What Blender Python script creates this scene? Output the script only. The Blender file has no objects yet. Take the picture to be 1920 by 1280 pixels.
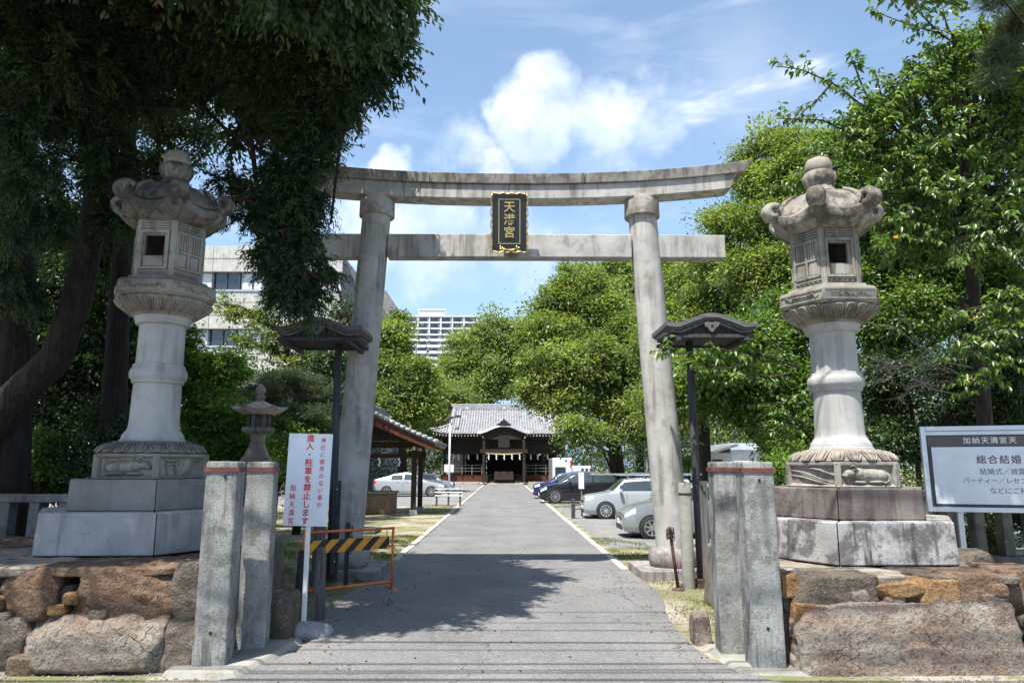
import bpy, bmesh, math, random
import numpy as np
from mathutils import Vector, Matrix, noise

R = math.radians
scene = bpy.context.scene
COL = scene.collection
random.seed(7)

# ------------------------------------------------------------------ camera
F_PX, CAM_H = 1330.0, 1.6
PITCH, YAW = math.atan(237 / F_PX), math.atan(15 / F_PX)
cam_data = bpy.data.cameras.new('camera')
cam_data.sensor_width = 36.0
cam_data.lens = 36.0 * F_PX / 1920.0
cam_data.clip_start = 0.05
cam_data.clip_end = 6000.0
cam = bpy.data.objects.new('camera', cam_data)
COL.objects.link(cam)
cam.location = (0, 0, CAM_H)
cam.rotation_euler = (math.pi / 2 + PITCH, 0, -YAW)
scene.camera = cam

# ------------------------------------------------------------------ light
SUN_DIR = Vector((-0.25, -0.36, 1.0)).normalized()      # towards the sun
SUN_ELEV = math.asin(SUN_DIR.z)
SUN_AZ = math.atan2(SUN_DIR.x, SUN_DIR.y)
sd = bpy.data.lights.new('sun', 'SUN')
sd.energy = 4.8
sd.angle = R(0.5)
sd.color = (1.0, 0.955, 0.89)
sun = bpy.data.objects.new('sun', sd)
COL.objects.link(sun)
sun.rotation_euler = (-SUN_DIR).to_track_quat('-Z', 'Y').to_euler()

scene.view_settings.view_transform = 'Standard'
scene.view_settings.look = 'None'
scene.view_settings.exposure = 1.0
scene.view_settings.gamma = 1.0
scene.view_settings.use_curve_mapping = False
scene.cycles.max_bounces = 6
scene.cycles.transparent_max_bounces = 8

def ray(px, py):
    xc = (px - 960) / F_PX; zc = -(py - 640) / F_PX
    y = math.cos(PITCH) - zc * math.sin(PITCH); z = math.sin(PITCH) + zc * math.cos(PITCH)
    return Vector((xc * math.cos(YAW) + y * math.sin(YAW), -xc * math.sin(YAW) + y * math.cos(YAW), z))
def at(px, py, Y):
    """survey: a point of the photograph whose distance Y along the avenue is known"""
    d = ray(px, py); return Vector((d.x * Y / d.y, Y, CAM_H + d.z * Y / d.y))
def gr(px, py, z=0.0):
    d = ray(px, py); s = (z - CAM_H) / d.z; return Vector((d.x * s, d.y * s, z))

# ------------------------------------------------------------------ node helpers
class NT:
    def __init__(s, tree): s.t = tree; s.n = tree.nodes; s.l = tree.links
    def new(s, typ, ins=None, **props):
        nd = s.n.new(typ)
        for k, v in props.items(): setattr(nd, k, v)
        for k, v in (ins or {}).items():
            sock = nd.inputs[k]
            if isinstance(v, bpy.types.NodeSocket): s.l.new(v, sock)
            else: sock.default_value = v
        return nd
    def math(s, op, a, b=0.0, c=None, clamp=False):
        nd = s.n.new('ShaderNodeMath'); nd.operation = op; nd.use_clamp = clamp
        for i, v in enumerate((a, b) if c is None else (a, b, c)):
            if isinstance(v, bpy.types.NodeSocket): s.l.new(v, nd.inputs[i])
            else: nd.inputs[i].default_value = v
        return nd.outputs[0]
    def vmath(s, op, a, b=None, scale=None):
        nd = s.n.new('ShaderNodeVectorMath'); nd.operation = op
        for i, v in enumerate((a, b)):
            if v is None: continue
            if isinstance(v, bpy.types.NodeSocket): s.l.new(v, nd.inputs[i])
            else: nd.inputs[i].default_value = v
        if scale is not None: nd.inputs['Scale'].default_value = scale
        return nd.outputs['Value'] if op in ('LENGTH', 'DISTANCE', 'DOT_PRODUCT') else nd.outputs[0]
    def noise(s, vec, scale, detail=4.0, rough=0.55, dist=0.0):
        return s.new('ShaderNodeTexNoise', {'Vector': vec, 'Scale': scale, 'Detail': detail, 'Roughness': rough, 'Distortion': dist}).outputs['Fac']
    def ramp(s, fac, stops):
        nd = s.new('ShaderNodeValToRGB', {'Fac': fac}); cr = nd.color_ramp
        while len(cr.elements) < len(stops): cr.elements.new(0.5)
        for e, (p, c) in zip(cr.elements, stops):
            e.position = p; e.color = c if len(c) == 4 else (*c, 1)
        return nd.outputs['Color']
    def ss(s, v, lo, hi):
        return s.new('ShaderNodeMapRange', {'Value': v, 'From Min': lo, 'From Max': hi, 'To Min': 0.0, 'To Max': 1.0}, interpolation_type='SMOOTHSTEP').outputs[0]
    def mix(s, fac, a, b, blend='MIX'):
        nd = s.n.new('ShaderNodeMix'); nd.data_type = 'RGBA'; nd.blend_type = blend
        for k, v in ((0, fac), (6, a), (7, b)):
            if isinstance(v, bpy.types.NodeSocket): s.l.new(v, nd.inputs[k])
            elif k == 0: nd.inputs[0].default_value = v
            else: nd.inputs[k].default_value = (*v, 1) if len(v) == 3 else v
        return nd.outputs[2]
    def mapping(s, vec, scale=(1, 1, 1), rot=(0, 0, 0)):
        return s.new('ShaderNodeMapping', {'Vector': vec, 'Scale': scale, 'Rotation': rot}).outputs[0]

# ------------------------------------------------------------------ world: sky and clouds
w = bpy.data.worlds.new('World'); scene.world = w; w.use_nodes = True
t = NT(w.node_tree); t.n.clear()
sky = t.new('ShaderNodeTexSky', sky_type='NISHITA', sun_disc=False, sun_elevation=SUN_ELEV, sun_rotation=SUN_AZ,
            air_density=1.0, dust_density=1.6, ozone_density=1.2, altitude=30)
dirv = t.vmath('NORMALIZE', t.new('ShaderNodeTexCoord').outputs['Generated'])
wob = t.new('ShaderNodeTexNoise', {'Vector': dirv, 'Scale': 6.0, 'Detail': 7.0, 'Roughness': 0.6})
wobv = t.vmath('SCALE', t.vmath('SUBTRACT', wob.outputs['Color'], (0.5, 0.5, 0.5)), scale=0.13)
dw = t.vmath('ADD', dirv, wobv)
def blob(px, py, rpx, soft=0.75, amp=1.0):
    c = ray(px, py).normalized()
    d = t.vmath('DISTANCE', dw, tuple(c))
    r = rpx / F_PX
    return t.math('MULTIPLY', t.math('SUBTRACT', 1.0, t.ss(d, r * (1 - soft), r)), amp)
m = None
for b in ((1150, 260, 330, 1.0, .62), (1040, 170, 105, .6, 1), (1000, 235, 130, .6, 1), (1130, 230, 130, .7, .95), (1220, 260, 120, .9, .8), (945, 215, 70, .6, .9), (870, 280, 90, .8, .7),
          (760, 320, 70, .6, .9), (920, 335, 75, .6, .8), (1100, 340, 90, .9, .55), (800, 440, 170, .8, .95), (960, 440, 150, .8, .75), (700, 420, 150, .7, .9),
          (930, 560, 170, .95, .45), (1000, 520, 90, .9, .5), (1890, 190, 90, .6, .8), (560, 20, 60, .6, .9), (300, 200, 190, .9, .6)):
    s_ = blob(*b); m = s_ if m is None else t.math('MAXIMUM', m, s_)
fb = t.noise(dirv, 9.0, 8.0, 0.62)
fb2 = t.noise(dirv, 26.0, 8.0, 0.6)
cum = t.ss(t.math('ADD', t.math('MULTIPLY', m, 1.15), t.math('ADD', t.math('MULTIPLY', t.math('SUBTRACT', fb, .5), 1.5), t.math('MULTIPLY', t.math('SUBTRACT', fb2, .5), .6))), .30, 1.45)
cum = t.math('MULTIPLY', cum, t.ss(m, .02, .35))
# cirrus: long soft streaks over the whole sky, stronger towards the upper right
cm = t.mapping(dirv, (1.6, 1.6, 9.0), (0, R(33), 0))
ci = t.ss(t.noise(cm, 2.3, 6.0, 0.55, 0.4), 0.46, 0.80)
cimask = t.math('MAXIMUM', blob(1430, 130, 250, .8, 1), t.math('MAXIMUM', blob(1300, 200, 150, .9, 1), 0.22))
cirr = t.math('MULTIPLY', t.math('ADD', t.math('MULTIPLY', ci, 1.35), t.math('MULTIPLY', blob(1400, 150, 200, .95, 1), .22)), cimask)
cov = t.math('MINIMUM', t.math('MAXIMUM', cum, cirr), 0.97)
shade = t.noise(dirv, 14.0, 5.0, 0.5)
cloudc = t.mix(t.ss(shade, .38, .62), (5.4, 6.3, 7.8), (7.4, 7.8, 8.5))
skyc = t.mix(1.0, sky.outputs[0], (1.0, 1.0, 1.04), 'MULTIPLY')
# thin summer haze whitening the lowest few degrees
sepz = t.new('ShaderNodeSeparateXYZ', {'Vector': dirv}).outputs['Z']
hz = t.math('ADD', t.math('MULTIPLY', t.math('SUBTRACT', 1.0, t.ss(sepz, 0.05, 0.60)), 0.42), 0.26)
skyc = t.mix(hz, skyc, (3.7, 5.9, 8.9))
colr = t.mix(cov, skyc, cloudc)
bg = t.new('ShaderNodeBackground', {'Color': colr, 'Strength': 0.085})
t.l.new(bg.outputs[0], t.new('ShaderNodeOutputWorld').inputs[0])

# ------------------------------------------------------------------ materials
def newmat(name):
    m = bpy.data.materials.new(name); m.use_nodes = True
    t = NT(m.node_tree); t.n.clear()
    out = t.new('ShaderNodeOutputMaterial')
    return m, t, out
def wpos(t): return t.new('ShaderNodeNewGeometry').outputs['Position']
def opos(t): return t.new('ShaderNodeTexCoord').outputs['Object']

def plain(name, col, rough=.6, metal=0.0, var=.12, bump=0.0, bscale=40, coat=0.0, spec=.5, vscale=3.0):
    m, t, out = newmat(name); p = wpos(t)
    n = t.noise(p, vscale, 5)
    c = t.mix(t.ss(n, .3, .7), tuple(x * (1 - var) for x in col), tuple(min(1, x * (1 + var)) for x in col))
    ins = {'Base Color': c, 'Roughness': rough, 'Metallic': metal, 'Coat Weight': coat, 'Specular IOR Level': spec}
    b = t.new('ShaderNodeBsdfPrincipled', ins)
    if bump:
        bp = t.new('ShaderNodeBump', {'Height': t.noise(p, bscale, 6), 'Strength': bump, 'Distance': .02})
        t.l.new(bp.outputs[0], b.inputs['Normal'])
    t.l.new(b.outputs[0], out.inputs[0]); return m

def stone(name, c1, c2, stain=(.06, .055, .05), stain_amt=.5, streak=.5, speck=.25, s1=2.0, bump=.35, bscale=60, rough=.88,
          patch=None, patch_amt=.5, patch_scale=1.2, stain_lo=.5, topdark=0.0):
    """granite: mottled base, mineral speckle, patchy lichen or soot, vertical water streaks"""
    m, t, out = newmat(name); p = wpos(t)
    c = t.mix(t.ss(t.noise(p, s1, 6, .6), .3, .7), c1, c2)
    if patch: c = t.mix(t.math('MULTIPLY', t.ss(t.noise(p, patch_scale, 7, .65), .48, .66), patch_amt), c, patch)
    sp = t.noise(p, 190, 2, .5)
    c = t.mix(t.math('MULTIPLY', t.ss(sp, .52, .66), speck), c, tuple(x * .25 for x in c1))
    c = t.mix(t.math('MULTIPLY', t.ss(t.noise(p, 230, 2, .5), .56, .70), speck), c, tuple(min(1, x * 1.6) for x in c2))
    st = t.ss(t.noise(t.mapping(p, (9, 9, .7)), 1.0, 7, .65), .46, .62)
    st = t.math('MULTIPLY', st, t.ss(t.noise(p, 1.3, 3), .38, .55))
    c = t.mix(t.math('MULTIPLY', st, streak), c, stain)
    bl = t.ss(t.noise(p, 3.3, 10, .74), stain_lo - .02, stain_lo + .09)
    c = t.mix(t.math('MULTIPLY', bl, stain_amt), c, stain)
    if topdark:      # lichen and soot gather on faces that look up
        nz = t.new('ShaderNodeSeparateXYZ', {'Vector': t.new('ShaderNodeNewGeometry').outputs['Normal']}).outputs['Z']
        f = t.math('MULTIPLY', t.ss(t.math('ADD', nz, t.math('MULTIPLY', t.noise(p, 5, 6), .6)), .5, 1.0), topdark)
        c = t.mix(f, c, stain)
    h = t.math('ADD', t.math('MULTIPLY', t.noise(p, bscale, 5, .6), .6), t.math('MULTIPLY', t.noise(p, 9, 6, .65), 1.0))
    bp = t.new('ShaderNodeBump', {'Height': h, 'Strength': min(1, bump * 1.3), 'Distance': .015})
    b = t.new('ShaderNodeBsdfPrincipled', {'Base Color': c, 'Roughness': rough, 'Normal': bp.outputs[0], 'Specular IOR Level': .25})
    t.l.new(b.outputs[0], out.inputs[0]); return m

def leafmat(name, dark, mid, light, trans=.35, rough=.42, dead=None):
    m, t, out = newmat(name)
    a = t.new('ShaderNodeAttribute', attribute_name='v').outputs['Fac']
    stops = [(0, dark), (.55, mid), (.93, light)]
    if dead: stops.append((.985, dead))
    c = t.ramp(a, stops)
    b = t.new('ShaderNodeBsdfPrincipled', {'Base Color': c, 'Roughness': rough, 'Specular IOR Level': .45})
    tr = t.new('ShaderNodeBsdfTranslucent', {'Color': t.mix(1.0, c, (1.5, 1.7, .55), 'MULTIPLY')})
    mx = t.new('ShaderNodeMixShader', {0: trans, 1: b.outputs[0], 2: tr.outputs[0]})
    t.l.new(mx.outputs[0], out.inputs[0]); return m

def woodmat(name, c1, c2, rough=.8, grain=(30, 30, 2)):
    m, t, out = newmat(name); p = wpos(t)
    g = t.noise(t.mapping(p, grain), 1.0, 6, .6, .5)
    c = t.mix(t.ss(g, .3, .7), c1, c2)
    bp = t.new('ShaderNodeBump', {'Height': g, 'Strength': .4, 'Distance': .01})
    b = t.new('ShaderNodeBsdfPrincipled', {'Base Color': c, 'Roughness': rough, 'Normal': bp.outputs[0], 'Specular IOR Level': .3})
    t.l.new(b.outputs[0], out.inputs[0]); return m

def glassmat(name, col=(.02, .03, .035)):
    m, t, out = newmat(name); p = wpos(t)
    b = t.new('ShaderNodeBsdfPrincipled', {'Base Color': (*col, 1), 'Roughness': .06, 'Specular IOR Level': .9, 'Coat Weight': .6,
                                           'Normal': t.new('ShaderNodeBump', {'Height': t.noise(p, 1.5, 2), 'Strength': .02}).outputs[0]})
    t.l.new(b.outputs[0], out.inputs[0]); return m

def rockmat(name, cols, amt_orange=.5):
    m, t, out = newmat(name); p = wpos(t)
    c = t.ramp(t.noise(p, 2.4, 7, .62, .3), [(.25, cols[0]), (.42, cols[1]), (.55, cols[2]), (.7, cols[3])])
    c = t.mix(t.math('MULTIPLY', t.ss(t.noise(p, 5.5, 6, .7), .55, .66), amt_orange), c, (.40, .19, .065))
    c = t.mix(t.math('MULTIPLY', t.ss(t.noise(p, 4.1, 8, .7), .56, .70), .5), c, (.10, .12, .09))
    c = t.mix(t.math('MULTIPLY', t.ss(t.noise(p, 28, 8, .75), .50, .60), .55), c, (.035, .028, .022))
    c = t.mix(t.math('MULTIPLY', t.ss(t.noise(p, 36, 8, .75), .56, .66), .5), c, (.42, .37, .30))
    vo = t.new('ShaderNodeTexVoronoi', {'Vector': t.vmath('ADD', p, t.vmath('SCALE', t.new('ShaderNodeTexNoise', {'Vector': p, 'Scale': 6.0}).outputs['Color'], scale=.25)), 'Scale': 5.0}, feature='DISTANCE_TO_EDGE').outputs[0]
    cr = t.math('SUBTRACT', 1.0, t.ss(vo, 0.0, .035))
    cr = t.math('MULTIPLY', cr, t.ss(t.noise(p, 2.2, 3), .45, .6))
    cr = t.math('MULTIPLY', cr, t.ss(t.noise(p, 3.7, 5), .52, .6))
    c = t.mix(t.math('MULTIPLY', cr, .55), c, (.05, .04, .035))
    h = t.math('SUBTRACT', t.math('ADD', t.noise(p, 14, 8, .65), t.math('MULTIPLY', t.noise(p, 45, 6, .65), .6)), t.math('MULTIPLY', cr, .5))
    bp = t.new('ShaderNodeBump', {'Height': h, 'Strength': 1.0, 'Distance': .05})
    b = t.new('ShaderNodeBsdfPrincipled', {'Base Color': c, 'Roughness': .85, 'Normal': bp.outputs[0], 'Specular IOR Level': .3})
    t.l.new(b.outputs[0], out.inputs[0]); return m

MT = {}
MT['torii'] = stone('torii_granite', (.35, .345, .32), (.50, .49, .455), stain=(.15, .12, .10), stain_amt=.35, streak=.65, speck=.14, bump=.18, stain_lo=.54)
MT['torii_top'] = stone('torii_weathered_granite', (.32, .31, .28), (.45, .43, .39), stain=(.12, .085, .065), stain_amt=.5, streak=.7, speck=.2, bump=.3, stain_lo=.47)
MT['torii_base'] = stone('gate_base_granite', (.22, .20, .19), (.36, .33, .31), stain=(.07, .06, .055), stain_amt=.5, streak=.5, speck=.3)
MT['lan'] = stone('lantern_granite', (.22, .205, .17), (.35, .33, .28), stain=(.085, .07, .055), stain_amt=.55, streak=.5, speck=.2, bump=.25, stain_lo=.52, topdark=.5)
MT['lan_shaft'] = stone('lantern_shaft_granite', (.34, .34, .32), (.46, .455, .43), stain=(.17, .16, .13), stain_amt=.4, streak=.4, speck=.3, bump=.15, stain_lo=.6)
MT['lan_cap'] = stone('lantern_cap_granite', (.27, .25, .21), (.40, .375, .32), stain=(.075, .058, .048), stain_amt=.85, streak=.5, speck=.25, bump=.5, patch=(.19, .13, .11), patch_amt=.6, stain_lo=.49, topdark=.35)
MT['lan_cap_shade'] = stone('cap_granite_shade_tone', (.13, .125, .105), (.24, .23, .20), stain=(.04, .036, .03), stain_amt=.8, streak=.5, speck=.25, bump=.5, stain_lo=.49, topdark=.6)  # left cap: same granite with the tree shade put into a darker colour
MT['lan_base'] = stone('lantern_base_granite', (.22, .20, .17), (.34, .31, .27), stain=(.08, .065, .05), stain_amt=.55, streak=.5, speck=.2, bump=.3)
MT['lan_tan'] = stone('lantern_tan_granite', (.25, .215, .175), (.36, .32, .27), stain=(.11, .09, .07), stain_amt=.4, streak=.3, speck=.2, bump=.25)
MT['plinth'] = stone('plinth_granite', (.27, .265, .26), (.44, .435, .42), stain=(.05, .04, .04), stain_amt=.7, streak=1.0, speck=.3, stain_lo=.48)
MT['plinth2'] = stone('upper_plinth_granite', (.11, .09, .082), (.20, .175, .16), stain=(.06, .042, .04), stain_amt=.6, streak=.6, speck=.3, stain_lo=.5)
MT['plinth_l'] = stone('left_plinth_granite', (.27, .275, .28), (.40, .40, .40), stain=(.11, .105, .10), stain_amt=.45, streak=.5, speck=.2, stain_lo=.56)
MT['plinth2_l'] = stone('left_upper_plinth_granite', (.19, .185, .17), (.27, .26, .24), stain=(.13, .12, .11), stain_amt=.35, streak=.3, speck=.3)
MT['post'] = stone('post_granite', (.20, .205, .19), (.36, .36, .34), stain=(.075, .078, .065), stain_amt=.6, streak=.85, speck=.9, bump=.4, bscale=110, stain_lo=.51, s1=3.5)
MT['fence'] = stone('fence_stone', (.13, .13, .125), (.24, .235, .22), stain=(.05, .05, .04), stain_amt=.5, streak=.5)
MT['concrete'] = stone('concrete', (.22, .21, .185), (.34, .33, .29), stain=(.12, .12, .09), stain_amt=.4, streak=.1, speck=.3)
MT['kerb'] = stone('kerb_concrete', (.36, .35, .32), (.50, .49, .45), stain=(.2, .19, .14), stain_amt=.5, streak=0, speck=.3)
MT['rock_a'] = rockmat('brown_rock', ((.06, .038, .028), (.14, .085, .055), (.22, .14, .09), (.30, .22, .16)), .32)
MT['rock_b'] = rockmat('pale_rock', ((.13, .085, .07), (.23, .17, .135), (.29, .245, .20), (.38, .34, .28)), .2)
MT['rock_c'] = rockmat('orange_rock', ((.10, .055, .03), (.26, .14, .06), (.36, .22, .10), (.38, .30, .20)), .55)
MT['rock_d'] = rockmat('dark_rock', ((.045, .036, .03), (.11, .09, .07), (.17, .14, .11), (.25, .215, .17)), .15)
MT['mortar'] = stone('mortar', (.15, .13, .10), (.24, .21, .17), stain=(.06, .055, .04), stain_amt=.5, streak=0)
MT['mortar_cap'] = stone('mortar_capping', (.20, .165, .13), (.31, .27, .22), stain=(.08, .075, .05), stain_amt=.6, streak=0, bump=.5)
MT['blackwood'] = woodmat('black_weathered_wood', (.030, .030, .034), (.085, .083, .085))
MT['greywood'] = woodmat('grey_weathered_wood', (.07, .068, .065), (.17, .165, .155))
MT['greywood_h'] = woodmat('grey_hood_wood', (.06, .060, .063), (.19, .185, .18), grain=(3, 60, 60))
MT['brownwood'] = woodmat('brown_timber', (.025, .016, .012), (.055, .036, .026))
MT['redwood'] = woodmat('red_brown_timber', (.07, .022, .014), (.13, .045, .03))
MT['darkwood'] = woodmat('dark_shrine_timber', (.018, .014, .011), (.045, .034, .027))
MT['bark'] = woodmat('tree_bark', (.018, .014, .011), (.06, .048, .038), .9, (14, 14, 3))
MT['bark_d'] = woodmat('conifer_bark', (.009, .007, .006), (.038, .030, .025), .9, (22, 22, 1.6))
MT['gold'] = plain('gold_leaf', (.75, .52, .18), .35, .9)
MT['black'] = plain('black_lacquer', (.012, .012, .014), .25, coat=.3)
MT['rubber'] = plain('tyre_rubber', (.02, .02, .02), .8)
MT['rim'] = plain('alloy_rim', (.55, .56, .58), .3, .8)
MT['white'] = plain('white_paint', (.75, .76, .76), .5, var=.05)
MT['signwhite'] = plain('sign_white_enamel', (.72, .755, .80), .35, var=.05, vscale=5)
MT['offwhite'] = plain('off_white_plaster', (.66, .64, .58), .8, var=.08)
MT['red'] = plain('red_lettering', (.62, .035, .04), .5)
MT['ink'] = plain('dark_lettering', (.05, .05, .06), .6)
MT['strap'] = plain('rusty_red_band', (.14, .035, .03), .65, var=.35, vscale=12)
MT['gravel'] = stone('gravel_stone', (.16, .15, .13), (.30, .28, .25), stain_amt=.2, streak=0)
MT['orange'] = plain('orange_painted_tube', (.75, .16, .04), .45, var=.2, vscale=9)
MT['yellow'] = plain('amber_reflective', (.80, .36, .02), .45)
MT['rust'] = plain('rusty_iron', (.085, .05, .035), .8, .3, var=.5, vscale=14, bump=.5)
MT['alu'] = plain('aluminium', (.60, .63, .66), .35, .7, var=.08)
MT['glass'] = glassmat('dark_glass')
MT['carglass'] = glassmat('car_glass', (.03, .045, .05))
MT['tile'] = stone('roof_tile', (.27, .28, .295), (.38, .39, .405), stain=(.10, .10, .11), stain_amt=.3, streak=.2, speck=.1, bump=.15, rough=.5)
MT['tile_d'] = stone('dark_roof_tile', (.13, .13, .135), (.26, .26, .265), stain=(.05, .05, .05), stain_amt=.4, streak=.2, speck=.1, bump=.2, rough=.55)
MT['paper'] = plain('white_paper', (.85, .85, .82), .8, var=.03)
MT['redlamp'] = plain('red_lamp_cover', (.6, .02, .02), .3)
MT['lampw'] = plain('headlight_lens', (.7, .72, .74), .15, coat=.8)
MT['plastic'] = plain('black_plastic', (.02, .02, .022), .5)

# asphalt
def asphalt(name='worn_asphalt', k=1.0):
    m, t, out = newmat(name); p = wpos(t)
    c = t.mix(t.ss(t.noise(p, .8, 6, .6), .3, .7), tuple(k * x for x in (.135, .133, .131)), tuple(k * x for x in (.185, .183, .180)))
    c = t.mix(t.math('MULTIPLY', t.ss(t.noise(t.mapping(p, (1.3, .25, 1)), 1.0, 5, .6), .5, .7), .35), c, tuple(k * x for x in (.235, .215, .19)))
    sp = t.new('ShaderNodeTexVoronoi', {'Vector': p, 'Scale': 95.0})
    cc = t.new('ShaderNodeSeparateXYZ', {'Vector': sp.outputs['Color']}).outputs[0]
    c = t.mix(t.math('MULTIPLY', t.ss(cc, .78, .97), .38), c, tuple(k * x for x in (.42, .41, .40)))
    c = t.mix(t.math('MULTIPLY', t.ss(cc, .25, .03), .5), c, (.06, .06, .062))
    c = t.mix(t.math('MULTIPLY', t.ss(t.noise(p, 3.1, 8, .7), .60, .72), .35), c, (.09, .088, .085))
    vo = t.new('ShaderNodeTexVoronoi', {'Vector': t.vmath('ADD', p, t.vmath('SCALE', t.new('ShaderNodeTexNoise', {'Vector': p, 'Scale': 1.3, 'Detail': 6.0}).outputs['Color'], scale=1.6)), 'Scale': .33}, feature='DISTANCE_TO_EDGE').outputs[0]
    c = t.mix(t.math('MULTIPLY', t.math('SUBTRACT', 1.0, t.ss(vo, 0.0, .006)), .7), c, (.05, .05, .05))
    xy = t.new('ShaderNodeSeparateXYZ', {'Vector': p})
    tyre = t.math('ADD', t.math('SUBTRACT', 1.0, t.ss(t.math('ABSOLUTE', t.math('SUBTRACT', xy.outputs['X'], .82)), .05, .42)), t.math('SUBTRACT', 1.0, t.ss(t.math('ABSOLUTE', t.math('ADD', xy.outputs['X'], .75)), .05, .42)))
    c = t.mix(t.math('MULTIPLY', t.math('MULTIPLY', tyre, t.noise(p, 1.7, 5)), .30), c, tuple(k * x for x in (.10, .099, .098)))
    c = t.mix(t.math('MULTIPLY', t.ss(t.noise(p, .55, 7, .7), .54, .62), .25), c, tuple(k * x for x in (.25, .235, .205)))
    c = t.mix(t.math('MULTIPLY', t.ss(t.noise(p, 7, 8, .75), .60, .70), .5), c, (.055, .053, .05))
    bp = t.new('ShaderNodeBump', {'Height': t.math('ADD', sp.outputs['Distance'], t.noise(p, 40, 4)), 'Strength': .35, 'Distance': .008})
    b = t.new('ShaderNodeBsdfPrincipled', {'Base Color': c, 'Roughness': .85, 'Normal': bp.outputs[0], 'Specular IOR Level': .3})
    t.l.new(b.outputs[0], out.inputs[0]); return m
MT['asphalt'] = asphalt()
MT['lot'] = asphalt('parking_gravel_asphalt', 1.15)
def groundmat():
    m, t, out = newmat('sandy_earth'); p = wpos(t)
    c = t.mix(t.ss(t.noise(p, .5, 7, .62), .35, .65), (.25, .21, .16), (.38, .335, .27))
    g = t.ss(t.noise(p, .9, 8, .7), .42, .54)
    c = t.mix(t.math('MULTIPLY', g, .85), c, t.mix(t.noise(p, 30, 3), (.085, .10, .03), (.20, .20, .075)))
    c = t.mix(t.math('MULTIPLY', t.ss(t.noise(p, 60, 4, .7), .55, .7), .5), c, (.12, .10, .08))
    c = t.mix(t.math('MULTIPLY', t.ss(t.noise(p, 75, 2, .7), .62, .7), .7), c, (.5, .47, .42))
    bp = t.new('ShaderNodeBump', {'Height': t.noise(p, 35, 6, .7), 'Strength': .6, 'Distance': .02})
    b = t.new('ShaderNodeBsdfPrincipled', {'Base Color': c, 'Roughness': .95, 'Normal': bp.outputs[0], 'Specular IOR Level': .15})
    t.l.new(b.outputs[0], out.inputs[0]); return m
MT['ground'] = groundmat()
def stripes():
    m, t, out = newmat('black_amber_diagonal_stripes'); p = opos(t)
    x = t.new('ShaderNodeSeparateXYZ', {'Vector': p})
    s = t.math('FRACT', t.math('ADD', t.math('MULTIPLY', t.math('SUBTRACT', x.outputs['X'], x.outputs['Z']), 4.3), 10.0))
    c = t.mix(t.math('GREATER_THAN', s, .5), (.018, .018, .018), (.80, .33, .02))
    c = t.mix(t.math('MULTIPLY', t.ss(t.noise(p, 20, 6), .55, .7), .4), c, (.12, .07, .03))
    b = t.new('ShaderNodeBsdfPrincipled', {'Base Color': c, 'Roughness': .5})
    t.l.new(b.outputs[0], out.inputs[0]); return m
MT['stripes'] = stripes()
LEAF = {
 'cypress': leafmat('cypress_foliage', (.014, .032, .016), (.032, .068, .026), (.085, .145, .040), .18, .55, (.14, .085, .045)),
 'cherry': leafmat('broad_leaf_foliage', (.050, .090, .024), (.115, .190, .042), (.21, .29, .078), .38, .33, (.45, .26, .03)),
 'camphor': leafmat('camphor_foliage', (.055, .086, .024), (.165, .21, .055), (.30, .34, .11), .45, .38),
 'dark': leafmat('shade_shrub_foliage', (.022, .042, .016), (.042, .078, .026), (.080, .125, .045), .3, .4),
 'maple': leafmat('maple_foliage', (.050, .105, .018), (.13, .22, .038), (.23, .34, .075), .45, .4),
 'pine': leafmat('pine_foliage', (.045, .065, .035), (.085, .115, .06), (.13, .16, .085), .2, .5),
 'far': leafmat('far_tree_foliage', (.085, .125, .035), (.18, .23, .062), (.28, .33, .10), .35, .5),
 'grass': leafmat('grass_blades', (.07, .11, .025), (.15, .18, .05), (.28, .27, .11), .4, .6),
}
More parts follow.
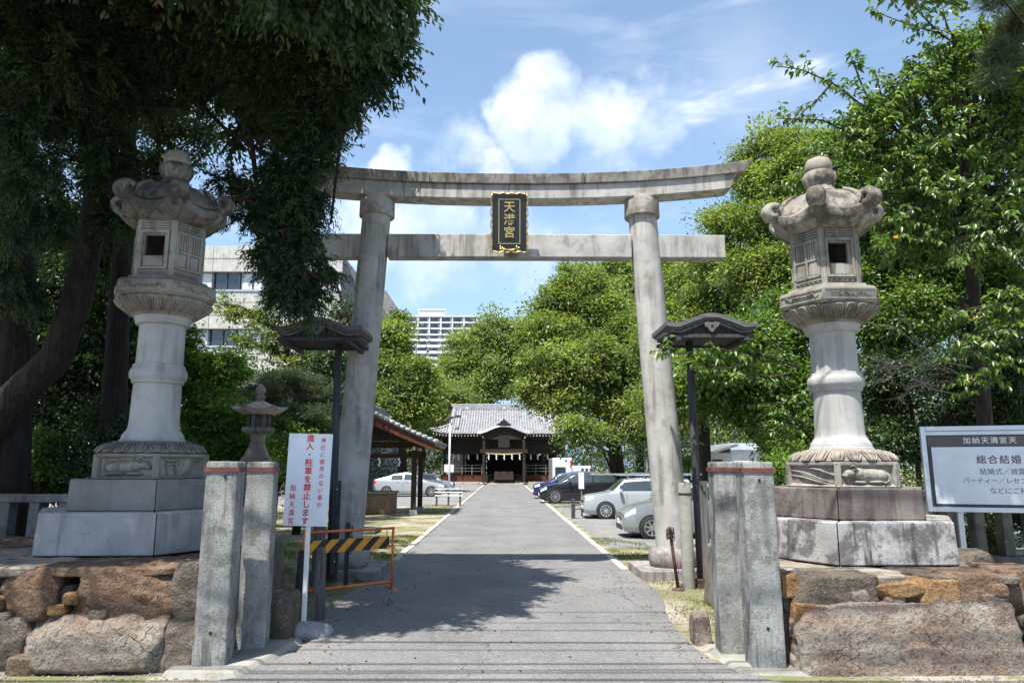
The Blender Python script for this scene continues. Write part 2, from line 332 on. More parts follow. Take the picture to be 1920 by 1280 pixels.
# ------------------------------------------------------------------ mesh helpers
def add_obj(name, data, parent=None):
    o = bpy.data.objects.new(name, data); COL.objects.link(o)
    if parent is not None: o.parent = parent
    return o
class MB:
    """collects shapes and links them as one mesh object"""
    def __init__(s): s.v = []; s.f = []; s.mi = []; s.sm = []; s.M = Matrix.Identity(4); s.cur = 0; s.smooth = False; s.marks = []; s.hold = False; s.turned = False
    def add(s, verts, faces, smooth=None):
        b = len(s.v); M = s.M
        if not s.hold: s.marks.append((b, len(s.f)))
        s.v += [tuple(M @ Vector(p)) for p in verts]
        flip = M.determinant() < 0
        for f in faces:
            f = tuple(b + i for i in f)
            s.f.append(f[::-1] if flip else f); s.mi.append(s.cur); s.sm.append(s.smooth if smooth is None else smooth)
        return s
    def box(s, x0, x1, y0, y1, z0, z1, tx=0, ty=0):
        """axis box; tx, ty pull the top edges inwards"""
        v = [(x0, y0, z0), (x1, y0, z0), (x1, y1, z0), (x0, y1, z0), (x0 + tx, y0 + ty, z1), (x1 - tx, y0 + ty, z1), (x1 - tx, y1 - ty, z1), (x0 + tx, y1 - ty, z1)]
        return s.add(v, [(3, 2, 1, 0), (4, 5, 6, 7), (0, 1, 5, 4), (1, 2, 6, 5), (2, 3, 7, 6), (3, 0, 4, 7)])
    def prism(s, poly, y0, y1):
        """x-z outline pushed from y0 to y1"""
        n = len(poly)
        v = [(x, y0, z) for x, z in poly] + [(x, y1, z) for x, z in poly]
        return s.add(v, [tuple(range(n)), tuple(range(2 * n - 1, n - 1, -1))] + [(i, n + i, n + (i + 1) % n, (i + 1) % n) for i in range(n)])
    def ngon(s, radii_z, n=6, a0=0.0, smooth=False):
        """stack of n-sided rings [(radius, z)...], first corner at -y"""
        v = []; f = []
        for r, z in radii_z:
            for k in range(n):
                a = a0 - math.pi / 2 + 2 * math.pi * k / n
                v.append((r * math.cos(a), r * math.sin(a), z))
        m = len(radii_z)
        for j in range(m - 1):
            for k in range(n):
                k2 = (k + 1) % n
                f.append((j * n + k, j * n + k2, (j + 1) * n + k2, (j + 1) * n + k))
        f.append(tuple(range(n - 1, -1, -1))); f.append(tuple((m - 1) * n + k for k in range(n)))
        return s.add(v, f, smooth)
    def lathe(s, prof, n=48, mod=None, cx=0, cy=0):
        """prof [(r, z)]; mod(angle, index) multiplies the radius"""
        v = []; f = []
        for j, (r, z) in enumerate(prof):
            for k in range(n):
                a = 2 * math.pi * k / n; rr = r * (mod(a, j) if mod else 1)
                v.append((cx + rr * math.cos(a), cy + rr * math.sin(a), z))
        m = len(prof)
        for j in range(m - 1):
            for k in range(n):
                k2 = (k + 1) % n
                f.append((j * n + k, j * n + k2, (j + 1) * n + k2, (j + 1) * n + k))
        s.turned = True; s.add(v, f, True); s.hold = True
        s.add([(cx + prof[0][0] * math.cos(2 * math.pi * k / n), cy + prof[0][0] * math.sin(2 * math.pi * k / n), prof[0][1]) for k in range(n)], [tuple(range(n - 1, -1, -1))], False)
        s.add([(cx + prof[-1][0] * math.cos(2 * math.pi * k / n), cy + prof[-1][0] * math.sin(2 * math.pi * k / n), prof[-1][1]) for k in range(n)], [tuple(range(n))], False)
        s.hold = False; return s
    def tube(s, pts, rad, n=8, caps=True, smooth=True):
        pts = [Vector(p) for p in pts]; m = len(pts)
        rad = rad if hasattr(rad, '__len__') else [rad] * m
        v = []; f = []; up = None
        for i, p in enumerate(pts):
            d = (pts[min(i + 1, m - 1)] - pts[max(i - 1, 0)]).normalized()
            if up is None: up = d.orthogonal().normalized()
            up = (up - d * up.dot(d)); up = up.normalized() if up.length > 1e-6 else d.orthogonal().normalized()
            sd_ = d.cross(up)
            for k in range(n):
                a = 2 * math.pi * k / n
                v.append(tuple(p + (up * math.cos(a) + sd_ * math.sin(a)) * rad[i]))
        for i in range(m - 1):
            for k in range(n):
                k2 = (k + 1) % n; f.append((i * n + k, i * n + k2, (i + 1) * n + k2, (i + 1) * n + k))
        if caps: f.append(tuple(range(n - 1, -1, -1))); f.append(tuple((m - 1) * n + k for k in range(n)))
        return s.add(v, f, smooth)
    def grid(s, fn, nu, nv, smooth=True, closed=False):
        v = [fn(i / (nu - 1), j / (nv - 1)) for i in range(nu) for j in range(nv)]
        f = [(i * nv + j, (i + 1) * nv + j, (i + 1) * nv + j + 1, i * nv + j + 1) for i in range(nu - 1) for j in range(nv - 1)]
        return s.add(v, f, smooth)
    def build(s, name, mat, parent=None, bevel=0.0, seg=2, clean=False):
        me = bpy.data.meshes.new(name)
        me.from_pydata(s.v, [], s.f)
        mats = mat if isinstance(mat, (list, tuple)) else [mat]
        for m_ in mats: me.materials.append(m_)
        me.polygons.foreach_set('material_index', s.mi); me.polygons.foreach_set('use_smooth', s.sm)
        if clean:
            bm = bmesh.new(); bm.from_mesh(me); bmesh.ops.remove_doubles(bm, verts=bm.verts, dist=1e-4); bmesh.ops.recalc_face_normals(bm, faces=bm.faces); bm.to_mesh(me); bm.free()
        me.update()
        o = add_obj(name, me, parent)
        if s.turned and not bevel:
            e = o.modifiers.new('crisp', 'EDGE_SPLIT'); e.split_angle = R(44)
        if bevel:
            b = o.modifiers.new('edge', 'BEVEL'); b.width = bevel; b.segments = seg; b.limit_method = 'ANGLE'; b.angle_limit = R(40)
        return o
def pieces(mb, name, mat, parent=None, **kw):
    """every shape added to the builder becomes an object of its own"""
    out = []; mk = mb.marks + [(len(mb.v), len(mb.f))]
    for (v0, f0), (v1, f1) in zip(mk, mk[1:]):
        q = MB(); q.v = mb.v[v0:v1]; q.f = [tuple(i - v0 for i in f) for f in mb.f[f0:f1]]; q.mi = mb.mi[f0:f1]; q.sm = mb.sm[f0:f1]
        out.append(q.build(name, mat, parent, **kw))
    return out
def tag(o, label=None, cat=None, group=None, kind=None):
    if label: o['label'] = label
    if cat: o['category'] = cat
    if group: o['group'] = group
    if kind: o['kind'] = kind
    return o
def thing(name, loc, label, cat, group=None, rz=0.0):
    o = bpy.data.objects.new(name, None); COL.objects.link(o); o.empty_display_size = .2
    o.location = loc; o.rotation_euler = (0, 0, rz)
    return tag(o, label, cat, group)
def roughen(o, bev, amp, size=.05):
    """round and chip the edges of a hewn block"""
    bm = bmesh.new(); bm.from_mesh(o.data)
    bmesh.ops.bevel(bm, geom=bm.edges[:], offset=bev, segments=2, affect='EDGES', profile=.6)
    for _ in range(5):
        lg = [e for e in bm.edges if e.calc_length() > size]
        if not lg: break
        bmesh.ops.subdivide_edges(bm, edges=lg, cuts=1, use_grid_fill=True)
    bm.normal_update(); off = Vector((o.location.x * 7, o.location.y * 3, len(bm.verts) * .01)) + Vector(o.parent.location if o.parent else (0, 0, 0)) * 3
    zmax = max(v.co.z for v in bm.verts)
    mv = []
    for v in bm.verts:
        q = v.co + off; d = noise.fractal(q * 9, 1, 2.1, 3) * amp
        e = sum(1 for f in v.link_faces) and max((f.normal.angle(v.normal, 0) for f in v.link_faces), default=0)
        if e > .25: d -= max(0, noise.fractal(q * 14, 1, 2.0, 3)) * amp * 4.5
        mv.append(v.normal * d)
    for v, d in zip(bm.verts, mv): v.co += d
    bmesh.ops.triangulate(bm, faces=[f for f in bm.faces if len(f.verts) > 4])
    bm.to_mesh(o.data); bm.free(); o.data.polygons.foreach_set('use_smooth', [True] * len(o.data.polygons)); return o
def copy_tree(o, parent=None):
    c = o.copy(); COL.objects.link(c)
    if parent is not None: c.parent = parent
    for ch in list(o.children): copy_tree(ch, c)
    return c
def rot(ax, a): return Matrix.Rotation(a, 4, ax)
def tr(x, y, z): return Matrix.Translation((x, y, z))

def text(s, size, M, mat, parent, name='lettering', sx=1.0, bold=0.0, spacing=1.0, line=1.0, align='CENTER', extrude=.002):
    cu = bpy.data.curves.new(name, 'FONT'); cu.body = s; cu.size = size; cu.align_x = align; cu.align_y = 'CENTER'
    cu.extrude = extrude; cu.offset = bold; cu.space_character = spacing; cu.space_line = line; cu.resolution_u = 3
    o = bpy.data.objects.new(name, cu); COL.objects.link(o)
    bpy.context.view_layer.update()
    me = bpy.data.meshes.new_from_object(o.evaluated_get(bpy.context.evaluated_depsgraph_get()))
    bpy.data.objects.remove(o); bpy.data.curves.remove(cu)
    me.transform(M @ Matrix.Diagonal((sx, 1, 1, 1))); me.name = name
    me.materials.clear(); me.materials.append(mat)
    return add_obj(name, me, parent)
STAND = rot('X', R(90))     # a text plane stood upright facing -y

# ---- leaves
rng = np.random.default_rng(11)
def nrm(a): return a / np.maximum(np.linalg.norm(a, axis=1, keepdims=True), 1e-9)
def leaf_mesh(name, P, D, L, Wd, mat, parent, v=None, fold=.25, curl=.0, kind=None, mid=.45, face=None):
    """one folded leaf blade per point: P base, D direction, L length, Wd width"""
    n = len(P); D = nrm(D)
    up = rng.normal(size=(n, 3)) * .72 + (np.array((0, 0, 1.0)) if face is None else face)
    S = nrm(np.cross(D, up)); N = np.cross(S, D)
    L = np.broadcast_to(L, (n,))[:, None]; Wd = np.broadcast_to(Wd, (n,))[:, None]
    tip = P + D * L - N * L * curl
    ml = P + D * L * mid + S * Wd * .5 + N * Wd * fold
    mr = P + D * L * mid - S * Wd * .5 + N * Wd * fold
    V = np.stack([P, mr, tip, ml], 1).reshape(-1, 3)
    idx = np.arange(n)[:, None] * 4
    Fc = np.concatenate([idx + [0, 1, 2], idx + [0, 2, 3]], 1).reshape(-1, 3)
    me = bpy.data.meshes.new(name)
    me.vertices.add(len(V)); me.vertices.foreach_set('co', V.astype(np.float32).ravel())
    me.loops.add(Fc.size); me.loops.foreach_set('vertex_index', Fc.astype(np.int32).ravel())
    me.polygons.add(len(Fc)); me.polygons.foreach_set('loop_start', np.arange(0, Fc.size, 3, dtype=np.int32))
    me.update(calc_edges=True)
    if v is None: v = rng.random(n)
    at_ = me.attributes.new('v', 'FLOAT', 'FACE'); at_.data.foreach_set('value', np.repeat(np.clip(v, 0, 1), 2).astype(np.float32))
    me.materials.append(mat)
    o = add_obj(name, me, parent)
    if kind: o['kind'] = kind
    return o

def blobs_world(blobs):
    """(px, py, Y, rx px, ry px[, depth scale]) -> centre and radii in metres"""
    out = []
    for b in blobs:
        px, py, Y, rx, ry = b[:5]; dk = b[5] if len(b) > 5 else .9
        out.append((np.array(at(px, py, Y)), np.array((rx * Y / F_PX, dk * .5 * (rx + ry) * Y / F_PX, ry * Y / F_PX))))
    return out
def clump_centres(bw, total, seed, shell=.62, lump=.22):
    r = np.random.default_rng(seed); C = []; O = []; B = []
    area = [((rad[0] * rad[1]) ** 1.6 + (rad[0] * rad[2]) ** 1.6 + (rad[1] * rad[2]) ** 1.6) ** (1 / 1.6) for c, rad in bw]
    for bi, (c, rad) in enumerate(bw):
        n = max(5, int(total * area[bi] / sum(area)))
        d = nrm(r.normal(size=(n, 3)))
        q = 1 + lump * np.sin(d[:, :1] * 5.1 + bi) * np.cos(d[:, 1:2] * 4.3 + 2 * bi) + lump * .7 * np.sin(d[:, 2:3] * 7.0 + bi * 1.7)
        rr = (shell + (1 - shell) * r.random((n, 1)) ** .6) * q
        C.append(c + d * rad * rr); O.append(d); B.append(np.full(n, bi))
    return np.concatenate(C), np.concatenate(O), np.concatenate(B)
def leafy(name, bw, parent, mat, n_leaves, per, spread, L, Wd, seed, shell=.55, lump=.34, droop=.35, rnd=1.1, out=.45, flat=.75, curl=.15, fold=.25, zmin=.15):
    C, O, B = clump_centres(bw, n_leaves / per, seed, shell, lump)
    r = np.random.default_rng(seed + 1); n = len(C)
    cv = r.random(n)
    cs = r.uniform(.55, 1.5, (n, 1, 1)); dd = r.normal(size=(n, per, 3)); dd /= np.linalg.norm(dd, axis=2, keepdims=True); dd[:, :, 2] = np.where(r.random((n, per)) < .7, np.abs(dd[:, :, 2]), dd[:, :, 2])
    off = dd * (r.random((n, per, 1)) ** .45) * spread * 1.75 * cs * np.array((1, 1, flat))
    P = (C[:, None] + off).reshape(-1, 3)
    D = (O[:, None] * out + off / spread * .45 + r.normal(size=(n, per, 3)) * rnd * .6 + np.array((0, 0, -droop))).reshape(-1, 3)
    v = np.clip(.6 * cv[:, None] + .45 * r.random((n, per)) - .03, 0, 1).ravel(); sc_ = np.repeat(r.uniform(.75, 1.25, n), per)
    Fn = (dd * .75 + O[:, None] * .35 + np.array((0, 0, .75))).reshape(-1, 3)
    k = P[:, 2] > zmin; P = P[k]; D = D[k]; v = v[k]; Fn = Fn[k]
    far_ = r.random(len(P)) < .03; P[far_] += D[far_] * spread * r.uniform(.3, 1.6, (int(far_.sum()), 1))
    s = r.uniform(.7, 1.25, len(P)) * sc_[k]
    return leaf_mesh(name, P, D, L * s, Wd * s, mat, parent, v, fold, curl, face=Fn), C, B
def branchy(bw, C, B, base, trunk_pts, tr_r, parent, mat, seed, limb_r=.12, twigs=.25, twig_r=.02, sag=.0):
    """trunk, limbs to each crown mass, twigs to its clumps"""
    r = random.Random(seed)
    mb = MB(); tp = [Vector(p) for p in trunk_pts]
    mb.tube(tp, [tr_r * (1 - .6 * i / max(1, len(tp) - 1)) for i in range(len(tp))], 10)
    mb.build('trunk', mat, parent)
    lm = MB(); tw = MB()
    for bi, (c, rad) in enumerate(bw):
        c = Vector(c); k = min(range(len(tp)), key=lambda i: (tp[i] - c).length + (1.5 * max(0, tp[i].z - c.z + .4 * (c - tp[i]).xy.length)))
        a = tp[k]; mid = a.lerp(c, .5) + Vector((r.uniform(-.1, .1), r.uniform(-.1, .1), .12)) * (c - a).length
        pts = [a, a.lerp(mid, .5) + Vector((0, 0, .03)) * (c - a).length, mid, mid.lerp(c, .6), c]
        l_ = min(limb_r, .09 + .03 * rad.max() / 1)
        lm.tube(pts, [l_, l_ * .8, l_ * .6, l_ * .45, l_ * .25], 7)
        sel = [i for i in np.nonzero(B == bi)[0] if r.random() < twigs][:90]
        for i in sel:
            e = Vector(C[i]); s_ = c.lerp(a, r.uniform(0, .35)); md = s_.lerp(e, .5) + Vector((r.uniform(-.1, .1), r.uniform(-.1, .1), r.uniform(-.05, .15))) * (e - s_).length
            tw.tube([s_, md, e], [twig_r * 1.4, twig_r, twig_r * .4], 4, caps=False)
    pieces(lm, 'limb', mat, parent)
    if tw.v: tw.build('twig', mat, parent)['kind'] = 'stuff'
def rockshape(name, cx, cy, cz, sx, sy, sz, mat, parent, seed, n=28, rough=.09, p=14.0, rz=0.0, tilt=0.0):
    """split boulder: superellipsoid with broken planes and fine relief"""
    r = random.Random(seed); off = Vector((r.uniform(-50, 50), r.uniform(-50, 50), r.uniform(-50, 50)))
    planes = [(Vector((r.gauss(0, 1), r.gauss(0, 1), r.gauss(0, 1))).normalized(), r.uniform(1.08, 1.35)) for _ in range(12)]
    bm = bmesh.new(); bmesh.ops.create_cube(bm, size=2.0); bmesh.ops.subdivide_edges(bm, edges=bm.edges, cuts=n, use_grid_fill=True)
    Rm = rot('Z', rz) @ rot('X', tilt)
    ms = max(sx, sy, sz)
    for v in bm.verts:
        q = v.co; l = (abs(q.x) ** p + abs(q.y) ** p + abs(q.z) ** p) ** (1 / p)
        q = q / l
        for nn, dd in planes:
            e = q.dot(nn) - dd
            if e > 0: q = q - nn * e * .8
        w_ = Vector((q.x * sx, q.y * sy, q.z * sz))
        d = noise.fractal(w_ * 2.2 + off, 1.0, 2.1, 3) * rough * .45 + (noise.ridged_multi_fractal(w_ * 3.2 + off, .85, 2.2, 5, .9, 2.0) - 1.1) * rough * .34 + noise.fractal(w_ * 15 + off, .9, 2.1, 3) * rough * .25
        w_ = w_ + q.normalized() * d * min(1, ms * 2)
        v.co = w_
    me = bpy.data.meshes.new(name); bm.to_mesh(me); bm.free(); me.materials.append(mat)
    me.polygons.foreach_set('use_smooth', [True] * len(me.polygons))
    o = add_obj(name, me, parent); o.matrix_local = tr(cx, cy, cz) @ Rm
    return o
# ================================================================== SETTING
def sheet(name, pts, mat, z, kind='structure'):
    mb = MB(); mb.add([(x, y, z) for x, y in pts], [tuple(range(len(pts)))]); return tag(mb.build(name, mat), kind=kind)
sheet('ground', [(-2500, -60), (2500, -60), (2500, 2500), (-2500, 2500)], MT['ground'], 0.0)
def smooth_edge(pts, n=6):
    out = []
    for i in range(len(pts) - 1):
        p0 = pts[max(i - 1, 0)]; p1 = pts[i]; p2 = pts[i + 1]; p3 = pts[min(i + 2, len(pts) - 1)]
        for k in range(n):
            u = k / n
            out.append(tuple(.5 * ((2 * p1[j]) + (-p0[j] + p2[j]) * u + (2 * p0[j] - 5 * p1[j] + 4 * p2[j] - p3[j]) * u * u + (-p0[j] + 3 * p1[j] - 3 * p2[j] + p3[j]) * u ** 3) for j in range(2)))
    return out + [pts[-1]]
rr_ = random.Random(3)
L_edge = smooth_edge([(-9, 5.05), (-3.2, 5.35), (-2.2, 5.75), (-1.93, 6.4), (-1.80, 7.2), (-2.02, 8.3), (-2.0, 9.6), (-1.84, 11.5), (-1.84, 16)])
R_edge = smooth_edge([(1.9, 16), (1.9, 12.3), (1.98, 11.0), (2.02, 9.6), (1.80, 8.2), (1.72, 7.2), (1.80, 6.2), (2.3, 5.55), (3.5, 5.3), (9, 5.05)])
ed = [(x + rr_.uniform(-.02, .02), y + rr_.uniform(-.01, .01)) for x, y in L_edge]
er = [(x + rr_.uniform(-.02, .02), y + rr_.uniform(-.01, .01)) for x, y in R_edge]
sheet('road', ed[::-1] + [(-9, -20), (9, -20)] + er[::-1] + [(1.87, 70.3), (-1.84, 70.3)][0:2], MT['asphalt'], .012)
sheet('parking_ground', [(2.15, 14.9), (30, 14.9), (30, 70), (2.15, 70)], MT['lot'], .006)
sheet('forecourt', [(-30, 31.5), (-2.1, 31.5), (-2.1, 70), (-30, 70)], MT['lot'], .006)
for sx, x0, lab in ((-1, -1.97, 'l'), (1, 1.87, 'r')):
    y = 13.0 if sx < 0 else 11.7
    root = tag(bpy.data.objects.new('kerb', None), kind='structure'); COL.objects.link(root)
    k = 0; ml = MB()
    while y < 69:
        l_ = .6 if y < 30 else 3.0
        if y < 30:
            mb = MB(); j = rr_.uniform(-.008, .008)
            mb.box(x0 + j, x0 + .12 + j, y, y + l_ - .012, -.02, .022 + rr_.uniform(-.004, .006)); mb.build('kerb_stone', MT['kerb'], root, bevel=.006)
        else: ml.box(x0, x0 + .12, y, y + l_ - .01, -.02, .022)
        y += l_
    ml.build('kerb_run', MT['kerb'], root)
# grass verge: real blades where the photograph shows tufts
def grass(name, areas, n, h, seed):
    r = np.random.default_rng(seed); P = []
    tot = sum((b - a) * (d - c) for a, b, c, d in areas)
    for a, b, c, d in areas:
        m_ = int(n * (b - a) * (d - c) / tot); P.append(np.stack([r.uniform(a, b, m_), r.uniform(c, d, m_), np.zeros(m_)], 1))
    P = np.concatenate(P)
    g = np.sin(P[:, 0] * 3.1 + 1) * np.cos(P[:, 1] * 2.3) + .6 * np.sin(P[:, 0] * 7.7 + P[:, 1] * 5.1) + r.normal(size=len(P)) * .35
    P = P[g > .1]; n = len(P)
    D = np.stack([r.normal(size=n) * .5, r.normal(size=n) * .5, np.ones(n)], 1)
    tag(leaf_mesh(name, P, D, h * r.uniform(.4, 1.3, n), .009 + 0 * P[:, 0], LEAF['grass'], None, fold=0, curl=.3), kind='stuff')
grass('grass', [(-4.6, -2.0, 10.4, 17.5), (-3.6, -2.3, 8.3, 10.4)], 26000, .055, 5)
grass('grass', [(2.05, 3.9, 11.6, 15), (1.95, 3.3, 7.6, 10.6), (1.9, 3.0, 15, 17)], 15000, .04, 6)
grass('grass', [(-3.6, -2.1, 26, 32), (2.1, 4.0, 29, 33)], 6000, .06, 7)
grass('grass', [(-6.5, -3.4, 8.6, 12)], 5000, .08, 8)
# gravel and litter
def gravel(name, areas, n, s, seed, mat):
    r = random.Random(seed); mb = MB()
    for _ in range(n):
        a, b, c, d = r.choice(areas); x, y = r.uniform(a, b), r.uniform(c, d); q = s * r.uniform(.4, 1.5)
        mb.M = tr(x, y, q * .2) @ rot('Z', r.uniform(0, 6)); mb.add([(-q, -q * .7, 0), (q, -q * .6, 0), (q * .7, q, 0), (-q * .8, q * .6, 0), (0, 0, q * .9)], [(0, 1, 4), (1, 2, 4), (2, 3, 4), (3, 0, 4)])
    tag(mb.build(name, mat), kind='stuff')
gravel('gravel', [(-4.2, -2.0, 5.3, 6.0), (2.3, 5, 5.3, 5.85), (-3.2, -2.0, 7.2, 9.8), (1.8, 2.6, 6.8, 10.4), (-3.5, -2.0, 17, 26)], 2600, .010, 4, MT['gravel'])
def dead_leaves():
    r = np.random.default_rng(9); A = [(-1.9, -1.2, 6, 11), (1.2, 2.4, 6, 11), (-1.9, 1.9, 5, 12), (-3, -2, 7.2, 10), (2.1, 3.2, 11, 16)]
    P = np.concatenate([np.stack([r.uniform(a, b, 60), r.uniform(c, d, 60), np.full(60, .018)], 1) for a, b, c, d in A]); n = len(P)
    D = np.stack([r.normal(size=n), r.normal(size=n), r.normal(size=n) * .12], 1)
    tag(leaf_mesh('fallen_leaves', P, D, .035, .02 + 0 * P[:, 0], MT['brownwood'], None, fold=.15), kind='stuff')
dead_leaves()

# ================================================================== STONE GATE
TX, TY = .09, 11.27
gate = thing('torii_gate', (TX, TY, 0), 'grey stone torii gate spanning the avenue with an upswept double lintel', 'torii gate')
for s in (-1, 1):
    mb = MB(); xb, xt = 2.52 * s, 2.195 * s
    mb.lathe([(.345, .13), (.37, .16), (.385, .25), (.375, .34), (.33, .40), (.30, .405)], 40, cx=xb); mb.build('base_ring', MT['torii_base'], gate)
    mb = MB(); mb.box(xb - .62, xb + .60, -.62, .62, -.05, .13, .01, .01); mb.build('foot_slab', MT['torii_base'], gate, bevel=.012)
    mb = MB(); n = 40; prof = []
    v = []; f = []
    for j in range(13):
        u = j / 12; z = .40 + u * (6.05 - .40); r_ = .262 - .032 * u; cx = xb + (xt - xb) * u
        v += [(cx + r_ * math.cos(2 * math.pi * k / n), r_ * math.sin(2 * math.pi * k / n), z) for k in range(n)]
    for j in range(12): f += [(j * n + k, j * n + (k + 1) % n, (j + 1) * n + (k + 1) % n, (j + 1) * n + k) for k in range(n)]
    mb.add(v, f, True); mb.build('column', MT['torii'], gate)
    mb = MB(); mb.lathe([(.235, 5.69), (.275, 5.69), (.288, 5.70), (.290, 5.71), (.286, 5.93), (.285, 5.962), (.2, 5.963)], 40, cx=xt + .012 * s); mb.build('column_cap', MT['torii_top'], gate)
XL = 4.05
def zc(x): return .25 * (abs(x) / XL) ** 2.3 - .035 * (1 - min(1, abs(x) / 2.2)) * 0
def beam(name, x0, x1, z0, z1, d, mat, c0=0, c1=0, dt=0.0, n=14, flat=False):
    """curved stone: c0, c1 slant the end cuts; dt widens the top"""
    mb = MB(); v = []; f = []
    for i in range(n + 1):
        u = i / n
        for zz, dd, k in ((z0, d, 0), (z0, d, 0), (z1, d + dt, 1), (z1, d + dt, 1)):
            pass
        xb_ = x0 + (x1 - x0) * u; xt_ = (x0 + c0) + (x1 + c1 - x0 - c0) * u
        zb = z0 + (0 if flat else zc(xb_)); zt = z1 + (0 if flat else zc(xt_) * 1.05)
        v += [(xb_, -d, zb), (xb_, d, zb), (xt_, d + dt, zt), (xt_, -d - dt, zt)]
    for i in range(n): f += [(i * 4 + k, (i + 1) * 4 + k, (i + 1) * 4 + (k + 1) % 4, i * 4 + (k + 1) % 4) for k in range(4)]
    f += [(0, 3, 2, 1)[::-1], (n * 4, n * 4 + 3, n * 4 + 2, n * 4 + 1)]
    mb.add(v, f); return mb.build(name, mat, gate, bevel=.008, clean=True)
beam('lintel_stone', -3.62, -1.48, 5.965, 6.205, .185, MT['torii'], -.12, 0)
beam('lintel_stone', -1.473, -.018, 5.965, 6.205, .185, MT['torii'])
beam('lintel_stone', -.011, 3.66, 5.965, 6.205, .185, MT['torii'], 0, .12)
beam('cap_stone', -3.87, -1.325, 6.212, 6.375, .225, MT['torii_top'], -.14, 0, .03)
beam('cap_stone', -1.315, 1.23, 6.212, 6.375, .225, MT['torii_top'], 0, 0, .03)
beam('cap_stone', 1.24, 3.90, 6.212, 6.375, .225, MT['torii_top'], 0, .14, .03)
for a, b in ((-3.50, -2.44), (-2.0, 2.0), (2.44, 3.54)):
    mb = MB(); mb.box(a, b, -.12, .12, 4.985, 5.375); mb.build('tie_beam', MT['torii'], gate, bevel=.012)
# plaque
pl = thing('shrine_plaque', (at(955, 418, 10.98).x, 10.90, 0), 'black plaque with gold characters in a scalloped gold frame hung on the gate', 'plaque')
pz0, pz1 = at(955, 471, 10.9).z, at(955, 362, 10.8).z; pw = .275; PM = tr(0, 0, (pz0 + pz1) / 2) @ rot('X', R(9))
ph_ = (pz1 - pz0) / 2
mb = MB(); mb.M = PM; mb.box(-pw, pw, -.02, .03, -ph_, ph_); mb.build('board', MT['black'], pl, bevel=.006)
mb = MB(); mb.M = PM
for sx in (-1, 1):
    pts = [(sx * (pw + .012 + .012 * math.sin(i * 1.26)), -.035, -ph_ + 2 * ph_ * i / 24) for i in range(25)]
    mb.tube(pts, [.012 + .006 * math.cos(i * 2.5) for i in range(25)], 8)
for sz in (-1, 1):
    pts = [(-pw + 2 * pw * i / 16, -.035, sz * ph_ + (.010 * math.sin(i * 1.6))) for i in range(17)]
    mb.tube(pts, [.012 + .005 * math.cos(i * 2.5) for i in range(17)], 8)
mb.build('frame', MT['gold'], pl)
mb = MB(); mb.M = PM; iw, i0, i1 = .175, -ph_ + .13, ph_ - .085
for a in ((-iw, -iw + .012, i0, i1), (iw - .012, iw, i0, i1), (-iw + .0125, iw - .0125, i0, i0 + .012), (-iw + .0125, iw - .0125, i1 - .012, i1)): mb.box(a[0], a[1], -.028, -.018, a[2], a[3])
pieces(mb, 'inner_border', MT['gold'], pl)
mb = MB(); mb.M = PM
for sx in (-1, 1):
    for q in range(3):
        a = q * 2.1; mb.lathe([(.001, -.0), (.02, 0.0), (.02, .004), (.001, .006)], 10) if False else None
        mb.tube([(sx * .13 + .022 * math.cos(a), -.045, -ph_ + .062 + .022 * math.sin(a)), (sx * .13 + .022 * math.cos(a), -.025, -ph_ + .062 + .022 * math.sin(a))], .016, 8)
mb.tube([(-.13, -.04, -ph_ + .055), (-.06, -.04, -ph_ + .035), (0, -.04, -ph_ + .03), (.06, -.04, -ph_ + .035), (.13, -.04, -ph_ + .055)], .012, 6)
pieces(mb, 'ornament', MT['gold'], pl)
for i, ch in enumerate('天満宮'):
    text(ch, .19, PM @ tr(0, -.03, .245 - i * .205) @ STAND, MT['gold'], pl, 'character', bold=.003, extrude=.006)

# ================================================================== BIG STONE LANTERNS
def hexm(i, ap, z):
    """frame on side i of the hexagon: x along the side, y outwards, z up"""
    a = -math.pi / 2 + math.pi / 3 * (i + .5)
    return rot('Z', a + math.pi / 2) @ tr(0, -ap, z)
C30 = math.cos(math.pi / 6)
def ox(mb, M, s=1.0):
    """lying ox in relief, head to the left (-x); y- is outwards"""
    def ell(cx, cz, rx, rz, d, n=10):
        v = []; f = []
        for i in range(n):
            for j in range(n):
                a = math.pi * i / (n - 1); b = math.pi * j / (n - 1)
                v.append((cx + rx * math.cos(a), -d * math.sin(a) * math.sin(b), cz + rz * math.cos(b) * math.sin(a) + 0 * a))
        for i in range(n - 1):
            for j in range(n - 1): f.append((i * n + j, (i + 1) * n + j, (i + 1) * n + j + 1, i * n + j + 1))
        mb.M = M @ Matrix.Diagonal((s, 1, 1, 1)); mb.add(v, f, True)
    ell(.03, .005, .20, .065, .05); ell(.16, .0, .08, .062, .055); ell(-.10, .02, .09, .06, .055); ell(-.20, .02, .065, .042, .065); ell(-.25, .0, .035, .026, .055)
    ell(.1, -.06, .12, .018, .05); ell(-.1, -.062, .10, .018, .045)
    mb.M = M @ Matrix.Diagonal((s, 1, 1, 1))
    mb.tube([(-.17, -.05, .05), (-.13, -.055, .085), (-.18, -.055, .10), (-.21, -.05, .09)], [.012, .011, .009, .004], 6)
    mb.tube([(.22, -.03, .03), (.25, -.03, -.02), (.22, -.035, -.06), (.17, -.04, -.07)], [.010, .009, .008, .01], 6)
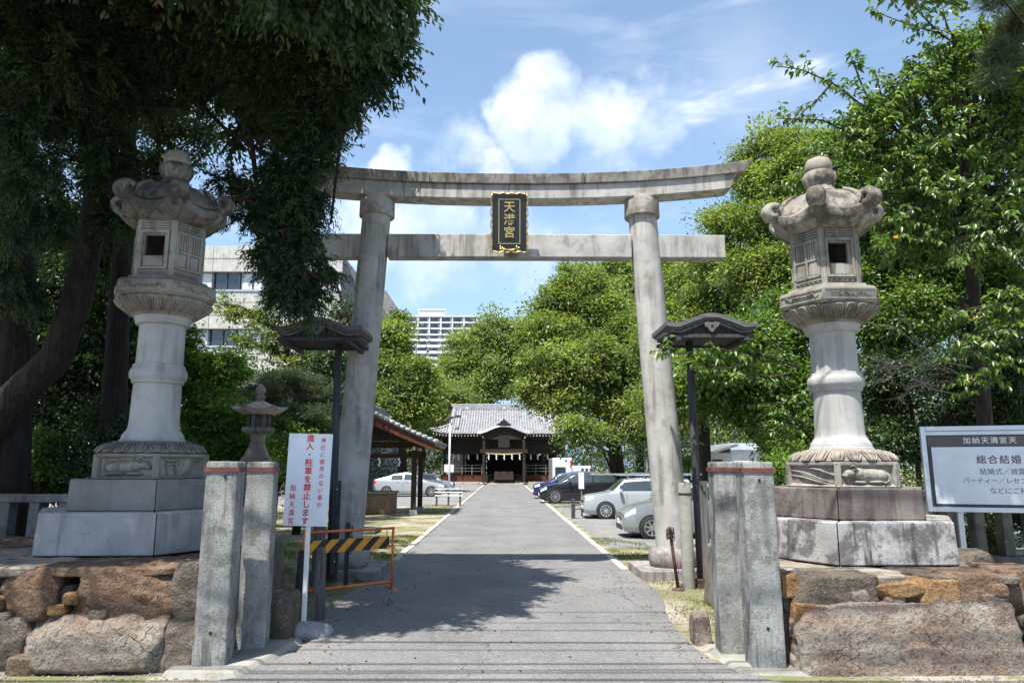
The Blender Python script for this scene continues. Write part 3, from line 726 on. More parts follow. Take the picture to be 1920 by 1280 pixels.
def petals(name, prof, n, z_tip, z_root, mat, parent):
    """one raised lotus petal per object: an outer and an inner U laid on the turned profile"""
    zs = [p[1] for p in prof]; rs = [p[0] for p in prof]
    def pt(a, z, o): r_ = float(np.interp(z, zs, rs)) + o; return (r_ * math.cos(a), r_ * math.sin(a), z)
    st = 2 * math.pi / n
    for k in range(n):
        a = k * st; mb = MB()
        for w_, rad, o in ((.42, .0095, .004), (.20, .008, .006)):
            pts = []
            for i in range(11):
                q = -1 + 2 * i / 10; zz = z_tip + (z_root - z_tip) * abs(q) ** 2.4; zz = z_tip + (zz - z_tip) * .98 + (z_root - z_tip) * (.0 if w_ > .3 else .12)
                pts.append(pt(a + st * w_ * math.copysign(abs(q) ** .55, q), zz, o))
            mb.tube(pts, rad, 5)
        mb.build(name, mat, parent)
def lantern_heights(t_):
    a = (0, 3.06, 3.19, 3.40, 3.60, 4.34, 4.35, 4.413, 4.82, 5.20); b = (0, 3.04, 3.13, 3.31, 3.50, 4.21, 4.22, 4.31, 4.68, 5.13)
    for o in t_.children:
        m_ = o.data; co = np.empty(len(m_.vertices) * 3, np.float32); m_.vertices.foreach_get('co', co); co = co.reshape(-1, 3)
        co[:, 2] = np.interp(co[:, 2], a, b); m_.vertices.foreach_set('co', co.ravel()); m_.update()
def big_lantern(x, y, rz, mirror, label, cols):
    t_ = thing('stone_lantern', (x, y, .0), label, 'stone lantern', 'pair of tall stone lanterns beside the gate', rz)
    CAPM = MT['lan_cap'] if mirror > 0 else MT['lan_cap_shade']
    # plinths of six blocks each, with open joints
    for name, rad, z0, z1, mat in (('plinth_block', 1.09, .73, 1.115, cols[0]), ('upper_plinth_block', .83, 1.118, 1.415, cols[1])):
        for k in range(6):
            a0 = -math.pi / 2 + math.pi / 3 * k; a1 = a0 + math.pi / 3; g = .006
            sh = (.0 if name == 'plinth_block' else (-.35 if mirror > 0 else .35) * 0)
            p = lambda r_, a: (r_ * math.cos(a), r_ * math.sin(a))
            ri = rad * .35; mb = MB()
            q = [p(rad, a0), p(rad, a1), p(ri, a1), p(ri, a0)]
            c = (sum(v[0] for v in q) / 4, sum(v[1] for v in q) / 4)
            q = [(c[0] + (vx - c[0]) * (1 - g / .5), c[1] + (vy - c[1]) * (1 - g / .5)) for vx, vy in q]
            mb.add([(vx * 1.015, vy * 1.015, z0) for vx, vy in q] + [(vx, vy, z1) for vx, vy in q], [(0, 1, 5, 4), (1, 2, 6, 5), (2, 3, 7, 6), (3, 0, 4, 7), (4, 5, 6, 7), (3, 2, 1, 0)])
            mb.build(name, mat, t_, bevel=.012)
    # carved base
    mb = MB(); mb.ngon([(.61, 1.42), (.615, 1.43), (.57, 1.455), (.57, 1.62), (.605, 1.64), (.605, 1.67)]); mb.build('carved_base', cols[2], t_, bevel=.005)
    ap = .57 * C30
    mb = MB()
    for k in range(6):
        a = -math.pi / 2 + math.pi / 3 * k; mb.M = rot('Z', a + math.pi / 2); mb.box(-.032, .032, -.60, -.555, 1.43, 1.665)
    pieces(mb, 'corner_strip', cols[2], t_, bevel=.006)
    for i in range(6):
        M = hexm(i, ap, 1.535)
        mb = MB()
        oxside = (i == 5 and mirror < 0) or (i == 0 and mirror > 0) or i in (2, 3)
        M = M @ Matrix.Diagonal((.87, 1, 1, 1))
        if oxside: ox(mb, M, -1 if mirror < 0 else 1); nm = 'ox_relief'
        elif mirror > 0:
            mb.M = M
            for o_ in (0, .05): mb.tube([(-.30, -.005, .05 - o_), (-.1, -.022, .03 - o_), (.1, -.022, -.03 - o_ * .8), (.27, -.005, -.075 - o_ * .3)], .010, 6)
            mb.tube([(-.05, -.005, .075), (.12, -.022, .055), (.29, -.005, .0)], .012, 6)
            mb.add([(-.28, -.008, -.07), (-.12, -.03, -.075), (-.2, -.025, -.03)], [(0, 1, 2)]); nm = 'band_relief'
        else:
            mb.M = M
            for xx in (-.19, -.08): mb.tube([(xx, -.012, -.075), (xx, -.02, .06)], .010, 6)
            mb.tube([(-.23, -.02, .075), (-.135, -.022, .062), (-.04, -.02, .07)], .011, 6); mb.tube([(-.21, -.02, .03), (-.06, -.02, .03)], .008, 6)
            for o_ in (0, .06): mb.tube([(.03 + o_, -.01, -.07), (.19 + o_, -.02, .07)], .007, 6)
            for q in range(6): mb.tube([(.04 + q * .03, -.015, -.06 + q * .026), (.10 + q * .03, -.015, -.06 + q * .026)], .005, 5)
            nm = 'gate_and_ladder_relief'
        mb.build(nm, cols[2], t_)
    # lotus ring
    def pet(a, j): return 1 + (.045 * abs(math.cos(10 * a)) ** .6 + .014 * math.cos(40 * a) - .03 if 1 <= j <= 4 else 0)
    mb = MB(); ringp = [(.49, 1.672), (.52, 1.68), (.515, 1.705), (.485, 1.745), (.43, 1.775), (.395, 1.785)]
    mb.lathe([(.49, 1.672), (.52, 1.68), (.515, 1.705), (.485, 1.745), (.43, 1.775), (.395, 1.785), (.39, 1.786), (.38, 1.80), (.34, 1.803)], 160, pet); mb.build('lotus_ring', MT['lan_tan'] if mirror > 0 else cols[2], t_)
    mb = MB(); mb.lathe([(.325, 1.803), (.322, 1.82), (.31, 1.825), (.305, 1.85), (.297, 1.875), (.268, 1.915), (.256, 1.935), (.25, 1.96), (.246, 2.02), (.238, 2.42)], 56); mb.build('shaft', cols[3], t_)
    mb = MB(); mb.lathe([(.238, 2.42), (.258, 2.425), (.262, 2.46), (.28, 2.475), (.288, 2.505), (.288, 2.54), (.278, 2.575), (.262, 2.59), (.258, 2.625), (.236, 2.63)], 56); mb.build('shaft_ring', cols[3], t_)
    mb = MB(); mb.lathe([(.236, 2.63), (.232, 3.05), (.235, 3.06), (.262, 3.065), (.275, 3.08), (.278, 3.13), (.288, 3.15), (.29, 3.19)], 56); mb.build('upper_shaft', cols[3], t_)
    petals('petal', [(r_ + .012, z_) for r_, z_ in ringp], 20, 1.69, 1.775, MT['lan_tan'] if mirror > 0 else cols[2], t_)
    def pet2(a, j): return 1 + (.045 * abs(math.cos(12 * a)) - .02 if 1 <= j <= 5 else 0)
    mb = MB(); mb.lathe([(.29, 3.19), (.305, 3.195), (.345, 3.235), (.40, 3.28), (.45, 3.325), (.475, 3.365), (.478, 3.385), (.46, 3.397)], 168, pet2); mb.build('lotus_bowl', MT['lan'], t_)
    petals('petal', [(r_ + .012, z_) for r_, z_ in [(.305, 3.195), (.345, 3.235), (.40, 3.28), (.45, 3.325), (.475, 3.365), (.478, 3.385)]], 24, 3.37, 3.225, MT['lan'], t_)
    mb = MB(); mb.ngon([(.51, 3.395), (.55, 3.42), (.555, 3.55), (.535, 3.575), (.46, 3.60), (.44, 3.63)]); mb.build('platform', MT['lan'], t_, bevel=.006)
    mb = MB(); pm = random.Random(5)
    for i in range(6):
        M = hexm(i, .555 * C30, 3.485); mb.M = M
        for q in range(9):
            xx = -.2 + q * .045; mb.tube([(xx, -.001, pm.uniform(-.02, .02)), (xx + .025, -.012, pm.uniform(-.03, .03)), (xx + .05, -.001, pm.uniform(-.02, .02))], .008, 5)
    pieces(mb, 'platform_scrollwork', MT['lan'], t_)
    mb = MB()
    for i in range(6):
        mb.M = hexm(i, .555 * C30, 3.485)
        for a in ((-.26, .26, .045, .058), (-.26, .26, -.058, -.045)): mb.box(a[0], a[1], -.008, .01, a[2], a[3])
    pieces(mb, 'platform_border', MT['lan'], t_)
    # fire box
    Rb = .425; ap = Rb * C30; h = Rb / 2; z0, z1 = 3.60, 4.34; n_b = set(o_.name for o_ in t_.children)
    win = 0 if mirror > 0 else 5
    mb = MB()
    for k in range(6):
        a = -math.pi / 2 + math.pi / 3 * k; mb.M = rot('Z', a + math.pi / 2); mb.box(-.035, .035, -Rb - .005, -Rb + .055, z0, z1)
    pieces(mb, 'corner_pillar', MT['lan'], t_, bevel=.006)
    wl = MB(); fr = MB(); lat = MB(); sl = MB()
    for i in range(6):
        M = hexm(i, ap, 0)
        if i == win:
            for a in ((-h, -.135, z0, z1), (.105, h, z0, z1), (-.135, .105, z0, 3.87), (-.135, .105, 4.11, z1)):
                wl.M = M; wl.box(a[0], a[1], .0, .05, a[2], a[3])
            fr.M = M
            for a in ((-.18, -.15, 3.71, 4.16), (.135, .165, 3.71, 4.16), (-.15, .135, 4.13, 4.16), (-.15, .135, 3.71, 3.735)): fr.box(a[0], a[1], -.03, .01, a[2], a[3])
            fr.box(-.13, .10, -.012, .01, 3.745, 3.855)
        else:
            wl.M = M; wl.box(-h, h, .0, .05, z0, z1)
            lat.M = M
            for xx in (-.17, -.002, .165): lat.box(xx - .014, xx + .014, -.026, .01, 3.74, 4.16)
            for zz in (3.74, 3.93, 4.15): lat.box(-.17, .17, -.022, .01, zz - .012, zz + .012)
            for q in (-.135, -.10, -.065, -.03, .03, .065, .10, .135): lat.box(q - .008, q + .008, -.016, .01, 3.95, 4.14)
            for xx in (-.09, .085):
                sl.M = M; sl.box(xx - .055, xx + .055, -.012, .01, 3.76, 3.91)
        fr.M = M
        for zz in (4.19, 4.22, 4.25, 4.28):
            for a in ((-.165, -.02), (.015, .16)): fr.box(a[0], a[1], -.02, .01, zz, zz + .014)
        fr.box(-.18, .18, -.018, .01, 3.63, 3.645); fr.box(-.18, .18, -.018, .01, 3.685, 3.70)
        for q in range(5): fr.tube([(-.16 + q * .065, .0, 3.655), (-.13 + q * .065, -.014, 3.672), (-.10 + q * .065, .0, 3.655)], .007, 5)
    pieces(wl, 'fire_box_wall', MT['lan'], t_); pieces(fr, 'fire_box_moulding', MT['lan'], t_); pieces(lat, 'stone_lattice', MT['lan'], t_); pieces(sl, 'lattice_panel', MT['lan'], t_)
    for o_ in [c_ for c_ in t_.children if c_.name not in n_b]:
        o_.data.transform(Matrix.Diagonal((.88, .88, 1, 1)))
    # cap: upper face dome flaring to scrolled corners
    Rc = .585
    def cap_pt(th, u, under=False):
        a = (th + math.pi / 6) % (math.pi / 3) - math.pi / 6                      # angle from the nearest corner
        rh = Rc * C30 / math.cos(math.pi / 6 - abs(a)) * (1 - .03 * math.cos(6 * th + math.pi) * 0)
        c = max(0, 1 - abs(a) / (math.pi / 6))                                    # 1 at the corner
        rr = rh * u
        if not under:
            q = min(1, u / .84)
            z = 4.475 + .345 * math.sqrt(max(0, 1 - q ** 2.1)) if u < .84 else 4.475 - .05 * (u - .84) / .16
            z += .085 * c ** 2.0 * max(0, (u - .5) / .5) ** 1.6 - .012 * (1 - c) * max(0, (u - .84) / .16)
        else:
            z = 4.35 + .085 * c ** 2.0 * max(0, (u - .5) / .5) ** 1.6 - .07 * max(0, .95 - u) / .25
        aa = th - math.pi / 2
        return (rr * math.cos(aa), rr * math.sin(aa), z)
    mb = MB(); nt = 72; nu = 14; v = []; f = []
    us = [.1 + .9 * j / (nu - 1) for j in range(nu)]
    for j in range(nu):
        for k in range(nt): v.append(cap_pt(2 * math.pi * k / nt, us[j]))
    for j in range(nu - 1):
        for k in range(nt): k2 = (k + 1) % nt; f.append((j * nt + k, (j + 1) * nt + k, (j + 1) * nt + k2, j * nt + k2))
    b0 = nu * nt
    for k in range(nt):
        p_ = cap_pt(2 * math.pi * k / nt, 1.0); q_ = cap_pt(2 * math.pi * k / nt, 1.0, True); v.append((p_[0] * .99, p_[1] * .99, p_[2] * .15 + q_[2] * .85))
    for u in (.975, .95, .84, .70):
        for k in range(nt): v.append(cap_pt(2 * math.pi * k / nt, u, True))
    o_ = (nu - 1) * nt
    for k in range(nt): k2 = (k + 1) % nt; f.append((o_ + k, b0 + k, b0 + k2, o_ + k2))
    for j in range(4):
        for k in range(nt): k2 = (k + 1) % nt; f.append((b0 + j * nt + k, b0 + (j + 1) * nt + k, b0 + (j + 1) * nt + k2, b0 + j * nt + k2))
    f.append(tuple(b0 + 4 * nt + k for k in range(nt - 1, -1, -1)))
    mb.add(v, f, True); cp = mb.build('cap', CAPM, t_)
    em = cp.modifiers.new('edge', 'EDGE_SPLIT'); em.split_angle = R(34)
    for k in range(6):
        th = math.pi / 3 * k; a = th - math.pi / 2
        dr = Vector((math.cos(a), math.sin(a), 0)); side = Vector((-math.sin(a), math.cos(a), 0)); up = Vector((0, 0, 1))
        path = []
        for u in (.50, .58, .66, .75, .84, .92):
            p_ = cap_pt(th, u); path.append((Vector((p_[0], p_[1], 0)).length, p_[2] + .012))
        cr, cz, rad = .565, 4.555, .055
        for i in range(11):
            ph = -math.pi * .62 + i * .42; path.append((cr + rad * math.cos(ph), cz + rad * math.sin(ph)))
        np_ = len(path); nw = 13
        def rib(u, v, off=0.0):
            q = u * (np_ - 1); i = min(int(q), np_ - 2); f_ = q - i
            r0 = path[i][0] + (path[i + 1][0] - path[i][0]) * f_; z0_ = path[i][1] + (path[i + 1][1] - path[i][1]) * f_
            tr_ = path[i + 1][0] - path[i][0]; tz = path[i + 1][1] - path[i][1]; l_ = math.hypot(tr_, tz); nx, nz = -tz / l_, tr_ / l_
            if i >= 6: nx, nz = (r0 - cr) / rad, (z0_ - cz) / rad
            w_ = .030 + .021 * min(1, u * 1.7); s_ = (-1 + 2 * v)
            bump_ = .013 * abs(math.cos(s_ * math.pi * 1.5)) ** .7 + .006 - .03 * max(0, abs(s_) - .86) / .14
            bump_ += off
            return tuple(dr * (r0 + nx * bump_) + side * (s_ * w_) + up * (z0_ + nz * bump_))
        mb = MB(); mb.grid(rib, 46, nw); ro = mb.build('corner_rib', CAPM, t_)
        so = ro.modifiers.new('t', 'SOLIDIFY'); so.thickness = .05; so.offset = -1
        mb = MB(); mb.M = Matrix.Translation(dr * cr + up * cz) @ Matrix((( side.x, dr.x, 0, 0), (side.y, dr.y, 0, 0), (0, 0, 1, 0), (0, 0, 0, 1))) @ rot('Y', R(90))
        mb.lathe([(.025, -.052), (.046, -.049), (.054, -.043), (.054, .043), (.046, .049), (.025, .052)], 28)
        mb.build('corner_scroll', CAPM, t_)
        for sg in (-1, 1):
            mb = MB(); pts = []
            for i in range(26):
                ph = 2.6 - i * .40; rr = .054 * (1 - i / 30); pts.append(dr * (cr + rr * math.cos(ph)) + side * (sg * (.050 + .012 * i / 26)) + up * (cz + rr * math.sin(ph)))
            mb.tube(pts, [0.0135 * (1 - i / 60) for i in range(26)], 6); mb.build('spiral', CAPM, t_)
        q = [cap_pt(th, u, True) for u in (.66, .82, .97)]
        mb = MB(); mb.tube([Vector(q[0]) + up * .02, Vector(q[1]) + up * .03, Vector(q[2]) + up * .06 + dr * .02, dr * (cr + .01) + up * (cz - .03)], [.03, .042, .048, .05], 14); mb.build('scroll_bracket', CAPM, t_)
    def pet3(a, j): return 1 + (.11 * abs(math.cos(6 * a)) - .03 if 2 <= j <= 5 else 0)
    mb = MB(); mb.lathe([(.18, 4.80), (.15, 4.845), (.125, 4.87), (.15, 4.91), (.168, 4.95), (.165, 5.0), (.15, 5.02)], 80, pet3)
    mb.build('finial_lotus', CAPM, t_)
    mb = MB(); mb.lathe([(.11, 5.0), (.14, 5.03), (.15, 5.07), (.14, 5.11), (.12, 5.15), (.06, 5.175), (.01, 5.18)], 40); mb.build('finial_jewel', MT['lan_tan'] if mirror > 0 else cols[2], t_)
    lantern_heights(t_); return t_
big_lantern(3.60, 7.62, -.52, 1, 'tall stone lantern with streaked hexagonal plinth, right of the gate and half sunlit', (MT['plinth'], MT['plinth2'], MT['lan_base'], MT['lan_shaft']))
big_lantern(-3.755, 7.70, .535, -1, 'tall grey stone lantern in tree shade, left of the gate, ox relief facing out', (MT['plinth_l'], MT['plinth2_l'], MT['lan'], MT['lan_shaft'])).location.z = .085
# ================================================================== ROUGH STONE WALLS UNDER THE LANTERNS
def rubble(label, stones, core, parent_loc):
    t_ = thing('stone_retaining_wall', parent_loc, label, 'stone wall', 'rough stone walls under the lanterns')
    for i, (x0, y0, x1, y1, Y, dep, m_, tilt, rough) in enumerate(stones):
        a = at(x0, y1, Y); b = at(x1, y0, Y)
        cx, cz = (a.x + b.x) / 2, (a.z + b.z) / 2
        rockshape('stone', cx, Y + dep * .5, cz, (b.x - a.x) / 2 * 1.09, dep * .5, (b.z - a.z) / 2 * 1.10, MT[m_], t_, 100 + i * 7 + int(abs(cx) * 10), rough=rough, tilt=tilt, n=22)
    r = random.Random(int(core[0] * 10))
    for k in range(26):      # chinking stones packed in the joints
        s_ = r.uniform(.035, .08); rockshape('chink_stone', r.uniform(core[0], core[1]), 6.12 + r.uniform(.0, .05), r.uniform(.05, .6), s_ * r.uniform(1, 1.6), s_, s_ * r.uniform(.6, 1), MT[r.choice(('rock_a', 'rock_b', 'rock_c', 'rock_d'))], t_, 700 + k, rough=.02, n=5, p=5)
    mb = MB()
    x0, x1, ya, yb, zt = core
    mb.box(x0, x1, ya, yb, 0, zt - .03, .04, .1); mb.build('earth_core', MT['mortar'], t_, bevel=.03)
    return t_
wl = rubble('brown split-stone wall carrying the shaded left lantern', [
    (-330, 1060, -150, 1165, 6.2, .5, 'rock_a', 0, .06), (-150, 1066, -8, 1160, 6.2, .5, 'rock_d', 0, .06), (-10, 1068, 108, 1163, 6.15, .5, 'rock_a', 0, .07),
    (98, 1100, 142, 1190, 6.2, .4, 'rock_d', 0, .04), (122, 1068, 318, 1178, 6.1, .5, 'rock_a', 0, .10), (312, 1062, 376, 1176, 6.12, .45, 'rock_d', 0, .06),
    (-340, 1165, -120, 1290, 6.1, .5, 'rock_b', 0, .06), (-125, 1165, 48, 1285, 6.08, .5, 'rock_d', 0, .07), (28, 1165, 290, 1275, 5.98, .55, 'rock_b', -.28, .07),
    (276, 1168, 366, 1268, 6.05, .4, 'rock_d', 0, .08), (350, 1180, 380, 1250, 6.2, .3, 'rock_b', 0, .03), (5, 1235, 60, 1290, 5.95, .3, 'rock_a', 0, .03)],
    (-7.5, -2.62, 6.35, 9.0, .80), (0, 0, 0))
wr = rubble('orange and brown split-stone wall carrying the right lantern', [
    (1468, 1080, 1502, 1120, 6.15, .35, 'rock_c', 0, .03), (1470, 1118, 1504, 1150, 6.2, .35, 'rock_d', 0, .03), (1497, 1082, 1640, 1155, 6.1, .45, 'rock_d', 0, .07),
    (1634, 1092, 1734, 1120, 6.1, .4, 'rock_c', 0, .03), (1642, 1112, 1732, 1150, 6.14, .4, 'rock_d', 0, .04), (1733, 1090, 1798, 1152, 6.1, .4, 'rock_c', 0, .04),
    (1794, 1078, 1872, 1132, 6.12, .45, 'rock_a', 0, .04), (1798, 1120, 1866, 1158, 6.2, .4, 'rock_d', 0, .04), (1497, 1134, 1530, 1172, 6.05, .3, 'rock_c', 0, .03),
    (1496, 1166, 1530, 1250, 6.05, .3, 'rock_a', 0, .04), (1524, 1150, 1905, 1300, 5.92, .6, 'rock_b', -.22, .08), (1500, 1235, 1545, 1290, 5.95, .3, 'rock_b', 0, .03)],
    (2.42, 4.42, 6.35, 9.0, .735), (0, 0, 0))
for i, (y, z, s) in enumerate(((6.5, .55, .26), (7.0, .30, .3), (7.1, .62, .2), (7.6, .45, .3), (8.2, .35, .33), (8.3, .62, .22))):
    rockshape('stone', 4.45 + .18 * (.7 - z), y, z, .22, s, .2, MT[('rock_a', 'rock_b', 'rock_d')[i % 3]], wr, 300 + i, rough=.05)
for t_, x0, x1, m_ in ((wl, -7.4, -2.66, 'rock_a'), (wr, 2.46, 4.42, 'rock_d')):
    n_ = 4 if t_ is wl else 2
    for k in range(n_):
        xa = x0 + (x1 - x0) * k / n_; xb = x0 + (x1 - x0) * (k + 1) / n_
        o = rockshape('capping', (xa + xb) / 2, 7.55, .752 if t_ is wl else .672, (xb - xa) / 2 * 1.01, 1.42, .045, MT[m_ if k % 2 else 'mortar_cap'], t_, 400 + k, rough=.035, n=26, p=9)

# ================================================================== GRANITE POSTS
def post(x, y, w_, d_, h, rz, label, lean=0.0):
    t_ = thing('granite_post', (x, y, 0), label, 'stone post', 'granite posts flanking the entrance', rz)
    mb = MB(); mb.box(-w_ / 2, w_ / 2, -d_ / 2, d_ / 2, -.05, h, .004, .004); roughen(mb.build('shaft', MT['post'], t_), .012, .0035)
    mb = MB(); g = .007; zz = h - .085
    for a in ((-w_ / 2 - g, w_ / 2 + g, -d_ / 2 - g, -d_ / 2 + .001), (-w_ / 2 - g, w_ / 2 + g, d_ / 2 - .001, d_ / 2 + g), (-w_ / 2 - g, -w_ / 2 + .001, -d_ / 2, d_ / 2), (w_ / 2 - .001, w_ / 2 + g, -d_ / 2, d_ / 2)):
        mb.box(a[0], a[1], a[2], a[3], zz, zz + .035)
    mb.build('iron_band', MT['strap'], t_)
    return t_
def bolt_hole(t_, x, d_, z):
    mb = MB(); mb.M = tr(x, -d_ / 2 - .0015, z) @ rot('X', R(90)); mb.lathe([(.013, -.002), (.013, .003)], 14); mb.build('bolt_hole', MT['black'], t_)
p1 = post(-2.365, 6.17, .262, .27, 1.655, R(6), 'left front granite post with a rusty red band and two bolt holes', 0); bolt_hole(p1, .03, .27, 1.53); bolt_hole(p1, .0, .27, .30)
p2 = post(-2.235, 6.72, .25, .25, 1.655, R(8), 'left rear granite post behind the banded front post')
p3 = post(2.135, 6.13, .262, .26, 1.65, R(-3), 'right front granite post nearest the lantern wall with drilled holes'); bolt_hole(p3, .0, .26, 1.50); bolt_hole(p3, .0, .26, .33)
p4 = post(2.02, 6.56, .28, .24, 1.655, R(-5), 'right rear granite post beside the road behind the drilled post')
tag(MB().add([(-2.66, 5.90, 0), (-2.05, 5.84, 0), (-1.93, 6.4, 0), (-1.86, 7.02, 0), (-2.3, 7.05, 0), (-2.7, 6.6, 0), (-2.64, 5.93, .05), (-2.10, 5.88, .05), (-1.97, 6.42, .05), (-1.9, 7.0, .05), (-2.3, 7.0, .05), (-2.66, 6.6, .05)],
         [(0, 1, 7, 6), (1, 2, 8, 7), (2, 3, 9, 8), (3, 4, 10, 9), (4, 5, 11, 10), (5, 0, 6, 11), (6, 7, 8, 9, 10, 11)]).build('foot_slab', MT['concrete'], bevel=.012), 'pale concrete slab under the left pair of granite posts', 'concrete slab')
tag(MB().add([(1.84, 5.93, 0), (2.42, 5.88, 0), (2.55, 6.5, 0), (2.4, 6.9, 0), (1.80, 6.85, 0), (1.88, 5.96, .03), (2.38, 5.92, .03), (2.5, 6.5, .03), (2.36, 6.85, .03), (1.84, 6.8, .03)],
         [(0, 1, 6, 5), (1, 2, 7, 6), (2, 3, 8, 7), (3, 4, 9, 8), (4, 0, 5, 9), (5, 6, 7, 8, 9)]).build('foot_slab', MT['concrete'], bevel=.01), 'crumbled concrete slab under the right pair of granite posts', 'concrete slab')
tag(rockshape('boulder', -2.12, 7.15, .18, .14, .22, .26, MT['rock_d'], None, 77, rough=.05), 'dark boulder leaning behind the left rear granite post', 'boulder')
tag(rockshape('boulder', 1.83, 6.95, .1, .08, .12, .17, MT['rock_b'], None, 78, rough=.04), 'small reddish rock at the foot of the right rear granite post', 'boulder')
# paved apron seams at the bottom of the walls
# ================================================================== ROOFED LAMP POSTS
def hood_lamp(x, y, side, label):
    t_ = thing('roofed_lamp_post', (x, y, 0), label, 'lamp post', 'roofed wooden lamp posts inside the gate')
    cx = .17 * 1 if side > 0 else -.24
    W2 = .63; zt = 3.80; n_b = set()
    def prof(u): # -1..1
        a = abs(u); return zt - .17 * (a * a * (3 - 2 * a)) ** 1.0 + (.055 * max(0, a - .72) / .28 if a > .72 else 0)
    yf, yb = -.50, .50
    for nm, dz0, dz1, ins, mt in (('hood_roof', -.06, 0.0, 0, 'greywood_h'), ('hood_layer', -.09, -.062, .03, 'greywood_h'), ('barge_board', -.135, -.092, .06, 'greywood')):
        mb = MB(); n = 28; v = []; f = []
        for i in range(n + 1):
            u = -1 + 2 * i / n; X = cx + u * (W2 - ins); z = prof(u)
            for yy, zz in ((yf + ins, z + dz0), (yf + ins, z + dz1), (yb - ins, z + dz1), (yb - ins, z + dz0)): v.append((X, yy, zz))
        for i in range(n): f += [(i * 4 + k, i * 4 + (k + 1) % 4, (i + 1) * 4 + (k + 1) % 4, (i + 1) * 4 + k) for k in range(4)]
        f += [(3, 2, 1, 0), (n * 4, n * 4 + 1, n * 4 + 2, n * 4 + 3)]
        mb.add(v, f, True); o = mb.build(nm, MT[mt], t_, clean=True); e = o.modifiers.new('e', 'EDGE_SPLIT'); e.split_angle = R(40)
    # dark recess, cross beams, pendant
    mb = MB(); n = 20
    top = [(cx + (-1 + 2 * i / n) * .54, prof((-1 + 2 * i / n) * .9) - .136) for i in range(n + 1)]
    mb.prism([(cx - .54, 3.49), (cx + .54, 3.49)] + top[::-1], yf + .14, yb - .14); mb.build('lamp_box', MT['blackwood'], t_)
    mb = MB(); mb.box(cx - .58, cx + .58, yf + .05, yf + .13, 3.46, 3.51); mb.box(cx - .58, cx + .58, yb - .13, yb - .05, 3.46, 3.51); pieces(mb, 'cross_beam', MT['blackwood'], t_, bevel=.006)
    mb = MB(); mb.box(cx - .5, cx - .44, yf - .02, yb, 3.41, 3.457); mb.box(cx + .44, cx + .5, yf - .02, yb, 3.41, 3.457); pieces(mb, 'bearer', MT['blackwood'], t_, bevel=.005)
    xx = -side * (W2 + .02)
    mb = MB(); mb.tube([(cx + xx * .85, yf + .1, 3.54), (cx + xx * 1.0, yf + .05, 3.51), (cx + xx * 1.2, yf + .0, 3.43)], [.022, .02, .016], 4, smooth=False); mb.build('rafter_end', MT['blackwood'], t_)
    mb = MB(); g = [(-.145, .0), (-.11, -.03), (-.105, -.06), (-.07, -.07), (-.045, -.115), (0, -.155), (.045, -.115), (.07, -.07), (.105, -.06), (.11, -.03), (.145, .0), (.06, .02), (0, .0), (-.06, .02)]
    mb.prism([(cx + a * .9, 3.665 + b * .9) for a, b in g], yf + .02, yf + .06); mb.build('pendant_carving', MT['greywood'], t_, bevel=.006)
    mb = MB(); mb.M = tr(cx, yf + .018, 3.62) @ rot('X', R(90)); mb.lathe([(.018, -.001), (.018, .003)], 12); mb.build('pendant_hole', MT['black'], t_)
    for o_ in t_.children: o_.location.z -= .05 if side < 0 else .09
    # post
    mb = MB(); mb.tube([(0, 0, .05), (-.02, 0, 1.9), (-.03, 0, 3.50)], [.062, .058, .052], 12); mb.build('post', MT['blackwood'], t_)
    mb = MB(); mb.box(.0, .11, -.10, -.055, .12, 1.42); mb.build('side_board', MT['greywood'] if side > 0 else MT['blackwood'], t_, bevel=.004)
    mb = MB(); mb.box(-.075, .075, -.075, .075, 0, .12); mb.build('foot', MT['rust'], t_, bevel=.01)
    mb = MB(); mb.tube([(.065, -.10, .30), (.065, -.115, .30)], .014, 8); mb.tube([(.055, -.10, 1.3), (.055, -.115, 1.3)], .012, 8); pieces(mb, 'bolt', MT['alu'], t_)
    return t_
hood_lamp(2.70, 10.05, 1, 'roofed wooden lamp post in the sun, right of the road behind the granite posts')
hood_lamp(-2.46, 10.55, -1, 'roofed wooden lamp post in shade, left of the road behind the striped barrier')
def stub(x, y, r_, h, mat, name, label, cat, band=True):
    t_ = thing(name, (x, y, 0), label, cat)
    mb = MB(); mb.lathe([(r_ * 1.05, -.02), (r_, .3), (r_, h - .02), (r_ * .85, h)], 20); mb.build('shaft', MT[mat], t_)
    if band:
        mb = MB(); mb.lathe([(r_ + .003, h - .16), (r_ + .007, h - .155), (r_ + .007, h - .14), (r_ + .003, h - .135)], 20); mb.build('band', MT['rust'], t_)
stub(2.50, 9.98, .085, 1.40, 'concrete', 'concrete_stub', 'round concrete stub post strapped beside the right lamp post', 'post')
stub(-2.60, 10.35, .085, 1.30, 'greywood', 'wooden_stub', 'dark round timber stub standing beside the left lamp post', 'post')
# rusty iron stake with chain
t_ = thing('iron_stake', gr(1272, 1106), 'rusty leaning iron stake with a wrapped chain on the right verge', 'stake')
mb = MB(); mb.tube([(0, 0, 0), (-.045, .0, .40), (-.085, 0, .82)], [.024, .022, .024], 10); mb.build('rod', MT['rust'], t_)
mb = MB(); mb.lathe([(.09, 0), (.08, .02), (.03, .035)], 12); mb.build('foot_plate', MT['rust'], t_)
def chain(mb, c0, n, dirf, s=.016):
    for i in range(n):
        p = dirf(i); mb.M = tr(*p) @ rot('Z', i * 1.57) @ rot('X', .5 * (i % 3)); mb.tube([(s * math.cos(a) , 0, s * 1.5 * math.sin(a)) for a in [k * math.pi / 4 for k in range(9)]], .0045, 5, caps=False)
mb = MB(); chain(mb, 0, 34, lambda i: (-.08 + .042 * math.cos(i * .75), .042 * math.sin(i * .75), .66 + .004 * i)); mb.build('chain', MT['rust'], t_)
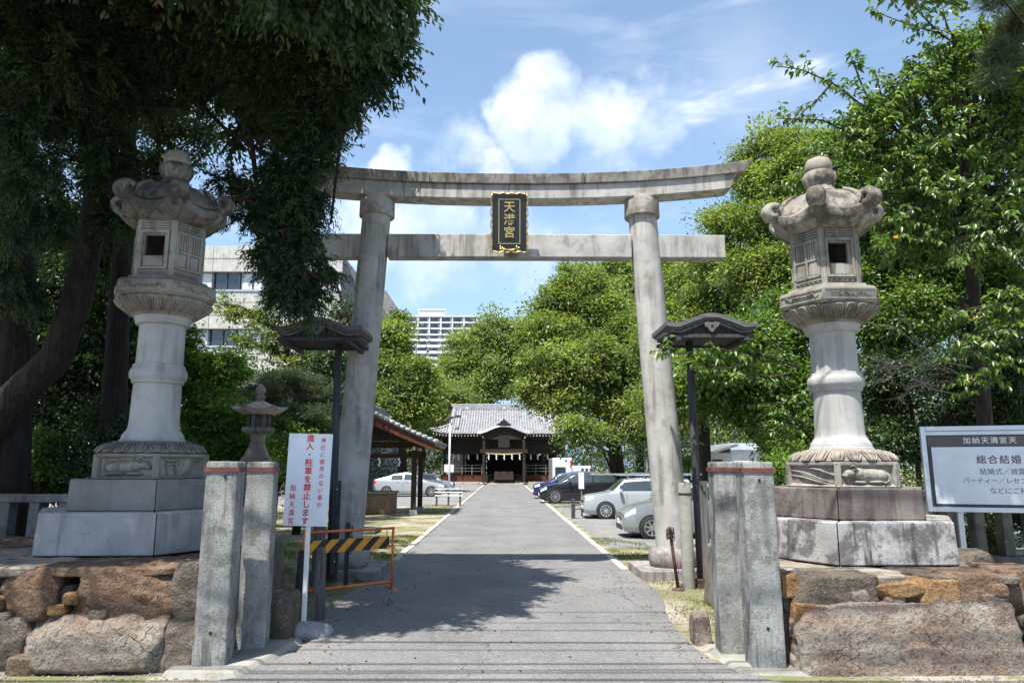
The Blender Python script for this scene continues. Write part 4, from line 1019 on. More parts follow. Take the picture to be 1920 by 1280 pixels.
mb = MB(); mb.tube([(-.02, -.02, .34), (.01, -.03, .40), (.015, -.03, .30), (-.005, -.03, .22)], .005, 6); mb.build('cord', plain('pink_cord', (.5, .1, .3)), t_)
# iron bar in front of left lamp post
t_ = thing('iron_stake', gr(648, 1100), 'black upright iron bar with a chain in front of the left lamp post', 'stake')
mb = MB(); mb.box(-.03, .03, -.02, .02, 0, .86); mb.build('bar', MT['blackwood'], t_, bevel=.006)
mb = MB(); chain(mb, 0, 20, lambda i: (.05 + .02 * math.sin(i), -.02, .80 - .018 * i)); mb.build('chain', MT['rust'], t_)

# ================================================================== NO-ENTRY SIGN
b_ = gr(566, 1192); t_ = thing('notice_sign', (b_.x, b_.y, 0), 'white upright notice with red vertical Japanese lettering on a pale pole', 'sign', rz=R(-4))
zt_, zb_ = 1.94, 1.035; dx = -.015
S = tr(dx + .0, 0, (zt_ + zb_) / 2) @ rot('Y', R(1.2))
mb = MB(); mb.M = S; mb.box(-.225, .225, -.008, .008, -.455, .455); mb.build('panel', MT['signwhite'], t_, bevel=.004)
mb = MB(); mb.box(-.02, .022, .009, .045, .05, 1.93); mb.M = Matrix.Identity(4); mb.build('pole', MT['white'], t_, bevel=.004)
for s, x, z, sz, bd, ln in (('神社に御用のない車の', .135, .075, .058, .0004, 1.04), ('進入・駐車を禁止します', .0, -.005, .080, .0016, .86), ('加納天満宮', -.145, -.215, .070, .0004, .92)):
    chs = list(s); pitch = {10: .0705, 11: .0815, 5: .0805}[len(chs)]
    top_ = {10: .385, 11: .405, 5: -.09}[len(chs)]
    for i, ch in enumerate(chs):
        text(ch, sz, S @ tr(x, -.0095, top_ - i * pitch) @ STAND, MT['red'], t_, 'character', bold=bd, extrude=.0008, sx=1.0 if len(chs) == 11 else .9)
# lump of painted concrete at its foot
bx = b_.x + .04
rk = rockshape('concrete_lump', bx, b_.y, .035, .26, .17, .10, MT['plinth_l'], None, 41, rough=.03, p=2.3); tag(rk, 'splashed lump of pale concrete at the foot of the white notice', 'concrete block')
# two old timber stakes behind it
for (px, py, h, w_, lab, rz) in ((596, 1170, .75, .115, 'weathered square timber stake with nail holes beside the notice pole', .1), (562, 1150, .66, .10, 'dark timber stake half hidden behind the notice pole', -.2)):
    g = gr(px, py - 8); t_ = thing('timber_stake', (g.x, g.y, 0), lab, 'stake', rz=rz)
    mb = MB(); mb.box(-w_ / 2 - .015, w_ / 2 + .015, -w_ / 2, w_ / 2, -.02, h, .03, .012); mb.build('shaft', MT['greywood'] if w_ > .11 else MT['blackwood'], t_, bevel=.01)
    mb = MB()
    for q in range(5): mb.M = tr(random.uniform(-.02, .02), -w_ / 2 - .004, .15 + q * .12) @ rot('X', R(90)); mb.lathe([(.008, -.004), (.008, .005)], 8)
    mb.build('nail', MT['rust'], t_)

# ================================================================== BARRIER
A = gr(592, 1112); Bq = gr(737, 1106); A = Vector((-2.50, 9.2, 0)); Bq = Vector((-1.50, 9.95, 0))
ang = math.atan2(Bq.y - A.y, Bq.x - A.x); Lb = (Bq - A).length
t_ = thing('barricade', A, 'orange tube barricade with a black and amber striped board beside the road', 'barricade', rz=ang)
rr = .017
for x in (0, Lb):
    mb = MB(); mb.tube([(x, 0, 0), (x, 0, .80)], rr, 10); mb.build('upright', MT['orange'], t_)
for z in (.80, .10):
    mb = MB(); mb.tube([(-rr, 0, z), (Lb + rr, 0, z)], rr, 10); mb.build('rail', MT['orange'], t_)
mb = MB(); mb.box(.07, Lb - .07, -.03, -.019, .54, .70); mb.build('striped_board', MT['stripes'], t_, bevel=.003)
mb = MB()
for x in (.1, Lb - .1): mb.tube([(x, -.01, .60), (x, -.01, .78)], .006, 6)
pieces(mb, 'hanger', MT['rust'], t_)
mb = MB()
for x in (0, Lb): mb.tube([(x, -.18, .012), (x, .18, .012)], rr * .9, 8)
pieces(mb, 'foot_bar', MT['orange'], t_)

# ================================================================== RIGHT INFORMATION BOARD
t_ = thing('information_board', (0, 0, 0), 'aluminium framed information board with dark heading band on the far right', 'notice board')
pl_ = at(1723, 800, 8.6); pb_ = at(1742, 958, 8.6); top_r = at(1900, 795, 8.35); 
wd = 2.1; ang = math.atan2(-.35, 1.0)
BM = tr(pl_.x, 8.6, 0) @ rot('Z', ang); zt_, zb_ = pl_.z, pb_.z
def bb(x0, x1, y0, y1, z0, z1, nm, mt, bv=.004):
    mb = MB(); mb.M = BM; mb.box(x0, x1, y0, y1, z0, z1); return mb.build(nm, MT[mt], t_, bevel=bv)
bb(0, .055, -.04, .04, zb_, zt_, 'frame_side', 'alu'); bb(wd - .055, wd, -.04, .04, zb_, zt_, 'frame_side', 'alu')
bb(.056, wd - .056, -.04, .04, zt_ - .055, zt_, 'frame_rail', 'alu'); bb(.056, wd - .056, -.04, .04, zb_, zb_ + .055, 'frame_rail', 'alu')
bb(.056, wd - .056, -.005, .03, zb_ + .056, zt_ - .056, 'backing', 'ink', 0)
bb(.056, wd - .056, -.02, -.0055, zt_ - .105, zt_ - .057, 'roller_housing', 'alu')
bb(.105, wd - .08, -.012, -.0055, zb_ + .09, zt_ - .245, 'poster', 'signwhite', 0)
mb = MB(); mb.M = BM; mb.box(.075, wd - .07, -.0085, -.0058, zt_ - .235, zt_ - .115); mb.build('heading_band', plain('grey_brown_band', (.10, .09, .085), .5), t_)
for x in (.35, wd - .35): bb(x - .03, x + .03, .0405, .09, 0, zt_ - .1, 'leg', 'alu')
H = zt_ - zb_
def btxt(s, x, z, size, mt, nm='lettering', sp=1.0, sx=1.0, bold=0.0, y=-.0125): text(s, size, BM @ tr(x, y, z) @ STAND, MT[mt], t_, nm, sx, bold, sp, align='LEFT', extrude=.0006)
btxt('加納天満宮天', .445, zt_ - .175, .082, 'white', sp=1.26, bold=.0008, y=-.0095)
btxt('総合結婚', .56, zt_ - .40, .105, 'ink', sp=1.22, bold=.0012)
btxt('結婚式／披露宴', .58, zt_ - .535, .078, 'ink', sp=1.0)
btxt('パーティー／レセプシ', .40, zt_ - .64, .072, 'ink', sp=1.0)
btxt('などにご利用', .66, zt_ - .755, .075, 'ink', sp=1.02)

# ================================================================== LOW STONE FENCES
def fence(x0, x1, y, label, skip=None, hb=.55, h=1.28, pw=.13):
    t_ = thing('stone_fence', (x0, y, 0), label, 'stone fence', 'low stone fences behind the lanterns')
    L_ = x1 - x0; n = int(L_ / .36)
    mb = MB(); mb.box(0, L_, -.14, .14, 0, hb, .01, .01); mb.build('base_kerb', MT['fence'], t_, bevel=.01)
    mb = MB(); mb.box(0, L_, -.10, .10, h - .10, h); mb.build('top_rail', MT['fence'], t_, bevel=.012)
    for i in range(n + 1):
        x = .1 + (L_ - .2) * i / n; big = i % 7 == 0
        mb = MB(); w_ = .12 if big else pw / 2
        mb.box(x - w_, x + w_, -.085 if not big else -.12, .085 if not big else .12, hb + .001, (h - .101) if not big else h + .22, .0, .0); mb.build('fence_post', MT['fence'], t_, bevel=.01)
fence(-12.5, -5.35, 9.15, 'dark stone fence in tree shade, far left behind the lantern', hb=.5)
fence(-5.1, -2.95, 9.35, 'grey stone fence between the left lantern and the notice', hb=.6, h=1.3)
fence(4.55, 12.5, 9.3, 'mottled stone fence behind the right information board', hb=.5, h=1.32)
# ================================================================== SMALL STONE LANTERN
t_ = thing('small_stone_lantern', (-4.80, 14, 0), 'small roofed stone lantern left of the avenue behind the notice', 'stone lantern')
mb = MB(); mb.ngon([(.40, 0), (.40, .9), (.34, .95)], 6, .3); mb.build('pedestal', MT['lan'], t_, bevel=.01)
mb = MB(); mb.ngon([(.32, .951), (.32, 1.5), (.30, 1.6)], 4, R(45 + 10)); mb.build('base', MT['lan'], t_, bevel=.01)
mb = MB(); mb.ngon([(.36, 1.78), (.30, 1.82), (.16, 2.08)], 4, R(45 + 10)); mb.ngon([(.36, 1.6), (.36, 1.779)], 4, R(55)); mb.build('foot', MT['lan_tan'], t_, bevel=.012)
mb = MB(); mb.lathe([(.14, 2.08), (.13, 2.15), (.16, 2.24)], 20); mb.build('shaft', MT['lan'], t_)
mb = MB(); mb.ngon([(.22, 2.24), (.34, 2.30), (.34, 2.38)], 6, .3); mb.build('platform', MT['lan'], t_, bevel=.01)
mb = MB()
for k in range(6): a = k * math.pi / 3 + .3; mb.box(.18 * math.cos(a) - .03, .18 * math.cos(a) + .03, .18 * math.sin(a) - .03, .18 * math.sin(a) + .03, 2.38, 2.68)
mb.box(-.1, .1, -.1, .1, 2.38, 2.66); mb.build('fire_box', MT['fence'], t_)
mb = MB(); nt = 36; v = []; f = []
for j, u in enumerate((.08, .3, .55, .8, 1.0)):
    for k in range(nt):
        th = 2 * math.pi * k / nt; a = (th + math.pi / 6) % (math.pi / 3) - math.pi / 6; c = 1 - abs(a) / (math.pi / 6)
        rad = .55 * C30 / math.cos(math.pi / 6 - abs(a)) * u; v.append((rad * math.cos(th + .3), rad * math.sin(th + .3), 2.70 + .24 * (1 - u) ** 1.3 + .10 * c ** 2 * u ** 3))
for k in range(nt): th = 2 * math.pi * k / nt; v.append((.28 * math.cos(th), .28 * math.sin(th), 2.62))
for j in range(5):
    for k in range(nt): k2 = (k + 1) % nt; f.append((j * nt + k, (j + 1) * nt + k, (j + 1) * nt + k2, j * nt + k2))
mb.add(v, f, True); mb.build('cap', plain('pinkish_granite', (.42, .32, .27), .85, var=.3, vscale=8, bump=.4), t_)
mb = MB(); mb.lathe([(.07, 2.90), (.10, 2.96), (.09, 3.0), (.06, 3.02), (.10, 3.08), (.10, 3.13), (.05, 3.20), (.01, 3.24)], 20); mb.build('finial', MT['lan_tan'], t_)
# ================================================================== OVERHEAD CABLES OF THE STREET
def cables():
    # their shadows cross the road between 5.5 and 9 m; the cables themselves hang above the camera
    for i, (ys, z, r_) in enumerate(((8.35, 7.6, .012), (7.75, 8.2, .010), (7.40, 6.9, .012), (6.95, 7.2, .020), (6.72, 7.2, .010), (6.28, 6.6, .016), (6.05, 6.6, .011), (5.93, 6.6, .012), (5.72, 6.6, .02))):
        y = ys - .36 * z; mb = MB()
        mb.tube([(x - .25 * z, y + .06 * math.sin(x * .2 + i) - .012 * x, z + .0018 * x * x) for x in range(-24, 25, 2)], r_ * 1.25, 6)
        tag(mb.build('overhead_cable', MT['rubber']), 'black cable strung over the street, throwing a thin shadow on the road', 'cable', 'overhead cables above the street')
cables()
# ================================================================== OFFICE BUILDING (left)
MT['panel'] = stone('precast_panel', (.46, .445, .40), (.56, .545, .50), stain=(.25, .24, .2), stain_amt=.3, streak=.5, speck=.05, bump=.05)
MT['panel_shade'] = stone('precast_panel_shade_tone', (.20, .19, .175), (.27, .255, .24), stain=(.12, .115, .1), stain_amt=.3, streak=.5, speck=.05, bump=.05)  # panel copy darkened for the sides turned away from the sun
MT['curtain'] = plain('pale_blind', (.55, .57, .62), .7, var=.15, vscale=8)
def office():
    Y = 46.0
    t_ = thing('office_building', (-20, Y, 0), 'beige panelled office building with ribbon windows behind the trees on the left', 'building')
    t_.location = (0, 0, 0)
    xr = at(643, 500, Y).x; x0 = xr - 26
    zt = at(560, 462, Y).z; rows = []
    w1t, w1b = at(420, 510, Y).z, at(420, 543, Y).z; w2t, w2b = at(420, 617, Y).z, at(420, 648, Y).z
    fl = w1t - w2t
    bands = [(w1t, w1b), (w2t, w2b), (w2t - fl, w2b - fl), (w2t - 2 * fl, w2b - 2 * fl)]
    mb = MB(); mb.box(x0, xr - .4, Y + .5, Y + 24, 0, zt - .2); mb.build('core_wall', MT['panel_shade'], t_)
    # spandrel panels, one object per panel course and bay
    z = zt; i = 0; zs = []
    tops = [zt] + [b[1] for b in bands]; bots = [b[0] for b in bands] + [0]
    for a, b in zip(tops, bots):
        n = max(1, round((a - b) / 1.02)); hgt = (a - b) / n
        for k in range(n):
            zz1 = a - k * hgt; zz0 = zz1 - hgt + .035
            nb = 3
            for q in range(nb):
                xa = x0 + (xr - x0) * q / nb; xb = x0 + (xr - x0) * (q + 1) / nb - .02
                mb = MB(); mb.box(xa, xb, Y, Y + .35, zz0, zz1); mb.build('wall_panel', MT['panel'], t_, bevel=.02)
    for (zt_, zb_) in bands:
        mb = MB(); mb.box(x0, xr - .05, Y + .28, Y + .33, zb_, zt_); mb.build('window_glass', MT['glass'], t_)
        nb = 15; bw = (xr - x0) / nb
        for q in range(nb):
            xa = x0 + q * bw
            w_ = tag(MB().box(xa + .03, xa + .10, Y + .10, Y + .27, zb_, zt_).build('window_frame', MT['ink'], t_))
            if q % 3 != 1: MB().box(xa + .15, xa + bw - .1 - (.5 if q % 4 == 0 else 0), Y + .262, Y + .274, zb_ + .1, zt_ - .02).build('blind', MT['curtain'], t_)
            MB().box(xa + bw * .52, xa + bw * .55, Y + .18, Y + .27, zb_, zt_).build('mullion', MT['ink'], t_)
        MB().box(x0, xr, Y - .06, Y + .1, zb_ - .10, zb_ - .002).build('sill', MT['alu'], t_)
    # slanting corner pier and flank, its shade put into the colour
    mb = MB(); mb.add([(xr, Y, 0), (xr, Y, zt - .6), (xr + .95, Y + 1.6, zt - 3.0), (xr + .95, Y + 1.6, 0), (xr, Y + 24, 0), (xr, Y + 24, zt - .6), (xr + .95, Y + 22, zt - 3.0), (xr + .95, Y + 22, 0)],
                      [(0, 3, 2, 1), (3, 7, 6, 2), (7, 4, 5, 6), (1, 2, 6, 5)]); mb.build('flank_wall', MT['panel_shade'], t_)
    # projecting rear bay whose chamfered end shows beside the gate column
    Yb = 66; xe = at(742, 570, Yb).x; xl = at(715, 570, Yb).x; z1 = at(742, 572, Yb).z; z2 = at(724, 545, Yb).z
    mb = MB(); mb.prism([(xl - 6, 0), (xe, 0), (xe, z1), (at(724, 545, Yb).x, z2), (xl - 6, z2)], Yb, Yb + 8); mb.build('rear_bay', MT['panel_shade'], t_)
    mb = MB(); mb.box(xe - .55, xe - .12, Yb - .05, Yb - .002, z1 - 6, z1 - .5); mb.build('bay_window', MT['glass'], t_)
office()
# ================================================================== APARTMENT TOWER
def tower():
    Y = 340.0
    MTw = plain('white_tile_cladding', (.66, .67, .70), .7, var=.04, vscale=.1); MTs = plain('tower_recess', (.17, .19, .23), .6, var=.1, vscale=.2)
    t_ = thing('apartment_tower', (0, 0, 0), 'white high-rise apartment block with rows of balconies far behind the trees', 'building')
    a = at(748, 592, Y); b = at(897, 592, Y); fh = 11.8 * Y / F_PX * 1.0; x0, x1 = a.x - 14, b.x; zt = b.z
    MB().box(x0, x1 - .6, Y + 1.8, Y + 16, 0, zt - .6).build('wall', MTs, t_)
    MB().box(x0 - .3, x1 + .9, Y - .4, Y + 17, zt - .55, zt).build('roof_slab', MTw, t_)
    MB().box(x1 - .7, x1, Y, Y + 16.5, 0, zt - .56).build('end_wall', MTw, t_)
    bay = 22.0 * Y / F_PX; nb = int((x1 - x0) / bay) + 1
    for k in range(13):
        z = zt - .55 - fh * (k + 1)
        if z < 2: break
        hh = .95 if k > 2 else .62
        MB().box(x0, x1 - .75, Y - (.35 if k > 2 else 0), Y + 1.7, z, z + (hh + .25 if k > 2 else hh)).build('balcony', MTw, t_)
        wn = MB()
        for q in range(nb):
            xx = x1 - .75 - bay * (q + .5); wn.box(xx - bay * .3, xx + bay * .08, Y + 1.70, Y + 1.79, z + .9, z + fh - .35)
        pieces(wn, 'window', MT['glass'], t_)
        wn = MB()
        for q in range(nb):
            xx = x1 - .75 - bay * (q + .5); wn.box(xx + bay * .14, xx + bay * .3, Y + 1.68, Y + 1.79, z + .6, z + fh - .35)
        pieces(wn, 'balcony_door', MT['curtain'], t_)
    for q in range(nb):
        xx = x1 - .7 - bay * q; MB().box(xx - 1.0 if q else xx - .3, xx - .4 if q else xx, Y - .12, Y + 1.6, zt - .55 - fh * 3 + .01, zt - .56).build('pier', MTw, t_)
        MB().box(xx - .8, xx - .6, Y + .6, Y + 1.69, max(0, zt - .55 - fh * 12), zt - .55 - fh * 3).build('party_wall', MTw, t_)
    c = at(785, 580, Y).x; d = at(832, 580, Y).x; zc_ = at(800, 578, Y).z
    MB().box(c, d, Y + 2, Y + 10, zt + .01, zc_ - .7).build('roof_house', MTw, t_); MB().box(c - .6, d + .8, Y + 1.6, Y + 10.4, zc_ - .5, zc_).build('roof_house_slab', MTw, t_)
    for q in range(6): MB().box(c + q * (d - c) / 6, c + .2 + q * (d - c) / 6, Y + 1.8, Y + 1.99, zt, zc_ - .51).build('rail_post', MTw, t_)
tower()
def houses():
    for i, (px, py, Y, w_, d_, col, lab) in enumerate(((560, 815, 38, 5, 6, (.5, .48, .44), 'cream house wall glimpsed behind the pruned pine'), (450, 860, 36, 6, 5, (.35, .34, .32), 'grey house behind the bright bush'), (1320, 815, 62, 10, 6, (.6, .6, .58), 'pale flat building behind the right car park trees'))):
        p = at(px, py, Y); t_ = thing('house', (p.x, Y, 0), lab, 'house')
        MB().box(-w_ / 2, w_ / 2, 0, d_, 0, p.z).build('wall', plain('plaster_wall', col, .85), t_)
        mb = MB(); mb.prism([(-w_ / 2 - .4, p.z), (w_ / 2 + .4, p.z), (0, p.z + 1.2)], -.4, d_ + .4); mb.build('roof', MT['tile_d'], t_)
        for k in (-.25, .2):
            MB().box(w_ * k - .5, w_ * k + .5, -.03, -.002, p.z - 1.8, p.z - .7).build('window', MT['glass'], t_)
houses()

# ================================================================== MAIN SHRINE HALL
def shrine():
    Y = 72.0
    t_ = thing('shrine_hall', (0, Y, 0), 'dark timber shrine hall with grey tiled hip-and-gable roof at the end of the avenue', 'shrine')
    hx, ze, zr = 7.35, 4.95, 8.35; rx = 5.5; yr = 6.0; ye = -.9
    # front slope: concave, corners swept up
    def slope(u, x):    # u 0 at ridge, 1 at eave
        z = zr - .45 - (zr - .45 - ze) * (1.25 * u - .25 * u * u) + .0
        y = yr + (ye - yr) * u
        c = max(0, (abs(x) - 5.0) / (hx - 5.0)) if u > .6 else 0
        return y, z + .38 * c ** 2 * ((u - .6) / .4 if u > .6 else 0)
    def edge(u): return rx if u < .60 else rx + (hx - rx) * ((u - .60) / .40) ** .8
    mb = MB()
    def fn(a, b):
        u = a; x = (-1 + 2 * b) * edge(u); y, z = slope(u, x); return (x, y, z)
    mb.grid(fn, 14, 40); mb.build('roof_slope', MT['tile_d'], t_, )
    mb = MB()
    def fb(a, b):
        u = a; x = (-1 + 2 * b) * edge(u); y, z = slope(u, x); return (-x, 2 * yr - y, z)
    mb.grid(fb, 14, 24); mb.build('rear_slope', MT['tile'], t_)
    # tile rows
    n = 54; tl = []
    for i in range(n):
        x = -hx + .15 + (2 * hx - .3) * i / (n - 1)
        u0 = 0 if abs(x) < rx else .60 + .40 * (((abs(x) - rx) / (hx - rx)) ** 1.25)
        pts = []
        for k in range(7):
            u = u0 + (1 - u0) * k / 6; y, z = slope(u, x); pts.append((x, y, z + .035))
        mb = MB(); mb.tube(pts, .072, 6); mb.build('tile_row', MT['tile'], t_)
    mb = MB()
    for i in range(n):
        x = -hx + .15 + (2 * hx - .3) * i / (n - 1); y, z = slope(1, x)
        mb.tube([(x, y - .02, z + .02), (x, y - .05, z + .02)], .085, 8)
    mb.build('eave_tile', MT['tile_d'], t_)['kind'] = 'stuff'
    # sides: hip skirts and gables
    for s in (-1, 1):
        mb = MB(); mb.add([(s * edge(.6), slope(.6, 0)[0], slope(.6, 0)[1]), (s * hx, ye, slope(1, hx)[1]), (s * hx, 2 * yr - ye, slope(1, hx)[1]), (s * edge(.6), 2 * yr - slope(.6, 0)[0], slope(.6, 0)[1])], [(0, 1, 2, 3)]); mb.build('hip_skirt', MT['tile'], t_)
        mb = MB(); mb.add([(s * (rx - .3), slope(.6, 0)[0], slope(.6, 0)[1]), (s * (rx - .3), yr, zr - .4), (s * (rx - .3), 2 * yr - slope(.6, 0)[0], slope(.6, 0)[1])], [(0, 1, 2)]); mb.build('gable', MT['darkwood'], t_)
        mb = MB(); mb.tube([(s * (rx - .05), slope(u, 0)[0], slope(u, 0)[1] + .12) for u in (0, .2, .4, .6)], .14, 8); mb.build('descending_ridge', MT['tile'], t_)
        mb = MB(); mb.tube([(s * (rx - .75), slope(u, 0)[0], slope(u, 0)[1] + .12) for u in (0, .3, .6, .78)], .13, 8); mb.build('descending_ridge', MT['tile'], t_)
        mb = MB(); mb.tube([(s * (rx - .75), slope(.8, 0)[0] - .02, slope(.8, 0)[1] + .18), (s * (rx - .75), slope(.83, 0)[0], slope(.83, 0)[1] + .2)], [.24, .18], 8); mb.build('ridge_end_tile', MT['tile_d'], t_)
        mb = MB(); mb.tube([(s * edge(u), slope(u, edge(u))[0], slope(u, edge(u))[1] + .1) for u in (.6, .7, .8, .9, 1.0)], .12, 8); mb.build('hip_ridge', MT['tile'], t_)
        for k in range(9):
            u = k / 9 * .6; mb = MB(); mb.tube([(s * (rx + .02), slope(u, 0)[0], slope(u, 0)[1] + .02), (s * (rx + .22), slope(u, 0)[0], slope(u, 0)[1] - .05)], .085, 6); mb.build('verge_tile', MT['tile'], t_)
    mb = MB(); mb.box(-rx - .1, rx + .1, yr - .22, yr + .22, zr - .52, zr - .12); mb.build('ridge_course', MT['tile'], t_, bevel=.03)
    mb = MB(); mb.box(-rx - .25, rx + .25, yr - .14, yr + .14, zr - .115, zr + .02); mb.tube([(-rx - .3, yr, zr + .07), (rx + .3, yr, zr + .07)], .10, 8); mb.build('ridge_cap', MT['tile'], t_)
    for x in (-4.0, 0, 4.0):
        mb = MB(); mb.M = tr(x, yr - .24, zr - .3) @ rot('X', R(90)); mb.lathe([(.13, -.01), (.13, .02)], 14); mb.build('ridge_crest', MT['white'], t_)
    # eave underside, rafters
    MB().box(-hx + .5, hx - .5, ye + .35, 2 * yr - ye - .4, ze - .45, ze - .25).build('eave_ceiling', MT['darkwood'], t_)
    for i in range(46):
        x = -7.0 + 14.0 * i / 45
        if abs(x) < 1.95: continue
        MB().box(x - .05, x + .05, ye + .03, ye + 1.6, ze - .24 + .3 * max(0, (abs(x) - 5) / 2.35) ** 2, ze - .12 + .3 * max(0, (abs(x) - 5) / 2.35) ** 2).build('rafter', MT['brownwood'], t_)
        MB().box(x - .045, x + .045, ye - .0, ye + .028, ze - .235 + .3 * max(0, (abs(x) - 5) / 2.35) ** 2, ze - .125 + .3 * max(0, (abs(x) - 5) / 2.35) ** 2).build('rafter_tip', MT['white'], t_)
    # cusped porch gable (karahafu)
    def kz(x):
        a = min(1, max(0, abs(x) / 2.5 - .08) / .92); return 5.66 - .68 * (a * a * (3 - 2 * a))
    def porch(nm, x_ins, y0, y1, dz0, dz1, mt, rise=0):
        mb = MB(); n = 26; v = []; f = []
        for i in range(n + 1):
            x = (-1 + 2 * i / n) * (2.35 - x_ins); z = kz(x)
            for yy, zz in ((y0, z + dz0), (y0, z + dz1), (y1, z + dz1 + rise), (y1, z + dz0 + rise)): v.append((x, yy, zz))
        for i in range(n): f += [(i * 4 + k, i * 4 + (k + 1) % 4, (i + 1) * 4 + (k + 1) % 4, (i + 1) * 4 + k) for k in range(4)]
        f += [(3, 2, 1, 0), (n * 4, n * 4 + 1, n * 4 + 2, n * 4 + 3)]
        mb.add(v, f, True); mb.build(nm, MT[mt], t_, clean=True)
    porch('porch_roof', -.3, -2.5, 1.0, -.1, .06, 'tile', .45); porch('porch_barge_board', .1, -2.42, -2.3, -.38, -.102, 'darkwood'); porch('porch_edge', -.3, -2.56, -2.505, -.14, .02, 'alu')
    for i in range(17):
        x = -2.2 + 4.4 * i / 16; mb = MB(); mb.tube([(x, -2.5, kz(x) + .08), (x, -1.2, kz(x) + .26), (x, .8, kz(x) + .55)], .07, 6); mb.build('porch_tile_row', MT['tile'], t_)
    mb = MB(); mb.prism([(-.75, 5.70), (.75, 5.70), (.62, 5.86), (.4, 5.92), (.32, 6.1), (.12, 6.17), (0, 6.42), (-.12, 6.17), (-.32, 6.1), (-.4, 5.92), (-.62, 5.86)], -2.6, -2.35); mb.build('ridge_ogre_tile', MT['darkwood'], t_, bevel=.03)
    mb = MB(); mb.prism([(-2.1, 4.35), (2.1, 4.35)] + [(x * .105, kz(x * .105) - .39) for x in range(18, -19, -3)], -2.28, -2.15); mb.build('porch_gable_wall', MT['darkwood'], t_)
    for s in (-1, 1):
        mb = MB(); mb.box(s * 1.95 - .13, s * 1.95 + .13, -2.3, -2.04, 0.2, 4.7); mb.build('porch_pillar', MT['darkwood'], t_, bevel=.02)
        MB().box(s * 2.05 - .05, s * 2.05 + .05, -2.40, -2.301, 4.45, 4.75).build('beam_cap', MT['white'], t_)
    MB().box(-2.3, 2.3, -2.36, -2.12, 3.05, 3.40).build('porch_beam', MT['darkwood'], t_)
    MB().box(-.55, .55, -2.34, -2.29, 3.55, 4.35).build('name_board', MT['darkwood'], t_)
    mb = MB()
    for i in range(12): a = -1.8 + 3.6 * i / 11; 
    mb.tube([(-1.8 + 3.6 * i / 14, -2.42, 3.02 - .12 * math.sin(math.pi * i / 14)) for i in range(15)], [.03 + .05 * math.sin(math.pi * i / 14) for i in range(15)], 8); mb.build('straw_rope', plain('straw', (.38, .31, .18), .9), t_)
    def shide(x, y, z):
        mb = MB(); 
        for k in range(4): mb.box(x - .05 + .05 * (k % 2), x + .05 + .05 * (k % 2), y, y + .004 + .001 * k, z - .13 * (k + 1), z - .13 * k - .005)
        mb.build('paper_streamer', MT['paper'], t_)
    for x in (-1.5, -.75, 0, .75, 1.5): shide(x, -2.5, 2.92)
    for x in (-5.6, -4.6, -3.6, -2.7, 2.7, 3.4, 4.4, 5.4): shide(x, .62, 2.95)
    # body: pillars, beams, rails, floor
    for x in (-6.0, -4.05, -2.1, 2.1, 4.05, 6.0):
        MB().box(x - .13, x + .13, .7, .96, 0.2, 4.5).build('pillar', MT['darkwood'], t_)
        MB().box(x - .13, x + .13, 7.7, 7.96, 0.2, 4.5).build('rear_pillar', MT['darkwood'], t_)
    MB().box(-6.2, 6.2, .66, 1.0, 3.05, 4.5).build('wall_head', MT['darkwood'], t_)
    MB().box(-6.2, 6.2, .60, .655, 2.98, 3.25).build('lintel_beam', MT['brownwood'], t_)
    for i in range(20): x = -5.9 + .28 * i; MB().box(x - .03, x + .03, .62, .66, 3.45, 4.3).build('lattice_bar', MT['brownwood'], t_) if x < -2.2 else None
    for i in range(14): x = 2.3 + .28 * i; MB().box(x - .03, x + .03, .62, .66, 3.45, 4.3).build('lattice_bar', MT['brownwood'], t_)
    MB().box(-6.3, 6.3, .4, 11.5, .22, .95).build('floor', MT['brownwood'], t_)
    MB().box(-1.9, 6.0, 7.6, 7.69, .96, 3.2).build('inner_screen', MT['darkwood'], t_); MB().box(-3.9, -1.95, 7.6, 7.69, .96, 3.2).build('inner_screen', MT['darkwood'], t_)
    for i in range(21):
        x = -6.1 + .2 * i
        MB().box(x - .09, x + .085, .36, .395, .24, .93).build('skirt_board', MT['redwood'], t_)
        MB().box(2.1 + .2 * i - .09, 2.1 + .2 * i + .085, .36, .395, .24, .93).build('skirt_board', MT['redwood'], t_)
    for s in (-1, 1):
        for z in (1.25, 1.55, 1.85):
            MB().box(min(s * 2.15, s * 6.3), max(s * 2.15, s * 6.3), .2, .28, z, z + .06).build('railing_rail', MT['greywood'], t_)
        for k in range(5): x = s * (2.2 + k * 1.0); MB().box(x - .05, x + .05, .19, .29, .95, 1.95).build('railing_post', MT['greywood'], t_)
    mb = MB(); mb.box(-.95, .95, -2.0, -1.1, .45, 1.25, .05, .05); mb.build('offering_box', MT['brownwood'], t_, bevel=.02)
    for i in range(8): MB().box(-.85 + i * .22, -.78 + i * .22, -1.95, -1.15, 1.255, 1.29).build('offering_slat', MT['darkwood'], t_)
    for k in range(4): MB().box(-1.7, 1.7, -1.6 + k * .5, .4, .22 + k * .18, .40 + k * .18 - .003).build('wooden_step', MT['brownwood'], t_)
    # pair of tall standing lamps beside the porch and donor board
    MB().box(-5.95, -5.0, -.1, -.02, 1.2, 1.95).build('notice_panel', MT['white'], t_)
    p = thing('stone_terrace', (0, 0, 0), 'pale stone terrace with low steps in front of the shrine hall', 'terrace')
    Yt = 70.4
    for k, (a, b, c, d, z0, z1) in enumerate(((-8, 8, Yt, Yt + 16, 0, .20), (-2.3, 2.3, Yt - .45, Yt - .003, 0, .13), (-8, -2.35, Yt - .35, Yt - .003, .0, .28), (2.35, 8, Yt - .35, Yt - .003, .0, .28))):
        mb = MB(); mb.box(a, b, c, d, z0, z1); mb.build(('terrace_slab', 'step', 'edge_wall', 'edge_wall')[k], MT['kerb'], p, bevel=.02)
shrine()
